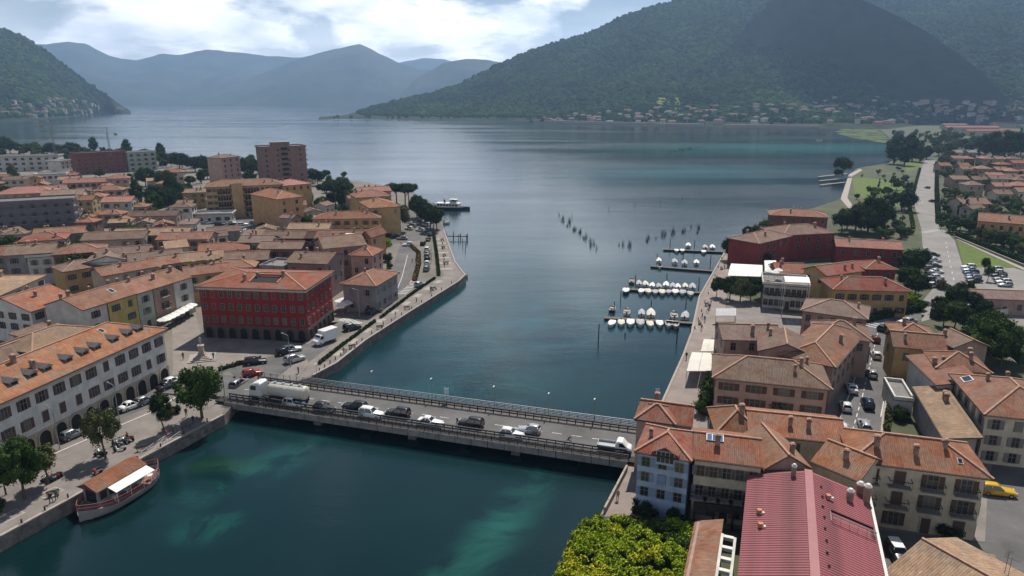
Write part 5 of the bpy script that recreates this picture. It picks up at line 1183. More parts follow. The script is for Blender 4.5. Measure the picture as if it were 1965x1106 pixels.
for i, (px_, py_) in enumerate([(743, 455), (758, 457), (772, 460), (700, 450), (782, 472)]):
    c_ = ['black', 'darkblue', 'grey', 'silver', 'white'][i]; car('%s car on the road in front of the tall ochre villa' % c_.replace('darkblue', 'dark blue'), P(px_, py_, .04), 170+i*6, kinds[i % 4], c_, group='cars before the villa')
for i in range(12):
    c_ = ['black', 'white', 'silver', 'white', 'black', 'grey', 'white', 'silver', 'white', 'grey', 'black', 'white'][i]; px_, py_ = 1783+(i//2)*1.6+(0 if i % 2 else 9), 492+i*5.4
    car('%s car in the bays between the hedge and the main road' % c_, P(px_, py_, .03), 4+(i % 3), kinds[i % 4], c_, group='cars in the bays by the main road')
for i in range(12):
    c_ = ['white', 'silver', 'darkblue', 'blue', 'grey', 'black', 'silver', 'white', 'black', 'grey', 'white', 'silver'][i]; px_, py_ = (1858+i*2.2, 516+i*5.2) if i < 6 else (1908+(i-6)*4, 520+(i-6)*6)
    car('%s car in the open car park beside the lawn' % c_.replace('darkblue', 'navy blue'), P(px_, py_, .03), 175, kinds[(i+1) % 4], c_, group='cars in the open car park')
for i in range(10):
    c_ = ['white', 'black', 'silver', 'white', 'grey'][i % 5]; car('%s car in the hotel car park' % c_, P(400+(i % 5)*22+(i//5)*8, 430+(i//5)*16+(i % 2)*3, .03), 15+i*4, kinds[i % 4], c_, group='cars in the hotel car park')
car('black car driving along the far main road', P(1788, 388, .03), 95, 'hatch', 'black')
car('grey car far up the main road near the park', P(1779, 362, .03), 95, 'hatch', 'grey')
car('yellow car parked behind the cream balcony house', P(1913, 948, .03), -14, 'wagon', 'yellow')
car('small blue car beside the low tiled shed', P(1822, 1102, .03), 250, 'mini', 'lightblue')
jp = car('black off roader with white roof parked in the yard', P(1722, 1072, .03), 262, 'suv', 'black')
mb = MB(); mb.loft([[(x_, -w_, 1.64), (x_, w_, 1.64), (x_, w_*.97, 1.72), (x_, -w_*.97, 1.72)] for x_, w_ in ((-1.95, .62), (-1.0, .68), (.2, .62))]); mb.build('roof_panel', [PAINT['white']], jp)
jp = car('dark car with white roof between the yard and the tiled shed', P(1842, 1088, .03), 70, 'suv', 'grey')
mb = MB(); mb.loft([[(x_, -w_, 1.64), (x_, w_, 1.64), (x_, w_*.97, 1.72), (x_, -w_*.97, 1.72)] for x_, w_ in ((-1.95, .62), (-1.0, .68), (.2, .62))]); mb.build('roof_panel', [PAINT['white']], jp)

# pickup lorry at the right end of the bridge
e = empty('pickup_truck', onb(1180, 869), yawB); tag(e, 'white pickup truck with open bed at the right end of the bridge', 'truck')
def ring4(x, hw, z0, z1, r=.12): return [(x, -hw, z0), (x, hw, z0), (x, hw, z1-r), (x, hw-r, z1), (x, -hw+r, z1), (x, -hw, z1-r)]
mb = MB(); mb.loft([ring4(.3, .92, .45, 2.05), ring4(.6, .95, .42, 2.15), ring4(1.2, .95, .42, 2.1), ring4(1.9, .93, .42, 1.35), ring4(2.45, .9, .42, 1.12), ring4(2.6, .8, .5, .9)]); mb.build('cab', [PAINT['white']], e)
mb = MB(); mb.loft([ring4(.7, .965, 1.3, 1.95, .05), ring4(1.25, .965, 1.3, 1.92, .05), ring4(1.75, .955, 1.28, 1.42, .05)]); mb.build('window_glass', [CARGLASS], e)
mb = MB(); mb.box(-2.7, -.98, .75, .2, .98, .85); 
for s in (-1, 1): mb.box(-2.7, s*.98-.03, .85, .2, s*.98+.03, 1.25)
mb.box(-2.73, -.95, .85, -2.67, .95, 1.25); mb.box(.14, -.95, .85, .2, .95, 1.6); mb.box(-2.6, -.35, .45, .3, .35, .75); mb.build('cargo_bed', [PAINT['silver']], e)
for x_ in (1.75, -1.7):
    for s in (-1, 1): link('wheel', wheel_mesh(.38, .24), e, (x_, s*.85, .38))
for s in (-1, 1): link('headlight', lamp_mesh('headlight', HEADL), e, (2.55, s*.62, .8))
# tanker lorry at the left end
tk = wb(0, 0, 0); pt = P(548, 770, .62)
e = empty('tanker_lorry', pt, yawB+math.pi); tag(e, 'cream tanker lorry with ribbed cylindrical tank entering the bridge', 'lorry')
def tring(x, r, n=16, zc=2.15, sy=1.0): return [(x, r*sy*math.cos(2*math.pi*k/n), zc+r*math.sin(2*math.pi*k/n)) for k in range(n)]
mb = MB(); mb.smooth = True; mb.loft([tring(-4.6, .7), tring(-4.5, 1.15), tring(-4.3, 1.28), tring(2.7, 1.28), tring(2.9, 1.15), tring(3.0, .7)]); tko = mb.build('tank', [PAINT['cream']], e)
for k in range(6): mb = MB(); mb.loft([tring(-4.1+k*1.32, 1.33), tring(-3.98+k*1.32, 1.33)]); mb.build('tank_rib', [PAINT['cream']], tko)
mb = MB(); mb.box(-4.2, -.35, 3.36, 2.6, .35, 3.44, 0); [mb.tube([(-3.3+k*1.7, 0, 3.4), (-3.3+k*1.7, 0, 3.62)], [.28, .28], 10, 0) for k in range(4)]; mb.build('catwalk', [STEEL], tko)
mb = MB(); mb.box(-4.4, -.5, .65, 3.0, .5, .95, 0); mb.box(3.0, -.45, .65, 6.8, .45, .9, 0); mb.box(-4.3, -1.22, .8, 2.2, -1.1, 1.25, 0); mb.box(-4.3, 1.1, .8, 2.2, 1.22, 1.25, 0); mb.build('chassis', [METAL], e)
mb = MB(); mb.loft([ring4(4.3, 1.18, .75, 3.2, .2), ring4(4.7, 1.22, .7, 3.5, .2), ring4(5.9, 1.22, .7, 3.25, .2), ring4(6.5, 1.2, .7, 2.9, .15), ring4(6.75, 1.15, .7, 2.0, .1), ring4(6.85, 1.1, .6, 1.4, .1)]); cab = mb.build('cab', [PAINT['white']], e)
mb = MB(); mb.face([(6.63, -1.0, 2.05), (6.63, 1.0, 2.05), (6.5, .95, 2.85), (6.5, -.95, 2.85)]); 
for s in (-1, 1): mb.face([(5.2, s*1.235, 1.95), (6.45, s*1.225, 1.95), (6.35, s*1.225, 2.75), (5.2, s*1.235, 2.8)])
mb.build('windscreen', [CARGLASS], cab)
for x_ in (5.9, 3.6, -1.4, -2.6, -3.8):
    for s in (-1, 1): link('wheel', wheel_mesh(.5, .34), e, (x_, s*1.0, .5))
# white delivery lorry by the palazzo
e = empty('box_van', P(625, 658, .02), R(235)); tag(e, 'white box van on the lake road beside the palazzo arcade', 'van')
mb = MB(); mb.box(-2.9, -1.1, .75, 1.1, 1.1, 3.2); bx_ = mb.build('cargo_box', [PAINT['white']], e)
mb = MB(); mb.loft([ring4(1.15, 1.0, .5, 2.5, .15), ring4(1.9, 1.0, .45, 2.45, .15), ring4(2.5, .98, .45, 1.5, .1), ring4(3.0, .9, .5, 1.25, .1)]); cab = mb.build('cab', [PAINT['white']], e)
mb = MB(); mb.face([(2.42, -.85, 1.62), (2.42, .85, 1.62), (2.0, .8, 2.3), (2.0, -.8, 2.3)])
for s in (-1, 1): mb.face([(1.3, s*1.01, 1.5), (2.3, s*1.0, 1.5), (1.95, s*1.0, 2.2), (1.3, s*1.01, 2.25)])
mb.build('windscreen', [CARGLASS], cab)
for x_ in (2.2, -1.9):
    for s in (-1, 1): link('wheel', wheel_mesh(.38, .24), e, (x_, s*.92, .38))
# scooters and motorbikes on the quay
def scooter_mesh():
    mb = MB(); mb.smooth = True
    mb.loft([[(x_, -w_, z0), (x_, w_, z0), (x_, w_*.8, z1), (x_, -w_*.8, z1)] for x_, w_, z0, z1 in ((-.75, .12, .55, .7), (-.4, .2, .35, .82), (0, .17, .3, .75), (.15, .15, .28, .4), (.45, .15, .28, .42), (.6, .2, .3, 1.0), (.68, .1, .5, 1.02))], 0)
    mb.tube([(-.55, -.05, .28), (-.55, .05, .28)], [.27, .27], 12, 1); mb.tube([(.78, -.05, .28), (.78, .05, .28)], [.27, .27], 12, 1)
    mb.bar((.6, -.35, 1.08), (.6, .35, 1.08), .05, .05, 1); mb.bar((.62, 0, .9), (.78, 0, .3), .06, .06, 1); mb.loft([[(x_, -.14, .80), (x_, .14, .80), (x_, .1, z_), (x_, -.1, z_)] for x_, z_ in ((-.7, .86), (-.3, .92), (.05, .85))], 1)
    return mb.mesh('motor_scooter', [PAINT['black'], TYRE])
scm = scooter_mesh()
for i, (px_, py_) in enumerate([(222, 858), (229, 855), (236, 852), (243, 850), (250, 846), (192, 876), (197, 872), (92, 926), (98, 923), (104, 920), (110, 917), (232, 865)]):
    o = link('motor_scooter', scm, None, P(px_, py_, .02), R(150+i*5), [PAINT[['black', 'white', 'darkblue', 'silver', 'red'][i % 5]], None]); tag(o, '%s motor scooter parked on the quay promenade beneath the trees' % ['black', 'white', 'dark blue', 'silver', 'red'][i % 5], 'scooter', 'scooters parked on the quay')
# ------------------------------------------------------------------ boats
def boat_mesh(Ln, bm, hz, n=9):
    rings = []
    for k in range(n):
        t = k/(n-1); x = -Ln/2+Ln*t; w_ = bm/2*(1-max(0, (t-.45)/.55)**2.2)*(.9+.1*min(1, t*4)); z0 = -.15+.35*max(0, t-.6)**1.5; z1 = hz+.25*t*t
        w_ = max(w_, .04)
        rings.append([(x, -w_, z1), (x, -w_*.86, z0+.15), (x, -w_*.35, z0-.15), (x, w_*.35, z0-.15), (x, w_*.86, z0+.15), (x, w_, z1)])
    return rings
def boat_parts(kind):
    def f():
        Ln, bm, hz = (5.6, 2.2, .75)
        rg_ = boat_mesh(Ln, bm, hz)
        m = MB(); m.smooth = True; m.loft(rg_, 0, False, False); m.face([rg_[0][k] for k in (0, 1, 2, 3, 4, 5)])
        hull = m.mesh('hull', [PAINT['white']])
        c = MB(); c.smooth = True
        rows = []
        for k, r in enumerate(rg_):
            t = k/(len(rg_)-1); hump = .12+.42*math.exp(-((t-.45)/.22)**2)
            w_ = r[5][1]; z = r[5][2]
            rows.append([(r[0][0], -w_*1.03, z-.08), (r[0][0], -w_*.8, z+hump*.55), (r[0][0], 0, z+hump), (r[0][0], w_*.8, z+hump*.55), (r[0][0], w_*1.03, z-.08)])
        c.loft(rows, 0, False, False); c.face(rows[0])
        cover = c.mesh('tarpaulin', [WHITE])
        d = MB()
        d.loft([[(r[0][0], -r[5][1]*.9, r[5][2]-.18 if 1 < k < 5 else r[5][2]-.02), (r[0][0], r[5][1]*.9, r[5][2]-.18 if 1 < k < 5 else r[5][2]-.02)] for k, r in enumerate(rg_)], 0, False, False)
        deckm = d.mesh('deck', [mat('boat_interior', (.30, .27, .23), .7, var=.3, scale=3)])
        s = MB(); s.face([(.35, -.75, 1.0), (.35, .75, 1.0), (.1, .65, 1.5), (.1, -.65, 1.5)]); s.face([(.35, -.75, 1.0), (.1, -.65, 1.5), (-.5, -.8, 1.15), (-.4, -.85, .9)]); s.face([(.35, .75, 1.0), (-.4, .85, .9), (-.5, .8, 1.15), (.1, .65, 1.5)])
        ws = s.mesh('windscreen', [CARGLASS])
        t = MB(); t.box(-1.6, -.7, .55, -1.1, .7, 1.1); t.box(-.5, -.7, .5, -.1, -.2, 1.0); t.box(-.5, .2, .5, -.1, .7, 1.0); seat = t.mesh('seat', [mat('boat_seat', (.45, .42, .38), .7)])
        o = MB(); o.cbox((-2.95, 0, 1.0), .5, .4, .55, 0, 0, .7); o.cbox((-2.95, 0, .4), .2, .15, .9, 0); ob = o.mesh('outboard_motor', [METAL])
        return hull, cover, deckm, ws, seat, ob
    return cached('boat', f)
def boat(px_, py_, yaw, kind, cm, label, group='boats at the mooring pontoons', s=1.0):
    hull, cover, deckm, ws, seat, ob = boat_parts(0)
    e = empty('motorboat', P(px_, py_, WZ)+Vector((0, 0, .1)), R(yaw)); e.scale = (s, s, s); tag(e, label, 'boat', group)
    link('hull', hull, e, None, 0, [cm[0]])
    if kind == 'cov': link('tarpaulin', cover, e, None, 0, [cm[1]])
    else: link('deck', deckm, e); link('windscreen', ws, e); link('seat', seat, e)
    link('outboard_motor', ob, e)
    return e
CREAMC = mat('cream_canvas', (.55, .51, .43), .8, var=.08); GREYC = mat('grey_canvas', (.34, .34, .34), .8, var=.1); BLUEC = mat('blue_canvas', (.04, .07, .15), .7); DARKC = mat('dark_canvas', (.03, .03, .035), .7)
def zp(x, y): return (1050+x/3.948, 380+y/3.948)
pont = [((432, 905), (1085, 945), 'pontoon jetty with a full row of covered boats on its near side'), ((612, 690), (1130, 715), 'pontoon jetty with white boats close on both sides'), ((785, 515), (1205, 548), 'dark pontoon jetty with a few scattered boats'), ((880, 388), (1290, 405), 'dark pontoon jetty beyond all the others toward the reeds')]
for (a_, b_, lb) in pont:
    p, q = P(*zp(*a_), WZ+.6), P(*zp(*b_), WZ+.6); q = q+(q-p).normalized()*2.0; L_ = (q-p).length; yw = math.atan2(q.y-p.y, q.x-p.x)
    e = empty('pontoon', (p.x, p.y, WZ), yw); tag(e, lb, 'pontoon')
    n_ = int(L_/1.0)
    for k in range(n_): mb = MB(); mb.box(k*L_/n_+.02, -.75, .5, (k+1)*L_/n_-.02, .75, .6); mb.build('plank', [WOOD], e)
    mb = MB(); mb.box(0, -.7, .1, L_, -.55, .49); mb.box(0, .55, .1, L_, .7, .49); mb.build('frame', [DKWOOD], e)
    for k in range(max(2, int(L_/4))): mb = MB(); mb.box(k*4.0+.3, -.7, -.4, k*4.0+2.3, .7, .3); mb.build('float', [DKWOOD], e)
BO = [ # x, y in zoom, kind, hull, cover, label
 (495, 852, 'open', 'black', None, 'dark hulled open motorboat at the pontoon end'), (605, 875, 'open', 'white', None, 'white open motorboat moored behind the covered row'), (715, 882, 'cov', 'white', GREYC, 'motorboat under a pale grey cover behind the covered row'), (785, 888, 'cov', 'white', CREAMC, 'motorboat under a cream cover behind the covered row'), (960, 902, 'open', 'white', None, 'white open motorboat near the promenade end of the pontoon'), (1045, 905, 'cov', 'white', GREYC, 'large boat under a pale greenish grey cover by the promenade'),
 (487, 968, 'cov', 'white', WHITE, 'motorboat under a white cover in the full near row'), (560, 964, 'cov', 'white', CREAMC, 'motorboat under a cream cover in the full near row'), (630, 964, 'cov', 'white', WHITE, 'motorboat under a white cover in the full near row'), (705, 966, 'cov', 'white', GREYC, 'motorboat under a pale grey cover in the full near row'), (780, 974, 'cov', 'white', CREAMC, 'motorboat under a cream cover in the full near row'), (852, 970, 'cov', 'white', WHITE, 'motorboat under a white cover in the full near row'), (922, 974, 'open', 'white', None, 'open motorboat at the landward end of the full near row'), (970, 978, 'open', 'silver', None, 'small open grey boat at the landward end of the full near row')]
for x_, y_ in [(640, 642), (695, 657), (745, 662), (795, 672), (845, 677), (900, 667), (950, 677), (990, 680), (1045, 677), (1100, 684)]: BO.append((x_, y_, 'open' if x_ == 640 else 'cov', 'black' if x_ == 640 else 'white', [WHITE, CREAMC, GREYC][int(x_) % 3], 'dark open boat at the outer end of the crowded pontoon' if x_ == 640 else 'white covered boat in the far row of the crowded pontoon'))
for x_, y_ in [(595, 720), (712, 722), (765, 724), (818, 728), (870, 730), (920, 726), (970, 728), (1025, 732), (1085, 742)]: BO.append((x_, y_, 'cov', 'blue' if x_ == 595 else 'white', [CREAMC, WHITE, GREYC][int(x_) % 3], 'blue hulled boat under a white cover at the pontoon tip' if x_ == 595 else 'white covered boat in the near row of the crowded pontoon'))
for x_, y_, lb in [(845, 482, 'covered white boat at the tip of the dark pontoon'), (965, 492, 'boat under a wide grey cover on the dark pontoon'), (1040, 502, 'white boat beside the grey covered one on the dark pontoon'), (1130, 498, 'white boat on the landward part of the dark pontoon'), (852, 532, 'open white boat on the near side of the dark pontoon'), (1068, 367, 'white boat on the far side of the farthest pontoon'), (1250, 382, 'big white boat at the root of the farthest pontoon'), (980, 410, 'white boat paired on the near side of the farthest pontoon'), (1023, 410, 'cream boat paired on the near side of the farthest pontoon'), (1185, 420, 'white boat alone on the near side of the farthest pontoon'), (1195, 382, 'grey covered boat beside the big white one')]:
    BO.append((x_, y_, 'open' if y_ == 532 else 'cov', 'white', GREYC if 'grey' in lb else WHITE, lb))
for i, (x_, y_, kd, hc, cm, lb) in enumerate(BO):
    near = y_ in (968, 964, 966, 974, 970, 978) or 718 < y_ < 745 or y_ in (532, 410, 420)
    boat(*zp(x_, y_), (-100 if near else 78)+rnd.uniform(-7, 7), kd, (PAINT[hc], cm), lb, s=(.95 if y_ > 840 else .86)*rnd.uniform(.84, 1.1))
def pole(px_, py_, h, label, m=DKWOOD, r=.13, group='mooring poles', name='mooring_pole', cat='pole'):
    p = P(px_, py_, WZ); mb = MB(); mb.tube([(0, 0, -1.5), (0, 0, h*.5), (rnd.uniform(-.06, .06), 0, h)], [r*1.1, r, r*.9], 7, 0); mb.tube([(0, 0, h), (0, 0, h+.1)], [r*1.2, r*.5], 7, 0)
    o = mb.build(name, [m], None, p); tag(o, label, cat, group)
for x_, y_, h in [(388, 1085, 4.2), (505, 880, 3.4), (787, 845, 2.6), (557, 775, 2.6), (668, 650, 2.8), (905, 640, 2.8), (1050, 820, 2.8), (1147, 690, 3.6), (982, 1085, 3.4), (1080, 1085, 3.4), (832, 480, 2.6), (1028, 470, 3.0), (1235, 515, 3.6), (1115, 385, 3.4), (930, 380, 3.6), (590, 1050, 0.9)]: pole(*zp(x_, y_), h, 'dark timber mooring pole standing in the water by the pontoons')
for x_, y_ in [(408, 565), (580, 540), (750, 515), (895, 490), (1015, 455), (100, 630), (165, 620)]: pole(1050+x_/3.447, 240+y_/3.447, 2.2, 'lone stake standing in the open bay off the reeds', r=.1, group='stakes in the bay')
for px_, py_ in [(880, 462), (888, 470), (893, 478), (870, 455), (895, 463)]: pole(px_, py_, 2.6, 'dark mooring pole near the small quay jetty', group='poles by the jetty')
# small jetty and dock details on the left quay
e = empty('jetty', P(852, 459, WZ), R(-3)); tag(e, 'short dark jetty below the wide promenade', 'jetty')
mb = MB(); mb.box(-1, -.7, 1.1, 10, .7, 1.3); mb.build('deck', [DKWOOD], e)
for k in range(4):
    for s in (-1, 1): mb = MB(); mb.tube([(1+k*2.9, s*.7, -1.5), (1+k*2.9, s*.7, 2.4)], [.12, .1], 6); mb.build('post', [DKWOOD], e)
boat(884, 531, -30, 'open', (PAINT['white'], WHITE), 'small white boat tied at the corner of the left promenade', None)
boat(852, 430, 20, 'open', (PAINT['white'], WHITE), 'small white boat under the lakeside pines', None)
boat(1600, 240, 10, 'open', (PAINT['white'], WHITE), 'white boat crossing the shallow bay off the village', None, 2.0)
boat(1572, 271, 10, 'open', (PAINT['white'], WHITE), 'white motorboat running through the green shallows', None, 1.6)
# ferry at the landing stage
fp = P(868, 402, WZ); e = empty('ferry_boat', fp, R(-12)); tag(e, 'lake ferry with white bridge deck at the landing stage', 'ferry')
rg_ = [[(x*3.4, y*2.2, z*1.6) for x, y, z in r] for r in boat_mesh(5.6, 2.2, .75)]
mb = MB(); mb.loft(rg_, 0, False, False); mb.face(rg_[0]); mb.build('hull', [PAINT['darkblue']], e)
mb = MB(); mb.loft([[(r[0][0], r[0][1]*.97, 1.15), (r[0][0], r[5][1]*.97, 1.15)] for r in rg_], 0, False, False); mb.build('deck', [WOOD], e)
mb = MB(); mb.box(-8, -2.0, 1.1, 4.0, 2.0, 3.2, 0); mb.box(-8.3, -2.3, 3.2, 4.4, 2.3, 3.35, 0); sa = mb.build('saloon', [PAINT['white']], e)
for k in range(7):
    for s in (-1, 1): q = MB(); q.box(-7.5+k*1.6, s*2.02-.01, 1.9, -6.4+k*1.6, s*2.02+.01, 2.8); q.build('window', [GLASS], sa)
mb = MB(); mb.box(-1, -1.3, 3.35, 2.6, 1.3, 5.2, 0); mb.box(-1.3, -1.5, 5.2, 2.9, 1.5, 5.35, 0); wh_ = mb.build('wheelhouse', [PAINT['white']], e)
q = MB(); q.box(2.6, -1.1, 4.2, 2.63, 1.1, 5.0); q.box(0, -1.32, 4.2, 2.4, -1.3, 5.0); q.box(0, 1.3, 4.2, 2.4, 1.32, 5.0); q.build('window', [GLASS], wh_)
mb = MB(); mb.tube([(.5, 0, 5.3), (.5, 0, 9.5)], [.1, .05], 6); mb.bar((-.3, 0, 7.8), (1.3, 0, 7.8), .08); mb.build('mast', [PAINT['white']], e)
mb = MB(); mb.tube([(-4, 0, 3.3), (-4.2, 0, 5.0)], [.5, .45], 10); mb.build('funnel', [PAINT['darkred']], e)
e = empty('landing_stage', P(838, 397, WZ), R(5)); tag(e, 'dark landing stage linking the pines to the ferry', 'landing stage')
mb = MB(); mb.box(-2, -1.2, 1.0, 8.5, 1.2, 1.2); mb.build('deck', [DKWOOD], e)
for k in range(5):
    for s in (-1, 1): mb = MB(); mb.tube([(k*2.0, s*1.1, -1.5), (k*2.0, s*1.1, 2.4)], [.12, .1], 6); mb.build('post', [DKWOOD], e)
# restaurant boat moored at the quay
qa, qb = P(130, 962, 0), P(275, 880, 0); qd = (qb-qa).normalized(); rp = qa.lerp(qb, .46)+Vector((qd.y, -qd.x, 0))*3.0; rp.z = WZ; e = empty('restaurant_boat', rp, math.atan2(qd.y, qd.x)); tag(e, 'moored restaurant boat with orange roof and white awning', 'boat')
LNB = 13.4
rg_ = []
for k in range(13):
    t = k/12; x_ = -LNB/2+LNB*t; w_ = 2.9*(1-abs(2*t-1)**3.2)*.98+.08; sh_ = .55*abs(2*t-1)**2
    rg_.append([(x_, -w_, 1.1+sh_), (x_, -w_*.9, .2), (x_, -w_*.5, -.3), (x_, w_*.5, -.3), (x_, w_*.9, .2), (x_, w_, 1.1+sh_)])
mb = MB(); mb.smooth = True; mb.loft(rg_, 0, False, False); hb_ = mb.build('hull', [mat('hull_white', (.27, .26, .25), .6, var=.15, scale=1)], e)
mb = MB(); mb.loft([[(r[0][0], r[0][1]*.97, 1.0), (r[0][0], r[5][1]*.97, 1.0)] for r in rg_], 0, False, False); mb.build('deck', [mat('boat_deck', (.20, .11, .09), .8, var=.3, scale=2)], e)
mb = MB()
for a, b in zip(rg_, rg_[1:]):
    for j in (0, 5): mb.bar((a[j][0], a[j][1], a[j][2]+.9), (b[j][0], b[j][1], b[j][2]+.9), .06); mb.bar((a[j][0], a[j][1], a[j][2]-.1), (a[j][0], a[j][1], a[j][2]+.9), .05); mb.bar((a[j][0], a[j][1], a[j][2]+.45), (b[j][0], b[j][1], b[j][2]+.45), .04)
mb.build('railing', [mat('rail_red', (.28, .09, .08), .6)], e)
mb = MB(); mb.bar((0, 0, 0), (0, 0, 0.01), .01)
mb = MB(); mb.box(-3.9, -.6, 1.0, 3.6, 2.3, 3.3, 0); cb_ = mb.build('cabin', [WM('grey')], e)
for k in range(5): q = MB(); q.box(-3.6+k*1.4, -.63, 1.7, -2.6+k*1.4, -.6, 2.9); q.build('window', [GLASS], cb_)
q = MB(); q.box(-3.93, -.2, 1.2, -3.9, 1.8, 3.0); q.build('window', [GLASS], cb_)
mb = MB(); mb.quadroof([(-4.3, -1.0, 3.3), (4.1, -1.0, 3.3), (4.1, 1.2, 4.2), (-4.3, 1.2, 4.2)]); mb.quadroof([(4.1, 3.0, 3.4), (-4.3, 3.0, 3.4), (-4.3, 1.2, 4.2), (4.1, 1.2, 4.2)]); mb.face([(-4.3, -1.0, 3.3), (-4.3, 1.2, 4.2), (-4.3, 3.0, 3.4)][::-1], 1); mb.build('roof', [RM('orange'), FASCIA], e)
mb = MB(); mb.face([(-2.6, -2.6, 2.75), (3.9, -2.6, 2.75), (3.9, -.95, 3.2), (-2.6, -.95, 3.2)]); 
for x_ in (-2.5, -.3, 1.8, 3.8): mb.bar((x_, -2.55, 1.0), (x_, -2.55, 2.75), .06)
mb.build('awning', [WHITE], e)
for k in range(4):
    q = MB(); q.tube([(-2.2+k*2.0, -1.6, 1.0), (-2.2+k*2.0, -1.6, 1.7)], [.06, .06], 6); q.tube([(-2.2+k*2.0, -1.6, 1.7), (-2.2+k*2.0, -1.6, 1.75)], [.45, .45], 10); q.build('table', [FRAME], e)
# gangway stairs on the quay wall beside the restaurant boat
for (a_, b_, lb) in (((276, 880), (302, 862), 'white railed gangway beside the restaurant boat'), ((308, 858), (342, 836), 'white railed gangway along the quay wall under the slim tree')):
    p, q = P(*a_, -.6), P(*b_, -.2); e = empty('gangway', p, math.atan2(q.y-p.y, q.x-p.x)); tag(e, lb, 'gangway'); L_ = (q-p).length
    mb = MB(); mb.bar((0, 0, -.1), (L_, 0, .3), 1.3, .12); mb.build('deck', [WOOD], e)
    for s in (-.65, .65):
        mb = MB(); mb.bar((0, s, .9), (L_, s, 1.3), .06); mb.bar((0, s, .5), (L_, s, .9), .04)
        for k in range(7): mb.bar((k*L_/6, s, -.1+.4*k/6), (k*L_/6, s, .9+.4*k/6), .05)
        mb.build('railing', [FRAME], e)
# reeds
def reed_mesh(sd, n=90, h=2.0, r=.9):
    g_ = random.Random(sd); mb = MB()
    for k in range(n):
        a, q = g_.uniform(0, 6.28), r*math.sqrt(g_.random()); x_, y_ = q*math.cos(a), q*math.sin(a); hh = h*g_.uniform(.5, 1.1); b = g_.uniform(0, 3.1); dx, dy = .05*math.cos(b), .05*math.sin(b); lx, ly = g_.gauss(0, .12), g_.gauss(0, .12)
        mb.face([(x_-dx, y_-dy, -.3), (x_+dx, y_+dy, -.3), (x_+lx, y_+ly, hh)])
    return mb.mesh('reed_clump', [LEAF['reed']])
rms = [reed_mesh(k, 14+9*k, 1.7+.4*k, .35+.22*k) for k in range(3)]
rp_ = [(545, 360), (575, 358), (622, 370), (628, 350), (755, 330), (765, 310), (825, 310), (870, 280), (885, 285), (900, 275), (945, 275), (955, 260), (965, 270), (1025, 262), (1035, 255), (1090, 225), (1140, 265), (1148, 230)]
for i in range(20):
    t = i/19; rp_.append((95+270*t+rnd.uniform(-14, 14), 150+235*t**1.1+rnd.uniform(-22, 22)))
for i, (x_, y_) in enumerate(rp_):
    o = link('reed_clump', rms[i % 3], None, P(*zp(x_, y_), WZ), rnd.uniform(0, 6)); o.scale = (1, 1, rnd.uniform(.8, 1.4)); tag(o, 'clump of green reeds in the row beside the farthest pontoon' if i < 18 else 'thin reed clump in the slanting line in the bay', 'reeds', 'reeds by the pontoons' if i < 18 else 'slanting reed line')
for i in range(14):
    o = link('reed_clump', rms[i % 3], None, P(1284+i*5, 292-i*.7+rnd.uniform(-1, 1), WZ), rnd.uniform(0, 6)); o.scale = (2.4, 1.2, rnd.uniform(.6, 1.5)); tag(o, 'reed clump of the distant line in the far bay', 'reeds', 'distant reed line')
# floating weed beds in the green shallows
mb = MB(); g_ = random.Random(3)
for k in range(520):
    px_, py_ = g_.uniform(1612, 1702), 248+28*(g_.random()**1.2); 
    if (py_-248)/28 > .4+.6*(px_-1612)/90: continue
    p = P(px_, py_, WZ+.05); r_ = g_.uniform(1.5, 6); n_ = 7
    mb.face([(p.x+r_*2.2*math.cos(6.283*j/n_)*g_.uniform(.7, 1.2), p.y+r_*math.sin(6.283*j/n_)*g_.uniform(.7, 1.2), WZ+.03+.0006*k) for j in range(n_)])
tag(mb.build('water_weed', [mat('floating_weed', (.045, .08, .010), .9, c2=(.08, .11, .015), scale=.08)]), 'bright green weed beds floating in the shallows by the far bank', 'water weed', kind='stuff')
for (x_, y_, x2, y2) in ((1570, 342, 1625, 336), (1572, 350, 1622, 345), (1574, 358, 1620, 353)):
    p, q = P(x_, y_, WZ), P(x2, y2, WZ); e = empty('jetty', p, math.atan2(q.y-p.y, q.x-p.x)); tag(e, 'pale plank jetty reaching into the bay from the park', 'jetty', 'park jetties'); L_ = (q-p).length
    mb = MB(); mb.box(0, -.9, .9, L_, .9, 1.1); mb.build('deck', [PALE], e)
    for k in range(8):
        for s in (-1, 1): mb = MB(); mb.tube([(k*L_/7, s*.7, -1), (k*L_/7, s*.7, .9)], [.15, .15], 5); mb.build('post', [DKWOOD], e)
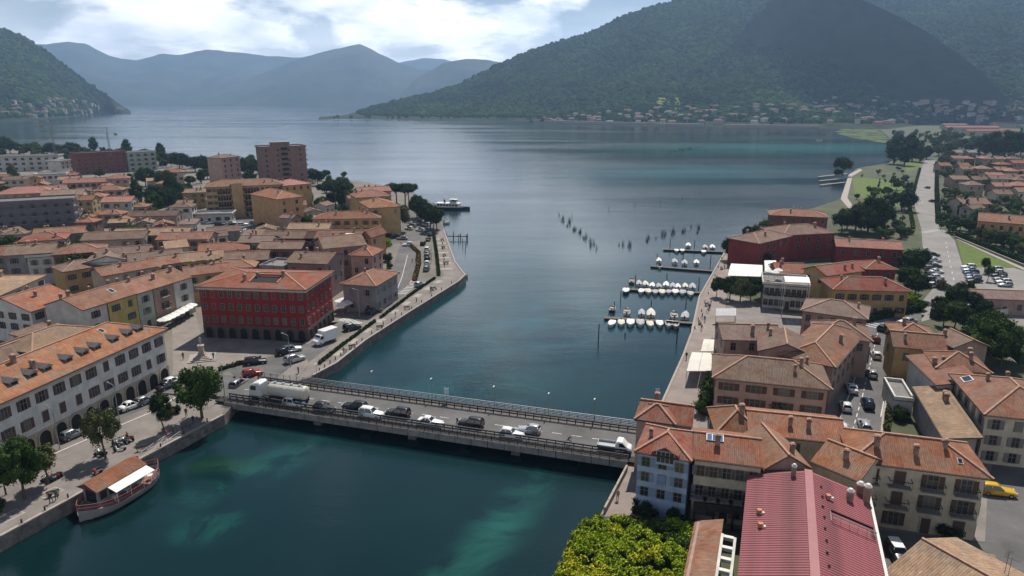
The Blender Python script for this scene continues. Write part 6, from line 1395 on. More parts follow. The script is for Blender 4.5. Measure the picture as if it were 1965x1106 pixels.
# ------------------------------------------------------------------ trees
TREESPEC = dict(  # height, trunk top, trunk radius, crown centre z, crown radii, blobs, blob radius, leaves, leaf size
    broad=(8.2, 3.6, .22, 5.4, (3.3, 3.3, 2.3), 34, 1.25, 4200, .25), slim=(7.5, 3.4, .14, 5.2, (1.6, 1.6, 2.0), 20, .85, 2400, .19), pine=(11.5, 9.0, .28, 9.8, (4.4, 4.4, 1.1), 40, 1.15, 3600, .26),
    tall=(15, 5.0, .35, 8.2, (3.6, 3.6, 6.0), 50, 1.6, 4200, .33), cypress=(9, 1.2, .15, 4.8, (.7, .7, 4.0), 18, .55, 1100, .18), bush=(2.6, .6, .1, 1.2, (1.3, 1.3, .8), 14, .65, 1200, .17), wide=(9.5, 4.0, .3, 6.0, (5.2, 5.2, 2.8), 44, 1.6, 4600, .31))
def crown_mesh(kind, sd):
    def f():
        H_, tt, tr, cz, (ra, rb_, rc), nb, br_, nl, ls = TREESPEC[kind]; g = random.Random(sd*13+len(kind)); mb = MB(); blobs = []
        for k in range(nb):
            while True:
                v = Vector((g.uniform(-1, 1), g.uniform(-1, 1), g.uniform(-1, 1)))
                if v.length < 1: break
            v = v.normalized()*(v.length**.55)
            taper = 1.0
            if kind in ('tall', 'cypress'): taper = 1-.45*max(0, v.z)
            blobs.append((Vector((v.x*ra*taper, v.y*rb_*taper, cz+v.z*rc)), br_*g.uniform(.65, 1.2)))
        for c, r in blobs:      # inner mass
            i0 = len(mb.v)
            ico = [(0, 0, 1), (.894, 0, .447), (.276, .851, .447), (-.724, .526, .447), (-.724, -.526, .447), (.276, -.851, .447), (.724, .526, -.447), (-.276, .851, -.447), (-.894, 0, -.447), (-.276, -.851, -.447), (.724, -.526, -.447), (0, 0, -1)]
            for p in ico: mb.v.append(tuple(c+Vector(p)*r*.78*g.uniform(.8, 1.1)))
            for t in [(0,1,2),(0,2,3),(0,3,4),(0,4,5),(0,5,1),(1,6,2),(2,7,3),(3,8,4),(4,9,5),(5,10,1),(6,7,2),(7,8,3),(8,9,4),(9,10,5),(10,6,1),(11,7,6),(11,8,7),(11,9,8),(11,10,9),(11,6,10)]:
                mb.f.append(tuple(i0+k for k in t)); mb.m.append(0); mb.uv.append(None)
        for k in range(nl):
            c, r = g.choice(blobs); n = Vector((g.gauss(0, 1), g.gauss(0, 1), g.gauss(.25, 1))).normalized(); p = c+n*r*g.uniform(.72, 1.18)
            ax = (n+Vector((g.gauss(0, .6), g.gauss(0, .6), g.gauss(0, .6)))).normalized(); bx = ax.orthogonal().normalized(); cx = ax.cross(bx); a = g.uniform(0, 6.28); b2 = bx*math.cos(a)+cx*math.sin(a); c2 = ax.cross(b2); s = ls*g.uniform(.6, 1.35)
            mb.face([p-b2*s, p-c2*s*.55, p+b2*s, p+c2*s*.55])
        return mb.mesh('crown', [LEAF['mid']])
    return cached(('crown', kind, sd), f)
def trunk_mesh(kind, sd):
    def f():
        H_, tt, tr, cz, (ra, rb_, rc), nb, br_, nl, ls = TREESPEC[kind]; g = random.Random(sd*7+1); mb = MB(); lean = g.uniform(-.3, .3)
        mb.tube([(0, 0, -.2), (lean*.3, 0, tt*.4), (lean, .1, tt*.8), (lean, .1, cz)], [tr*1.3, tr, tr*.85, tr*.5], 8)
        for k in range(5):
            a = 6.283*k/5+g.uniform(-.3, .3); z0 = tt*g.uniform(.65, .95)
            mb.tube([(lean*.9, .08, z0), (lean+ra*.3*math.cos(a), ra*.3*math.sin(a), z0+(cz-z0)*.6), (lean+ra*.62*math.cos(a), ra*.62*math.sin(a), cz+rc*.15)], [tr*.6, tr*.4, tr*.15], 6)
        return mb.mesh('trunk', [BARK])
    return cached(('trunk', kind, sd), f)
tcount = [0]
def tree(px_, py_, kind, h, leaf, label, group=None, name='tree', cat='tree', z=0.0, world=None, sx=1.0):
    tcount[0] += 1; sd = tcount[0] % 3
    if group and kind != 'cypress': label = '%s %s %s' % (dict(dark='dark', mid='green', olive='olive', bright='yellow green', autumn='rusty').get(leaf, leaf), dict(broad='round tree', wide='spreading tree', tall='tall tree', bush='bush', slim='slender tree', pine='umbrella pine').get(kind, kind), (' '+label).split(' tree ', 1)[-1].split(' pine ', 1)[-1].split(' conifer ', 1)[-1])
    H_ = TREESPEC[kind][0]; s = h/H_
    e = empty(name, world if world else P(px_, py_, z), rnd.uniform(0, 6.28)); e.scale = (s*sx, s*sx, s); tag(e, label, cat, group)
    link('crown', crown_mesh(kind, sd), e, None, 0, [LEAF[leaf]]); link('trunk', trunk_mesh(kind, sd), e)
    return e
tree(388, 803, 'broad', 9.4, 'mid', 'big round leafy tree at the left bridge head', sx=.86); tree(316, 832, 'slim', 7.2, 'dark', 'slim dark tree on the quay above the gangway', sx=.85); tree(203, 880, 'broad', 8.0, 'olive', 'leaning flat crowned tree above the restaurant boat', sx=.66)
tree(92, 930, 'slim', 6.0, 'olive', 'small pale green tree on the quay by the scooters', sx=1.2); tree(48, 958, 'broad', 8.8, 'mid', 'bright leafy tree at the near end of the quay', sx=.72); tree(12, 950, 'slim', 6.0, 'mid', 'small tree behind the bright leafy quay tree')
tree(-10, 985, 'bush', 2.2, 'dark', 'low shrub at the quay edge under the leafy tree', name='shrub', cat='shrub')
for px_, py_, h, lf, lb in [(322, 800, 2.0, 'autumn', 'rust coloured shrub in the bed behind the slim dark tree'), (338, 792, 1.6, 'dark', 'dark shrub in the bed behind the slim dark tree')]: tree(px_, py_, 'bush', h, lf, lb, name='shrub', cat='shrub')
for px_, py_, h in [(628, 398, 12), (645, 402, 13), (662, 396, 12), (640, 390, 12)]: tree(px_, py_, 'pine', h, 'dark', 'umbrella pine of the tight group behind the orange villa', 'umbrella pines by the villa', 'pine_tree')
for px_, py_, h in [(762, 402, 13), (778, 405, 13), (785, 398, 12)]: tree(px_, py_, 'pine', h, 'dark', 'umbrella pine with bare trunk on the lake side of the ochre villas', 'umbrella pines at the shore', 'pine_tree')
for px_, py_, h in [(800, 418, 10), (808, 425, 10), (815, 430, 9), (826, 438, 10), (832, 445, 10), (838, 440, 9)]: tree(px_, py_, 'broad', h, 'dark', 'dense dark tree in the row shading the lakeside car park', 'trees shading the lakeside car park', sx=.8)
tree(765, 445, 'broad', 11, 'olive', 'olive green tree in front of the tall ochre villa'); tree(736, 490, 'broad', 6.2, 'bright', 'round yellow green tree on the loop road corner'); tree(744, 502, 'bush', 3.2, 'dark', 'dark bush under the round yellow green tree', name='shrub', cat='shrub'); tree(748, 515, 'bush', 2.0, 'mid', 'small bush at the terrace beside the loop road', name='shrub', cat='shrub')
for i, (px_, py_, k, h, lf) in enumerate([(265, 392, 'tall', 13, 'dark'), (305, 398, 'wide', 11, 'dark'), (325, 405, 'wide', 11, 'dark'), (345, 400, 'tall', 13, 'dark'), (330, 380, 'tall', 14, 'dark'), (360, 392, 'broad', 9, 'mid'), (300, 410, 'wide', 9, 'mid'), (348, 415, 'broad', 8, 'dark'), (318, 362, 'wide', 11, 'mid'), (280, 358, 'wide', 11, 'dark'), (255, 372, 'tall', 12, 'dark')]): tree(px_, py_, k, h, lf, 'dark garden tree in the clump left of the ochre hotel', 'garden trees left of the hotel', sx=.9)
for i, (px_, py_, k, h) in enumerate([(310, 318, 'wide', 11), (345, 325, 'wide', 12), (375, 330, 'wide', 11), (395, 332, 'tall', 13), (410, 335, 'wide', 11), (470, 338, 'wide', 13), (485, 335, 'tall', 15), (280, 312, 'wide', 11), (20, 295, 'wide', 13), (60, 297, 'wide', 11), (100, 300, 'wide', 12), (140, 298, 'wide', 12), (180, 292, 'tall', 16), (245, 300, 'tall', 16), (310, 306, 'tall', 15), (600, 352, 'broad', 9), (610, 356, 'broad', 9), (5, 290, 'wide', 15)]): tree(px_, py_, k, h, 'dark' if i % 3 else 'mid', 'tree among the towers along the rear lake shore of the town', 'trees along the rear town shore')
for px_, py_, k, h, lf, lb in [(150, 548, 'broad', 9, 'dark', 'dark courtyard tree behind the white gabled house'), (185, 452, 'broad', 6, 'mid', 'green garden tree beside the end of the dark slab'), (205, 458, 'bush', 3, 'mid', 'garden shrub beside the end of the dark slab'), (175, 402, 'cypress', 8, 'dark', 'dark cypress beside the dark slab end'), (590, 437, 'broad', 5, 'mid', 'tree at the foot of the orange apartment block'), (670, 440, 'bush', 4, 'mid', 'bushy tree in front of the orange villa wing'), (30, 356, 'broad', 8, 'dark', 'dark tree beside the pale lakeside block'), (500, 440, 'bush', 3, 'olive', 'bush in front of the ochre hotel'), (445, 440, 'bush', 3, 'dark', 'dark bush at the hotel car park')]: tree(px_, py_, k, h, lf, lb)
# right bank trees
for i, (px_, py_, k, h, lf) in enumerate([(1400, 575, 'wide', 6.5, 'dark'), (1420, 580, 'wide', 6.5, 'olive'), (1440, 578, 'wide', 6.5, 'dark'), (1375, 570, 'broad', 5.5, 'dark'), (1460, 572, 'broad', 6, 'dark')]): tree(px_, py_, k, h, lf, 'broad dark tree of the clump before the white lakeside hotel', 'trees before the lakeside hotel', sx=.72)
for i, (px_, py_, k, h, lf) in enumerate([(1405, 500, 'wide', 8, 'dark'), (1425, 505, 'wide', 8, 'dark'), (1445, 498, 'broad', 8, 'olive'), (1455, 480, 'broad', 9, 'olive'), (1465, 470, 'broad', 9, 'olive'), (1435, 470, 'broad', 7, 'dark'), (1440, 512, 'bush', 4, 'mid'), (1470, 515, 'broad', 5, 'dark')]): tree(px_, py_, k, h, lf, 'tree of the leafy garden between promenade and crimson warehouse', 'garden trees by the crimson warehouse', sx=.75)
for i, (px_, py_, k, h, lf) in enumerate([(1640, 448, 'wide', 11, 'dark'), (1665, 445, 'tall', 15, 'dark'), (1680, 450, 'tall', 16, 'dark'), (1690, 440, 'broad', 10, 'dark'), (1625, 440, 'broad', 9, 'olive'), (1650, 430, 'broad', 9, 'olive'), (1615, 448, 'broad', 9, 'dark'), (1730, 405, 'wide', 10, 'dark'), (1720, 440, 'bush', 4, 'mid'), (1735, 455, 'bush', 3.5, 'mid'), (1700, 455, 'bush', 4, 'olive'), (1745, 450, 'bush', 3, 'mid'), (1685, 365, 'cypress', 7, 'dark'), (1720, 365, 'broad', 6, 'mid'), (1705, 372, 'bush', 4, 'mid'), (1740, 372, 'bush', 4, 'mid')]): tree(px_, py_, k, h, lf, 'park tree between the crimson houses and the main road', 'park trees by the main road')
for i, (px_, py_, h) in enumerate([(1715, 315, 22), (1735, 318, 20), (1750, 310, 20), (1765, 312, 15), (1725, 305, 22), (1745, 300, 22), (1712, 300, 20), (1778, 306, 13)]): tree(px_, py_, 'tall', h, 'dark' if i % 3 else 'mid', 'tall dark tree of the grove at the head of the bay', 'grove at the head of the bay', sx=1.1)
tree(1616, 338, 'broad', 13, 'dark', 'solitary tree at the tip of the park by the jetties'); tree(1607, 337, 'bush', 5, 'dark', 'bush below the solitary park tip tree', name='shrub', cat='shrub')
for i, (px_, py_, h) in enumerate([(1890, 300, 22), (1905, 302, 24), (1925, 305, 26), (1945, 300, 24), (1958, 298, 22), (1880, 295, 18), (1970, 300, 22)]): tree(px_, py_, 'tall', h, 'dark', 'huge dark conifer of the row behind the pink terraces', 'dark conifers behind the terraces', sx=1.1)
for i, (px_, py_, h) in enumerate([(1800, 300, 10), (1815, 296, 11), (1830, 290, 11), (1845, 285, 10), (1860, 292, 9), (1795, 282, 11), (1812, 276, 12), (1835, 272, 12), (1810, 318, 8), (1822, 310, 9)]): tree(px_, py_, 'wide', h, 'mid' if i % 2 else 'olive', 'garden tree beyond the main road before the far halls', 'garden trees before the far halls')
for i, (px_, py_, k, h) in enumerate([(1838, 420, 'cypress', 9), (1848, 418, 'cypress', 11), (1870, 440, 'cypress', 8), (1893, 452, 'cypress', 7), (1906, 455, 'cypress', 7)]): tree(px_, py_, k, h, 'dark', 'dark cypress by the orange brick house', 'cypresses by the orange brick house', 'cypress_tree')
for i, (px_, py_, h) in enumerate([(1880, 462, 5), (1900, 470, 6), (1920, 478, 6), (1945, 486, 6), (1960, 495, 5), (1860, 448, 5), (1842, 442, 4), (1825, 432, 4), (1825, 400, 4), (1815, 378, 5), (1835, 380, 5), (1860, 370, 4), (1930, 395, 5), (1950, 400, 5), (1920, 390, 4), (1815, 345, 5), (1830, 355, 4), (1880, 340, 4), (1940, 370, 5)]): tree(px_, py_, 'broad', h, ['mid', 'olive', 'dark'][i % 3], 'small garden tree near the orange brick house and terraces', 'small garden trees on the plain', sx=1.1)
for i, (px_, py_, k, h, lf) in enumerate([(1885, 700, 'wide', 9, 'mid'), (1905, 690, 'wide', 9, 'mid'), (1870, 670, 'broad', 8, 'dark'), (1850, 640, 'broad', 7, 'dark'), (1830, 635, 'broad', 7, 'mid'), (1810, 625, 'broad', 6, 'dark'), (1895, 660, 'broad', 8, 'mid'), (1920, 705, 'broad', 7, 'dark'), (1925, 670, 'broad', 6, 'mid'), (1800, 605, 'broad', 5, 'dark'), (1830, 600, 'broad', 7, 'dark'), (1860, 605, 'broad', 6, 'dark'), (1845, 590, 'broad', 7, 'dark'), (1885, 615, 'broad', 5, 'dark')]): tree(px_, py_, k, h, lf, 'leafy tree of the shady garden behind the corner houses', 'shady garden trees', sx=.85)
for i, (px_, py_, k, h, lf) in enumerate([(1742, 535, 'broad', 8, 'dark'), (1755, 525, 'broad', 8, 'dark'), (1740, 560, 'broad', 7, 'mid'), (1755, 575, 'broad', 7, 'dark'), (1762, 595, 'bush', 3, 'mid'), (1750, 590, 'bush', 4, 'bright'), (1715, 510, 'broad', 6, 'dark'), (1895, 540, 'slim', 5, 'mid'), (1888, 525, 'slim', 5, 'mid'), (1810, 555, 'bush', 3, 'olive')]): tree(px_, py_, k, h, lf, 'tree in the green strip between the ochre house and the parked cars', 'green strip by the parked cars')
for px_, py_, h, lb in [(1358, 772, 3.6, 'bushy plants at the promenade corner of the brown roofed house'), (1352, 795, 3.2, 'leafy shrub beside the small round fronted house'), (1362, 745, 3.4, 'leafy shrub on the promenade wall'), (1364, 715, 3.0, 'leafy shrub behind the white canopy'), (1382, 668, 3.0, 'shrub between the canopies and the brown wing'), (1728, 805, 2.6, 'pale green shrub in the yard behind the garage')]: tree(px_, py_, 'bush', h, 'mid', lb, name='shrub', cat='shrub')
for i, (px_, py_) in enumerate([(1225, 985), (1245, 992), (1300, 1000), (1820, 1035)]): tree(px_, py_, 'bush', 2.2, 'dark', 'dark shrub against the foot of the blue house' if i < 3 else 'dark shrub against the cream balcony house', 'shrubs at the blue house' if i < 3 else None, name='shrub', cat='shrub')
def palm(px_, py_, h, label):
    e = empty('palm_tree', P(px_, py_, 0)); tag(e, label, 'palm', 'palms before the brown roofed house'); g = random.Random(int(px_))
    mb = MB(); mb.tube([(0, 0, 0), (.1, 0, h*.5), (.15, .05, h)], [.2, .16, .14], 8); mb.build('trunk', [BARK], e)
    mb = MB()
    for k in range(22):
        a = 6.283*k/22+g.uniform(-.2, .2); el = g.uniform(-.2, 1.0); L_ = g.uniform(1.2, 1.7); pts = []
        for j in range(6):
            t = j/5; r_ = L_*t; pts.append(Vector((.15+r_*math.cos(a), .05+r_*math.sin(a), h+r_*el*.9-1.1*t*t*L_*.7)))
        n = Vector((-math.sin(a), math.cos(a), 0))
        for j in range(5):
            w0, w1 = .22*math.sin(math.pi*(j/5)*.9+.25), .22*math.sin(math.pi*((j+1)/5)*.9+.25)
            mb.face([pts[j]-n*w0+Vector((0, 0, -.08)), pts[j], pts[j+1], pts[j+1]-n*w1+Vector((0, 0, -.08))]); mb.face([pts[j], pts[j]+n*w0+Vector((0, 0, -.08)), pts[j+1]+n*w1+Vector((0, 0, -.08)), pts[j+1]])
    mb.build('fronds', [LEAF['olive']], e)
palm(1430, 806, 4.2, 'palm tree in the garden before the brown roofed house'); palm(1485, 822, 4.0, 'palm tree in the garden before the brown roofed house')
# shrubbery in the foreground
def shrubbery():
    g = random.Random(11); mb = MB(); mats = [LEAF['bright'], LEAF['yellow'], LEAF['mid']]
    poly = [P(*q, 2.2) for q in ((1112, 1000), (1150, 986), (1290, 996), (1362, 1003), (1342, 1050), (1322, 1135), (1050, 1135), (1078, 1075))]
    def inside(x, y):
        r = False; n = len(poly)
        for i in range(n):
            a, b = poly[i], poly[i-1]
            if (a.y > y) != (b.y > y) and x < (b.x-a.x)*(y-a.y)/(b.y-a.y)+a.x: r = not r
        return r
    xs = [p.x for p in poly]; ysq = [p.y for p in poly]; x0, x1, y0_, y1_ = min(xs), max(xs), min(ysq), max(ysq)
    cnt = 0
    blobs = []
    while cnt < 460:
        x, y = g.uniform(x0, x1), g.uniform(y0_, y1_)
        if not inside(x, y): continue
        t = (y-y0_)/(y1_-y0_)     # 1 = far edge
        top = 2.1+(.28*noise.noise(Vector((x*.35, y*.35, 0)))+.2*noise.noise(Vector((x*.9, y*.9, 3))))*(1.35-t)
        r = g.uniform(.4, .62)
        yel = noise.noise(Vector((x*.22+5, y*.22, 0)))+.9*((x1-x)/(x1-x0)-.55)+(.45-t)*.9
        blobs.append((Vector((x, y, top-r*.6)), r, 1 if yel > .12 else (0 if yel > -.6 else 2))); cnt += 1
    for c, r, mi in blobs:
        mb.tube([(c.x, c.y, -.2), (c.x, c.y, c.z-.1), (c.x, c.y, c.z+r*.55)], [r*.9, r*.85, r*.35], 6, 2, False)
        for k in range(75):
            n = Vector((g.gauss(0, 1), g.gauss(0, 1), abs(g.gauss(.4, .8)))).normalized(); p = c+n*r*g.uniform(.75, 1.15)
            ax = (n+Vector((g.gauss(0, .6), g.gauss(0, .6), g.gauss(0, .6)))).normalized(); bx = ax.orthogonal().normalized(); cx = ax.cross(bx); s = g.uniform(.07, .17)
            mb.face([p-bx*s, p-cx*s*.6, p+bx*s, p+cx*s*.6], mi if g.random() < .8 else g.randrange(3))
    tag(mb.build('shrubbery', mats), 'mass of bright yellow green shrubs in the waterside garden below the blue house', 'shrubs', kind='stuff')
shrubbery()
FARTREES = []
def far_tree(p0, h, r, leaf, kind=0): FARTREES.append((p0, h, r, leaf, kind))
def build_far_trees(name, items, label):
    g = random.Random(5); mb = MB(); keys = ['dark', 'mid', 'olive']
    ico = [(0, 0, 1), (.894, 0, .447), (.276, .851, .447), (-.724, .526, .447), (-.724, -.526, .447), (.276, -.851, .447), (.724, .526, -.447), (-.276, .851, -.447), (-.894, 0, -.447), (-.276, -.851, -.447), (.724, -.526, -.447), (0, 0, -1)]
    tri = [(0,1,2),(0,2,3),(0,3,4),(0,4,5),(0,5,1),(1,6,2),(2,7,3),(3,8,4),(4,9,5),(5,10,1),(6,7,2),(7,8,3),(8,9,4),(9,10,5),(10,6,1),(11,7,6),(11,8,7),(11,9,8),(11,10,9),(11,6,10)]
    for p0, h, r, leaf, kind in items:
        mi = keys.index(leaf); bl = []
        for k in range(11):
            a = g.uniform(0, 6.28); q = r*.75*math.sqrt(g.random()); c = p0+Vector((q*math.cos(a), q*math.sin(a), h*g.uniform(.38, .88)*(1-.12*q/r))); rr = r*g.uniform(.3, .5); bl.append((c, rr)); i0 = len(mb.v)
            for v in ico: mb.v.append(tuple(c+Vector(v)*rr*.8*g.uniform(.8, 1.15)))
            for t in tri: mb.f.append(tuple(i0+j for j in t)); mb.m.append(mi); mb.uv.append(None)
        for k in range(190):
            c, rr = g.choice(bl); n = Vector((g.gauss(0, 1), g.gauss(0, 1), g.gauss(.3, 1))).normalized(); p = c+n*rr*g.uniform(.7, 1.2); bx = n.orthogonal().normalized(); cx = n.cross(bx); a = g.uniform(0, 6.28); b2 = (bx*math.cos(a)+cx*math.sin(a)+n*g.uniform(-.5, .5)); s = r*g.uniform(.08, .16); c2 = n.cross(b2)
            mb.face([p-b2*s, p-c2*s*.6, p+b2*s, p+c2*s*.6], mi)
        mb.tube([tuple(p0-Vector((0, 0, .5))), tuple(p0+Vector((0, 0, h*.5)))], [.22, .14], 5, 3, False)
    tag(mb.build(name, [LEAF[k] for k in keys]+[BARK]), label, 'trees', kind='stuff')
# garden trees squeezed between the houses
g5 = random.Random(77); nt_ = 0
for t in range(3000):
    px_, py_ = g5.uniform(0, 690), g5.uniform(300, 545)
    if py_ < 318+px_*.03: continue
    if px_ > 560 and py_ > 460 or (380 < px_ < 530 and 408 < py_ < 470): continue
    p0 = P(px_, py_, 0)
    if not free(p0.x, p0.y, 1.0): continue
    k = g5.choice(['broad', 'broad', 'bush', 'slim', 'wide'] if py_ > 400 else ['wide', 'broad', 'tall', 'wide']); lf = g5.choice(['dark', 'dark', 'mid', 'olive'])
    tree(0, 0, k, g5.uniform(4, 7.5) if k not in ('bush', 'tall') else (g5.uniform(2, 3.2) if k == 'bush' else g5.uniform(9, 13)), lf, 'leafy tree in a garden between the left bank houses', 'garden trees between left bank houses', world=p0); nt_ += 1
    if nt_ >= 95: break
nt_ = 0
for t in range(3000):
    px_, py_ = g5.uniform(1803, 1965), g5.uniform(285, 500)
    if py_ > 455 and px_ < 1965 and py_ > 440+(px_-1832)*.43: continue
    p0 = P(px_, py_, 0)
    if not free(p0.x, p0.y, 1.2): continue
    hh = g5.uniform(2.6, 7.5); far_tree(p0, hh, hh*g5.uniform(.36, .5), g5.choice(['dark', 'mid', 'olive'])); nt_ += 1
    if nt_ >= 190: break
nt_ = 0
for t in range(2000):
    px_, py_ = g5.uniform(1690, 1965), g5.uniform(252, 300); p0 = P(px_, py_, 0)
    if px_ < 1712 or not free(p0.x, p0.y, 2): continue
    hh = g5.uniform(7, 13); far_tree(p0, hh, hh*g5.uniform(.3, .5), g5.choice(['dark', 'mid', 'olive', 'dark'])); nt_ += 1
    if nt_ >= 60: break
nt_ = 0
for t in range(600):
    px_, py_ = g5.uniform(1632, 1748), g5.uniform(326, 462); p0 = P(px_, py_, 0)
    if px_ < 1640+(py_-380)*-.1 or not free(p0.x, p0.y, 1.0) or (py_ > 400 and px_ < 1620) or (345 < py_ < 372 and px_ < 1690): continue
    hh = g5.uniform(2.0, 6.0); far_tree(p0, hh, hh*g5.uniform(.4, .6), g5.choice(['dark', 'mid', 'olive', 'mid'])); nt_ += 1
    if nt_ >= 60: break
build_far_trees('garden_trees', FARTREES, 'belt of garden trees and bushes around the houses on the right plain'); FARTREES = []
belt = []
for t in range(1500):
    px_ = g5.uniform(0, 620); base_ = 281+px_*.085+(px_/620)**2*10; py_ = base_+abs(g5.gauss(0, 9)); p0 = P(px_, py_, 0)
    if not free(p0.x, p0.y, 2.5): continue
    hh = g5.uniform(5, 10); belt.append((p0, hh, hh*g5.uniform(.4, .6), g5.choice(['dark', 'dark', 'mid', 'olive']), 0))
    if len(belt) >= 130: break
build_far_trees('shore_tree_belt', belt, 'belt of trees and bushes along the rear lake shore of the left town')
# ------------------------------------------------------------------ people
def person_mesh(pose):
    J = dict(stand=[((0, 0, .95), .15), ((0, 0, 1.2), .15), ((0, 0, 1.42), .16), ((0, 0, 1.52), .06), ((0, .02, 1.66), .105), ((.1, 0, .9), .1), ((.11, .03, .5), .065), ((.12, 0, .08), .05), ((.12, .12, .04), .045), ((-.1, 0, .9), .1), ((-.11, -.02, .5), .065), ((-.12, -.04, .08), .05), ((-.12, .08, .04), .045), ((.2, 0, 1.4), .065), ((.25, -.02, 1.12), .045), ((.25, .08, .86), .035), ((-.2, 0, 1.4), .065), ((-.25, .02, 1.12), .045), ((-.24, .12, .86), .035)],
        walk=[((0, 0, .93), .15), ((0, .02, 1.18), .15), ((0, .04, 1.4), .16), ((0, .05, 1.5), .06), ((0, .08, 1.64), .105), ((.1, 0, .88), .1), ((.11, .2, .5), .065), ((.11, .25, .1), .05), ((.11, .38, .06), .045), ((-.1, 0, .88), .1), ((-.11, -.1, .5), .065), ((-.11, -.35, .14), .05), ((-.11, -.26, .04), .045), ((.2, .04, 1.38), .065), ((.25, -.12, 1.12), .045), ((.24, -.14, .88), .035), ((-.2, .04, 1.38), .065), ((-.25, .16, 1.12), .045), ((-.22, .3, .95), .035)],
        ride=[((0, -.15, 1.0), .15), ((0, .02, 1.2), .15), ((0, .18, 1.38), .16), ((0, .25, 1.47), .06), ((0, .32, 1.6), .105), ((.1, -.12, .97), .1), ((.1, .22, .78), .065), ((.1, .05, .4), .05), ((.1, .17, .36), .045), ((-.1, -.12, .97), .1), ((-.1, .2, .62), .065), ((-.1, .0, .22), .05), ((-.1, .12, .18), .045), ((.18, .2, 1.36), .06), ((.24, .38, 1.18), .045), ((.22, .58, 1.08), .035), ((-.18, .2, 1.36), .06), ((-.24, .38, 1.18), .045), ((-.22, .58, 1.08), .035)])[pose]
    E_ = [(0, 1), (1, 2), (2, 3), (3, 4), (0, 5), (5, 6), (6, 7), (7, 8), (0, 9), (9, 10), (10, 11), (11, 12), (2, 13), (13, 14), (14, 15), (2, 16), (16, 17), (17, 18)]
    me = bpy.data.meshes.new('person_skeleton'); me.from_pydata([j[0] for j in J], E_, [])
    o = bpy.data.objects.new('person_skeleton', me); col.objects.link(o)
    o.modifiers.new('skin', 'SKIN'); o.modifiers.new('sub', 'SUBSURF').levels = 1
    for i, v in enumerate(me.skin_vertices[0].data): v.radius = (J[i][1], J[i][1]); v.use_root = i == 0
    dg = bpy.context.evaluated_depsgraph_get(); m2 = bpy.data.meshes.new_from_object(o.evaluated_get(dg)); m2.name = 'person'
    bpy.data.objects.remove(o); bpy.data.meshes.remove(me)
    for m in (mat('shirt', (.2, .2, .22), .8), mat('trousers', (.04, .045, .07), .85), SKIN, mat('hair', (.03, .02, .015), .8)): m2.materials.append(m)
    for p in m2.polygons:
        c = p.center; p.use_smooth = True; hd = J[4][0]
        p.material_index = (3 if c.z > hd[2]+.0 or c.y < hd[1]-.05 else 2) if c.z > J[3][0][2]+.03 else (2 if abs(c.x) > .205 and c.z < 1.15 else (0 if c.z > .98 else 1))
    return m2
PM = {k: person_mesh(k) for k in ('stand', 'walk', 'ride')}
def shirt(k): return mat('shirt_'+k, dict(white=(.6, .6, .58), red=(.3, .04, .04), blue=(.05, .1, .25), black=(.02, .02, .02), tan=(.35, .25, .16), green=(.06, .14, .06))[k], .85)
for px_, py_, ps, c_, lb, z_ in [(791, 505, 'walk', 'black', 'person in black walking on the wide promenade', .03), (798, 503, 'walk', 'blue', 'person in a blue shirt walking on the wide promenade', .03), (860, 508, 'stand', 'white', 'person in a white shirt standing at the promenade corner', .03), (878, 818, 'walk', 'black', 'person in dark clothes walking on the bridge roadway', .62), (573, 718, 'stand', 'black', 'person in black standing on the bridge head island', .03), (358, 800, 'stand', 'red', 'person in red beside the big round tree', .03), (246, 845, 'stand', 'tan', 'person in tan standing by the scooters on the quay', .03), (1347, 612, 'walk', 'red', 'person in red on the lake promenade', .03), (1352, 618, 'stand', 'blue', 'person in blue on the lake promenade near the rings', .03), (1358, 600, 'walk', 'white', 'person in white on the lake promenade', .03), (1317, 690, 'walk', 'black', 'person in black walking at the promenade edge by the canopy', .03), (724, 600, 'walk', 'green', 'person in green on the promenade path', .03), (410, 690, 'walk', 'blue', 'person in blue crossing the piazza', .03), (352, 690, 'stand', 'red', 'person in red on the piazza by the monument', .03), (1185, 960, 'walk', 'tan', 'person in tan on the quay beside the blue house', .03)]:
    o = link('person', PM[ps], None, P(px_, py_, z_), rnd.uniform(0, 6.28), [shirt(c_)]); tag(o, lb, 'person', None)
for i in range(22):
    a_, b_, t_ = [((640, 690), (850, 540), 0), ((30, 1000), (400, 795), 0), ((1332, 660), (1390, 505), 0), ((850, 520), (844, 455), 0)][i % 4]
    t_ = rnd.random(); c_ = ['white', 'red', 'blue', 'black', 'tan', 'green'][i % 6]
    o = link('person', PM['walk' if i % 2 else 'stand'], None, P(a_[0]+(b_[0]-a_[0])*t_+4, a_[1]+(b_[1]-a_[1])*t_+1, .03), rnd.uniform(0, 6.28), [shirt(c_)]); tag(o, 'person in a %s shirt %s on the %s' % (c_, 'strolling' if i % 2 else 'standing', ['promenade below the palazzo', 'quay before the arcades', 'lake promenade by the pontoons', 'wide promenade above the jetty'][i % 4]), 'person', 'people strolling by the water')
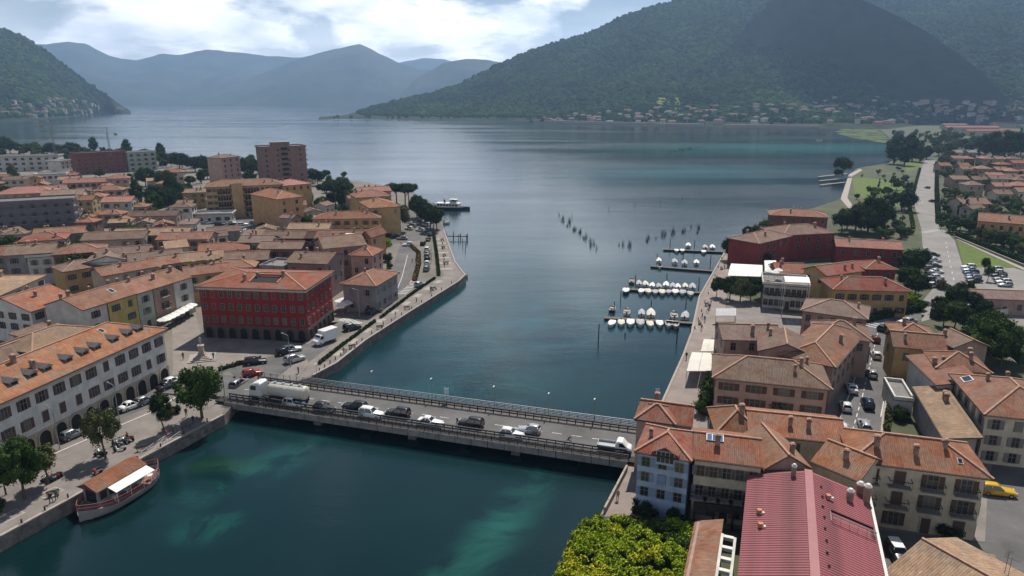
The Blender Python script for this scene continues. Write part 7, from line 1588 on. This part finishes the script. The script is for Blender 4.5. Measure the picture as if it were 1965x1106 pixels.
# benches and bins along the water
bench = None
def bench_thing(p, yaw, label, group):
    e = empty('bench', p, yaw); tag(e, label, 'bench', group)
    for nm, bx in (('seat', (-.8, -.22, .42, .8, .22, .48)), ('backrest', (-.8, .2, .55, .8, .26, .9)), ('leg', (-.65, -.2, 0, -.55, .24, .42)), ('leg', (.55, -.2, 0, .65, .24, .42))):
        link(nm, cached(('bench', nm, bx), lambda: (lambda m: (m.box(*bx), m.mesh(nm, [WOOD if nm != 'leg' else METAL]))[1])(MB())), e)
for i in range(16):
    (a_, b_, w_) = [((650, 688), (860, 538), 'promenade below the palazzo'), ((60, 975), (400, 800), 'quay before the arcades'), ((1336, 640), (1392, 500), 'lake promenade by the pontoons'), ((856, 515), (848, 455), 'wide promenade above the jetty')][i % 4]; t_ = (i//4+.5)/4
    bench_thing(P(a_[0]+(b_[0]-a_[0])*t_, a_[1]+(b_[1]-a_[1])*t_, .03), rnd.uniform(.3, 1.2), 'timber bench on the %s' % w_, 'benches by the water')
bolm = (lambda m: (m.tube([(0, 0, 0), (0, 0, .6), (0, 0, .7)], [.12, .1, .14], 8), m.mesh('bollard', [METAL]))[1])(MB())
for i in range(36):
    (a_, b_, w_) = [((608, 716), (700, 650), 'palazzo promenade'), ((704, 647), (876, 538), 'palazzo promenade'), ((20, 1018), (420, 798), 'arcade quay'), ((1330, 640), (1388, 489), 'lake promenade')][i % 4]; t_ = (i//4+.5)/9
    o = link('bollard', bolm, None, P(a_[0]+(b_[0]-a_[0])*t_, a_[1]+(b_[1]-a_[1])*t_, .03)); tag(o, 'iron mooring bollard on the edge of the %s' % w_, 'bollard', 'bollards on the quay edges')
# cyclist with bicycle on the bridge
cpz = onb(1091, 857); o = link('person', PM['ride'], None, cpz, yawB-math.pi/2, [shirt('black')]); tag(o, 'cyclist in black riding over the bridge', 'person')
bk = empty('bicycle', cpz, yawB-math.pi/2); tag(bk, 'bicycle ridden by the cyclist on the bridge', 'bicycle')
for yy in (-.55, .5):
    mb = MB(); 
    ringp = [(0, yy+.33*math.cos(6.283*k/16), .34+.33*math.sin(6.283*k/16)) for k in range(17)]
    for a, b in zip(ringp, ringp[1:]): mb.bar(a, b, .035)
    for k in range(6): mb.bar((0, yy, .34), (0, yy+.32*math.cos(1.047*k), .34+.32*math.sin(1.047*k)), .012)
    mb.build('wheel', [TYRE], bk)
mb = MB(); 
for a, b in (((0, -.55, .34), (0, -.15, .3)), ((0, -.15, .3), (0, -.22, .85)), ((0, -.22, .82), (0, .35, .82)), ((0, -.15, .3), (0, .38, .78)), ((0, .5, .34), (0, .36, .95)), ((0, -.55, .34), (0, -.22, .8))): mb.bar(a, b, .04)
mb.bar((-.25, .4, 1.02), (.25, .4, 1.02), .035); mb.bar((0, .36, .95), (0, .4, 1.02), .03); mb.cbox((0, -.22, .88), .14, .26, .06); mb.build('frame', [PAINT['darkred']], bk)
# ------------------------------------------------------------------ street furniture
def lamp(px_, py_, label, h=7.0, z=0.0, arm=1.4, yaw=0.0, group='street lamps along the lake road'):
    e = empty('street_lamp', P(px_, py_, z), R(yaw)); tag(e, label, 'street lamp', group)
    e2 = cached(('lamp', h, arm), lambda: ((lambda m: (m.tube([(0, 0, 0), (0, 0, h*.6), (0, 0, h)], [.09, .07, .05], 8), m.bar((0, 0, h), (arm, 0, h+.2), .06), m.mesh('pole', [STEEL]))[-1])(MB()), (lambda m: (m.cbox((arm+.2, 0, h+.2), .6, .24, .12), m.mesh('lamp_head', [STEEL]))[-1])(MB())))
    link('pole', e2[0], e); link('lamp_head', e2[1], e)
for i, (px_, py_, lb) in enumerate([(558, 705, 'tall lamp post on the traffic island at the bridge head'), (690, 608, 'lamp post on the lake road beside the palazzo arcade'), (745, 560, 'lamp post at the start of the loop road'), (828, 500, 'lamp post beside the parked cars at the flower bed'), (230, 812, 'lamp post on the quay before the arcades'), (115, 862, 'lamp post at the near part of the quay road'), (432, 765, 'lamp post at the railing beside the big round tree')]): lamp(px_, py_, lb, yaw=150, group=None)
for i, xx in enumerate((12, 24, 36, 48, 58, 66)):
    p = wb(xx, y3-.1, .58); e = empty('street_lamp', p, yawB-math.pi/2); tag(e, 'slender grey lamp post on the far railing of the bridge', 'street lamp', 'lamps on the far bridge railing')
    mb = MB(); mb.tube([(0, 0, 0), (0, 0, 4.2)], [.06, .04], 6); mb.build('pole', [STEEL], e); mb = MB(); mb.cbox((.2, 0, 4.25), .6, .2, .1); mb.build('lamp_head', [FRAME], e)
p = wb(39.0, y3-.4, .58); e = empty('road_sign', p, yawB); tag(e, 'small white sign on the far railing of the bridge', 'sign'); mb = MB(); mb.tube([(0, 0, 0), (0, 0, 2.6)], [.05, .05], 6); mb.build('post', [STEEL], e); mb = MB(); mb.cbox((0, -.06, 2.2), .9, .06, 1.3); mb.build('panel', [mat('sign_face', (.42, .55, .55), .5)], e)
# traffic islands at the bridge head
for nm, pts in (('traffic_island', [(520, 735), (560, 702), (590, 690), (592, 700), (575, 722), (548, 740)]), ('traffic_island', [(478, 742), (500, 732), (512, 738), (500, 760), (486, 764)])):
    sheet(nm, pts, PAVE, .14, 0.0, PALE)
# monument on the piazza
mp_ = P(388, 688, 0); e = empty('monument', mp_, .3); tag(e, 'pale stone monument with statue and steps on the piazza', 'monument')
for k, (s_, z0, z1) in enumerate(((5.2, 0, .2), (4.2, .2, .4), (3.2, .4, .6), (2.3, .6, .8))): mb = MB(); mb.cbox((0, 0, (z0+z1)/2), s_, s_, z1-z0); mb.build('step', [PALE], e)
mb = MB(); mb.cbox((0, 0, 1.0), 1.5, 1.5, .4); mb.cbox((0, 0, 2.0), 1.1, 1.1, 1.6, 0, 0, .9); mb.cbox((0, 0, 2.9), 1.3, 1.3, .2); mb.build('pedestal', [PALE], e)
o = link('statue', PM['stand'], e, (0, 0, 3.0), 2.6, [TRIM, TRIM, TRIM, TRIM]); o.scale = (1.15, 1.15, 1.15)
# cafe parasols and awnings
def parasol_mesh(r=1.7, h=2.5):
    def f():
        mb = MB(); n = 8
        for k in range(n):
            a0, a1 = 6.283*k/n, 6.283*(k+1)/n; mb.face([(r*math.cos(a0), r*math.sin(a0), h), (r*math.cos(a1), r*math.sin(a1), h), (0, 0, h+.65)]); mb.face([(r*math.cos(a0), r*math.sin(a0), h-.18), (r*math.cos(a1), r*math.sin(a1), h-.18), (r*math.cos(a1), r*math.sin(a1), h), (r*math.cos(a0), r*math.sin(a0), h)])
        return mb.mesh('canopy', [WHITE])
    return cached(('par', r, h), f)
def parasol(px_, py_, label, z=0.0, r=1.7, group=None):
    e = empty('parasol', P(px_, py_, z), rnd.uniform(0, .7)); tag(e, label, 'parasol', group); link('canopy', parasol_mesh(r), e)
    link('pole', cached('parpole', lambda: (lambda m: (m.tube([(0, 0, 0), (0, 0, 3.1)], [.04, .04], 6), m.tube([(0, 0, 0), (0, 0, .12)], [.35, .3], 10), m.mesh('pole', [STEEL]))[-1])(MB())), e)
for i, (px_, py_) in enumerate([(318, 632), (326, 628), (334, 624), (344, 619), (352, 614), (360, 609), (368, 604)]): parasol(px_, py_, 'white cafe parasol in the row before the terraced houses', group='parasols before the terraced houses')
for i, (px_, py_) in enumerate([(655, 595), (662, 592), (658, 602), (668, 598), (690, 590)]): parasol(px_, py_, 'white cafe parasol between the palazzo and the cafe', group='parasols by the cafe')
for px_, py_ in [(1474, 538), (1485, 540), (1492, 536), (1560, 560), (1566, 566)]: parasol(px_, py_, 'white parasol on the terrace of the lakeside hotel', 6.7 if px_ < 1500 else 0, 1.2, 'parasols on the hotel terrace')
def canopy(label, pts, z, h=.5, m=WHITE, posts=True, nst=7):
    q = [P(a, b, z) for a, b in pts]; c = sum(q, Vector())/4; e = empty('canopy', (c.x, c.y, 0)); tag(e, label, 'canopy'); q = [p-Vector((c.x, c.y, 0)) for p in q]
    for k in range(nst):   # fabric strips
        a0, a1 = q[0].lerp(q[1], k/nst), q[0].lerp(q[1], (k+.97)/nst); b0, b1 = q[3].lerp(q[2], k/nst), q[3].lerp(q[2], (k+.97)/nst); up = Vector((0, 0, h)); m0, m1 = a0.lerp(b0, .5)+up, a1.lerp(b1, .5)+up
        mb = MB(); mb.face([a0, a1, m1, m0]); mb.face([m0, m1, b1, b0]); mb.build('fabric_strip', [m], e)
    mb = MB()
    for p in q: mb.bar((p.x, p.y, 0), (p.x, p.y, z), .1)
    for a, b in zip(q, q[1:]+q[:1]): mb.bar(a-Vector((0, 0, .08)), b-Vector((0, 0, .08)), .08)
    mb.build('frame', [FRAME], e)
canopy('long white striped restaurant canopy by the promenade', [(1397, 529), (1463, 531), (1463, 509), (1403, 506)], 3.4); canopy('narrow white canopy beside the red roofed restaurant', [(1468, 530), (1493, 530), (1489, 500), (1467, 500)], 4.2, nst=4); canopy('white awning above the hotel roof terrace', [(1507, 541), (1555, 543), (1552, 532), (1504, 530)], 9.4, .2, nst=5)
canopy('large pale promenade canopy nearest the bridge', [(1318, 712), (1364, 712), (1370, 678), (1328, 676)], 2.9, .5, mat('ecru_canvas', (.58, .53, .46), .8, var=.06), nst=2); canopy('pale promenade canopy behind the large one', [(1345, 674), (1370, 674), (1376, 652), (1351, 651)], 2.9, .4, CREAMC, nst=2); canopy('small grey kiosk awning on the promenade by the trees', [(1374, 606), (1412, 606), (1412, 592), (1375, 592)], 3.0, .2, GREYC, nst=3); canopy('white shade sail over the garden near the mauve pavilion', [(1850, 585), (1882, 585), (1888, 577), (1856, 577)], 3.4, .2, nst=2)
canopy('white awning roof at the cafe by the loop road', [(700, 500), (728, 500), (726, 486), (702, 486)], 5.0, .2, nst=4); canopy('white terrace awning in the old town near the car park', [(655, 462), (683, 460), (690, 448), (664, 448)], 10.5, .2, nst=3)
# lattice tower cranes
def crane(px_, base, top, label, jib, lean=0):
    p = P(px_, base, 0); H_ = (PD(px_, top, p.y)).z; e = empty('tower_crane', p, R(jib)); tag(e, label, 'crane'); n = int(H_/2.0); CM = mat('crane_grey', (.16, .16, .17), .6)
    mb = MB()
    for sx_ in (-.6, .6):
        for sy_ in (-.6, .6): mb.bar((sx_, sy_, 0), (sx_, sy_, H_), .14)
    for k in range(n):
        z0, z1 = k*H_/n, (k+1)*H_/n
        for s in (-.6, .6): mb.bar((-.6, s, z0), (.6, s, z1), .08); mb.bar((s, -.6, z1), (s, .6, z0), .08)
    mb.build('mast', [CM], e)
    mb = MB(); mb.bar((-9, 0, H_), (24, 0, H_), .35); mb.bar((0, 0, H_), (0, 0, H_+5), .4); mb.bar((0, 0, H_+5), (24, 0, H_+.3), .1); mb.bar((0, 0, H_+5), (-9, 0, H_+.3), .1); mb.build('jib', [CM], e)
    mb = MB(); mb.cbox((-8, 0, H_-1), 2, 1.5, 2); mb.build('counterweight', [CONC], e)
crane(112, 330, 238, 'thin tall lattice crane above the pale lakeside block', 80); crane(213, 305, 256, 'small tower crane beyond the brick red block', 175)
# quay pole flags and signs by the right bridge head
for px_, py_, lb in [(1256, 776, 'pale blue sail banner on the promenade edge near the bridge')]:
    e = empty('banner', P(px_, py_, 0)); tag(e, lb, 'banner'); mb = MB(); mb.tube([(0, 0, 0), (0, 0, 3.2)], [.04, .03], 6); mb.build('pole', [STEEL], e); mb = MB(); mb.box(.05, -.02, 1.0, .75, .02, 3.1); mb.build('flag', [mat('banner_cloth', (.35, .45, .55), .8)], e)
# railing on the little quay beside the blue house
e = empty('quay_railing', P(1160, 985, 0)); tag(e, 'pale stone parapet along the quay below the bridge end', 'parapet'); o0 = P(1160, 985, 0)
p, q = P(1160, 985, 0)-o0, P(1203, 902, 0)-o0
for k in range(6): a, b = p.lerp(q, k/6), p.lerp(q, (k+.95)/6); mb = MB(); mb.bar((a.x, a.y, .45), (b.x, b.y, .45), .3, .9); mb.build('parapet_block', [PALE], e)
# garden walls
def wall_(label, pts, h, m, w_=.25):
    q = [P(a, b, 0) for a, b in pts]; o0 = q[0].copy(); e = empty('garden_wall', o0); tag(e, label, 'wall')
    for a, b in zip(q, q[1:]): a, b = a-o0, b-o0; mb = MB(); mb.bar((a.x, a.y, h/2), (b.x, b.y, h/2), w_, h); mb.build('wall_panel', [m], e); mb = MB(); mb.bar((a.x, a.y, h+.03), (b.x, b.y, h+.03), w_+.1, .08); mb.build('coping', [PALE], e)
wall_('pale low wall between the lawn and the hedge', [(1832, 457), (1965, 512)], .7, PALE); wall_('pale wall along the right side of the main road', [(1802, 436), (1798, 380), (1797, 312)], .9, PALE); wall_('white wall along the park side of the main road', [(1750, 384), (1768, 318)], 1.0, WM('white')); wall_('cream wall around the loop of the street garden', [(1690, 845), (1694, 800), (1708, 740), (1722, 690)], .6, PALE); wall_('brown fence wall of the palm garden', [(1472, 830), (1592, 822)], 1.2, WM('brown')); wall_('white wall along the plain lane', [(1880, 610), (1965, 600)], 1.6, WM('white'))
# ------------------------------------------------------------------ far villages
from mathutils.bvhtree import BVHTree
bv = []
for nm in ('wooded_hill', 'wooded_spur', 'valley_hill', 'left_shore_hill'):
    v, nx, ny, nyb = HILLS[nm]; bv.append(BVHTree.FromPolygons([Vector(p) for p in v], [(i*nyb+j, (i+1)*nyb+j, (i+1)*nyb+j+1, i*nyb+j+1) for i in range(nx) for j in range(nyb-1)]))
camp = Vector((0, 0, CAMH))
def hit(px_, py_):
    d = (PD(px_, py_, 1000.)-camp).normalized(); best = None
    for b in bv:
        r = b.ray_cast(camp, d)
        if r[0] is not None and (best is None or r[3] < best[1]): best = (r[0], r[3])
    g_ = P(px_, py_, 0.0) if py_ > HOR+3 else None
    if best is None: return g_
    return best[0]
def vill_mesh(w_, d_, h, rh, wl, tl):
    def f():
        m = MB(); m.box(-w_/2, -d_/2, -6, w_/2, d_/2, h, 0, False)
        for k in range(2):
            for i in range(3): m.box(-w_/2+w_*(i+.5)/3-.6, -d_/2-.05, 1+k*3, -w_/2+w_*(i+.5)/3+.6, -d_/2, 2.6+k*3, 1)
        r = MB(); x, y = w_/2+.6, d_/2+.6; r.quadroof([(-x, -y, h), (x, -y, h), (x-y*.5, 0, h+rh), (-x+y*.5, 0, h+rh)]); r.quadroof([(x, y, h), (-x, y, h), (-x+y*.5, 0, h+rh), (x-y*.5, 0, h+rh)]); r.quadroof([(x, -y, h), (x, y, h), (x-y*.5, 0, h+rh)]); r.quadroof([(-x, y, h), (-x, -y, h), (-x+y*.5, 0, h+rh)])
        return m.mesh('wall', [WM(wl), GLASS]), r.mesh('roof', [RM(tl)])
    return cached(('vill', w_, d_, wl, tl), f)
VT = [(11, 9, 6.5, 2, 'offwhite', 'mauve'), (13, 10, 7, 2.2, 'grey', 'mauve'), (16, 9, 6.5, 2, 'pink', 'terra'), (10, 10, 8, 2, 'offwhite', 'brown'), (20, 10, 8, 2.2, 'beige', 'brown'), (12, 9, 6.5, 2, 'grey', 'dark'), (14, 10, 6, 1.5, 'white', 'grey'), (11, 10, 7, 2, 'beige', 'mauve')]
def village(band, n, label_, group, sd, s=1.0):
    g = random.Random(sd); placed = []; tries = 0
    while len(placed) < n and tries < n*30:
        tries += 1; px_ = g.uniform(band[0][0], band[-1][0]); _, ya, yb_ = lerp_cols([list(b) for b in band], px_); py_ = g.uniform(ya, yb_); p = hit(px_, py_)
        if p is None or p.y > 2600 or any((p-q).length < 15*s for q in placed): continue
        placed.append(p); vt = VT[g.randrange(len(VT))]; wm_, rm_ = vill_mesh(*vt); e = empty('village_house', p, g.uniform(-.5, .5)+(0 if g.random() < .7 else 1.57)); e.scale = (s, s, s)
        tag(e, '%s walled house with %s roof in %s' % ({'offwhite': 'pale'}.get(vt[4], vt[4]), {'terra': 'terracotta'}.get(vt[5], vt[5]), label_), 'house', group); link('wall', wm_, e); link('roof', rm_, e)
village([(1040, 231, 236), (1100, 224, 238), (1250, 212, 239), (1400, 205, 240), (1560, 205, 240), (1700, 205, 243)], 84, 'the village on the far shore below the hill', 'far shore village', 5)
village([(1560, 192, 215), (1700, 190, 240), (1800, 195, 236), (1965, 200, 232)], 62, 'the suburb at the foot of the dark spur', 'suburb below the spur', 6)
village([(2, 200, 230), (60, 195, 226), (120, 190, 222), (180, 200, 216), (235, 209, 213)], 48, 'the village under the hill on the left shore', 'left shore village', 8, 1.1)
g = random.Random(21)
for k in range(260):
    px_ = g.uniform(1010, 1960); py_ = g.uniform(206 if px_ > 1250 else 228, 238); p = hit(px_, py_)
    if p is None or p.y > 2400: continue
    hh = g.uniform(6, 12); far_tree(p, hh, hh*g.uniform(.4, .6), g.choice(['dark', 'mid', 'olive']))
for k in range(26):
    px_ = g.uniform(640, 1030); p = hit(px_, g.uniform(228.5, 230.5))
    if p is None: continue
    hh = g.uniform(8, 15); far_tree(p, hh, hh*g.uniform(.35, .55), g.choice(['dark', 'mid']))
build_far_trees('shore_trees', FARTREES, 'trees scattered among the far shore houses and along the wooded point')
# pale waterfront strip of the far village and the terraced vineyard above it
def strip(name, pts, m, z):
    q = [P(a, b, WZ) for a, b in pts]; mb = MB()
    for a, b in zip(q, q[1:]): mb.bar((a.x, a.y, z/2), (b.x, b.y, z/2), 7, z+6)
    return struct(mb.build(name, [m]))
strip('far_waterfront', [(1030, 235), (1100, 237.5), (1200, 240), (1280, 242.5), (1350, 243.5)], PALE, .9); strip('far_waterfront', [(1390, 245), (1480, 246), (1570, 247)], PALE, .9)
for k in range(5):
    ya, yb_ = 214-k*4.6, 210.6-k*4.6; xa, xb = 1254+k*2, 1309-k*2.0; cs = [hit(xa, ya), hit(xb, ya), hit(xb, yb_), hit(xa, yb_)]
    if all(c is not None for c in cs):
        mb = MB(); up = Vector((0, 0, 5.0)); mb.face([c+up for c in cs])
        for a, b in zip(cs, cs[1:]+cs[:1]): mb.face([a+up, b+up, b-up, a-up])
        o = mb.build('vineyard_terrace', [mat('vineyard', (.12, .155, .02), .95, c2=(.24, .23, .05), scale=.12)]); struct(o)
# green meadows under the spur on the right
for k, pts in enumerate([[(1840, 205), (1965, 200), (1965, 208), (1850, 213)], [(1700, 222), (1790, 216), (1800, 222), (1720, 228)]]):
    cs = [hit(*q) for q in pts]
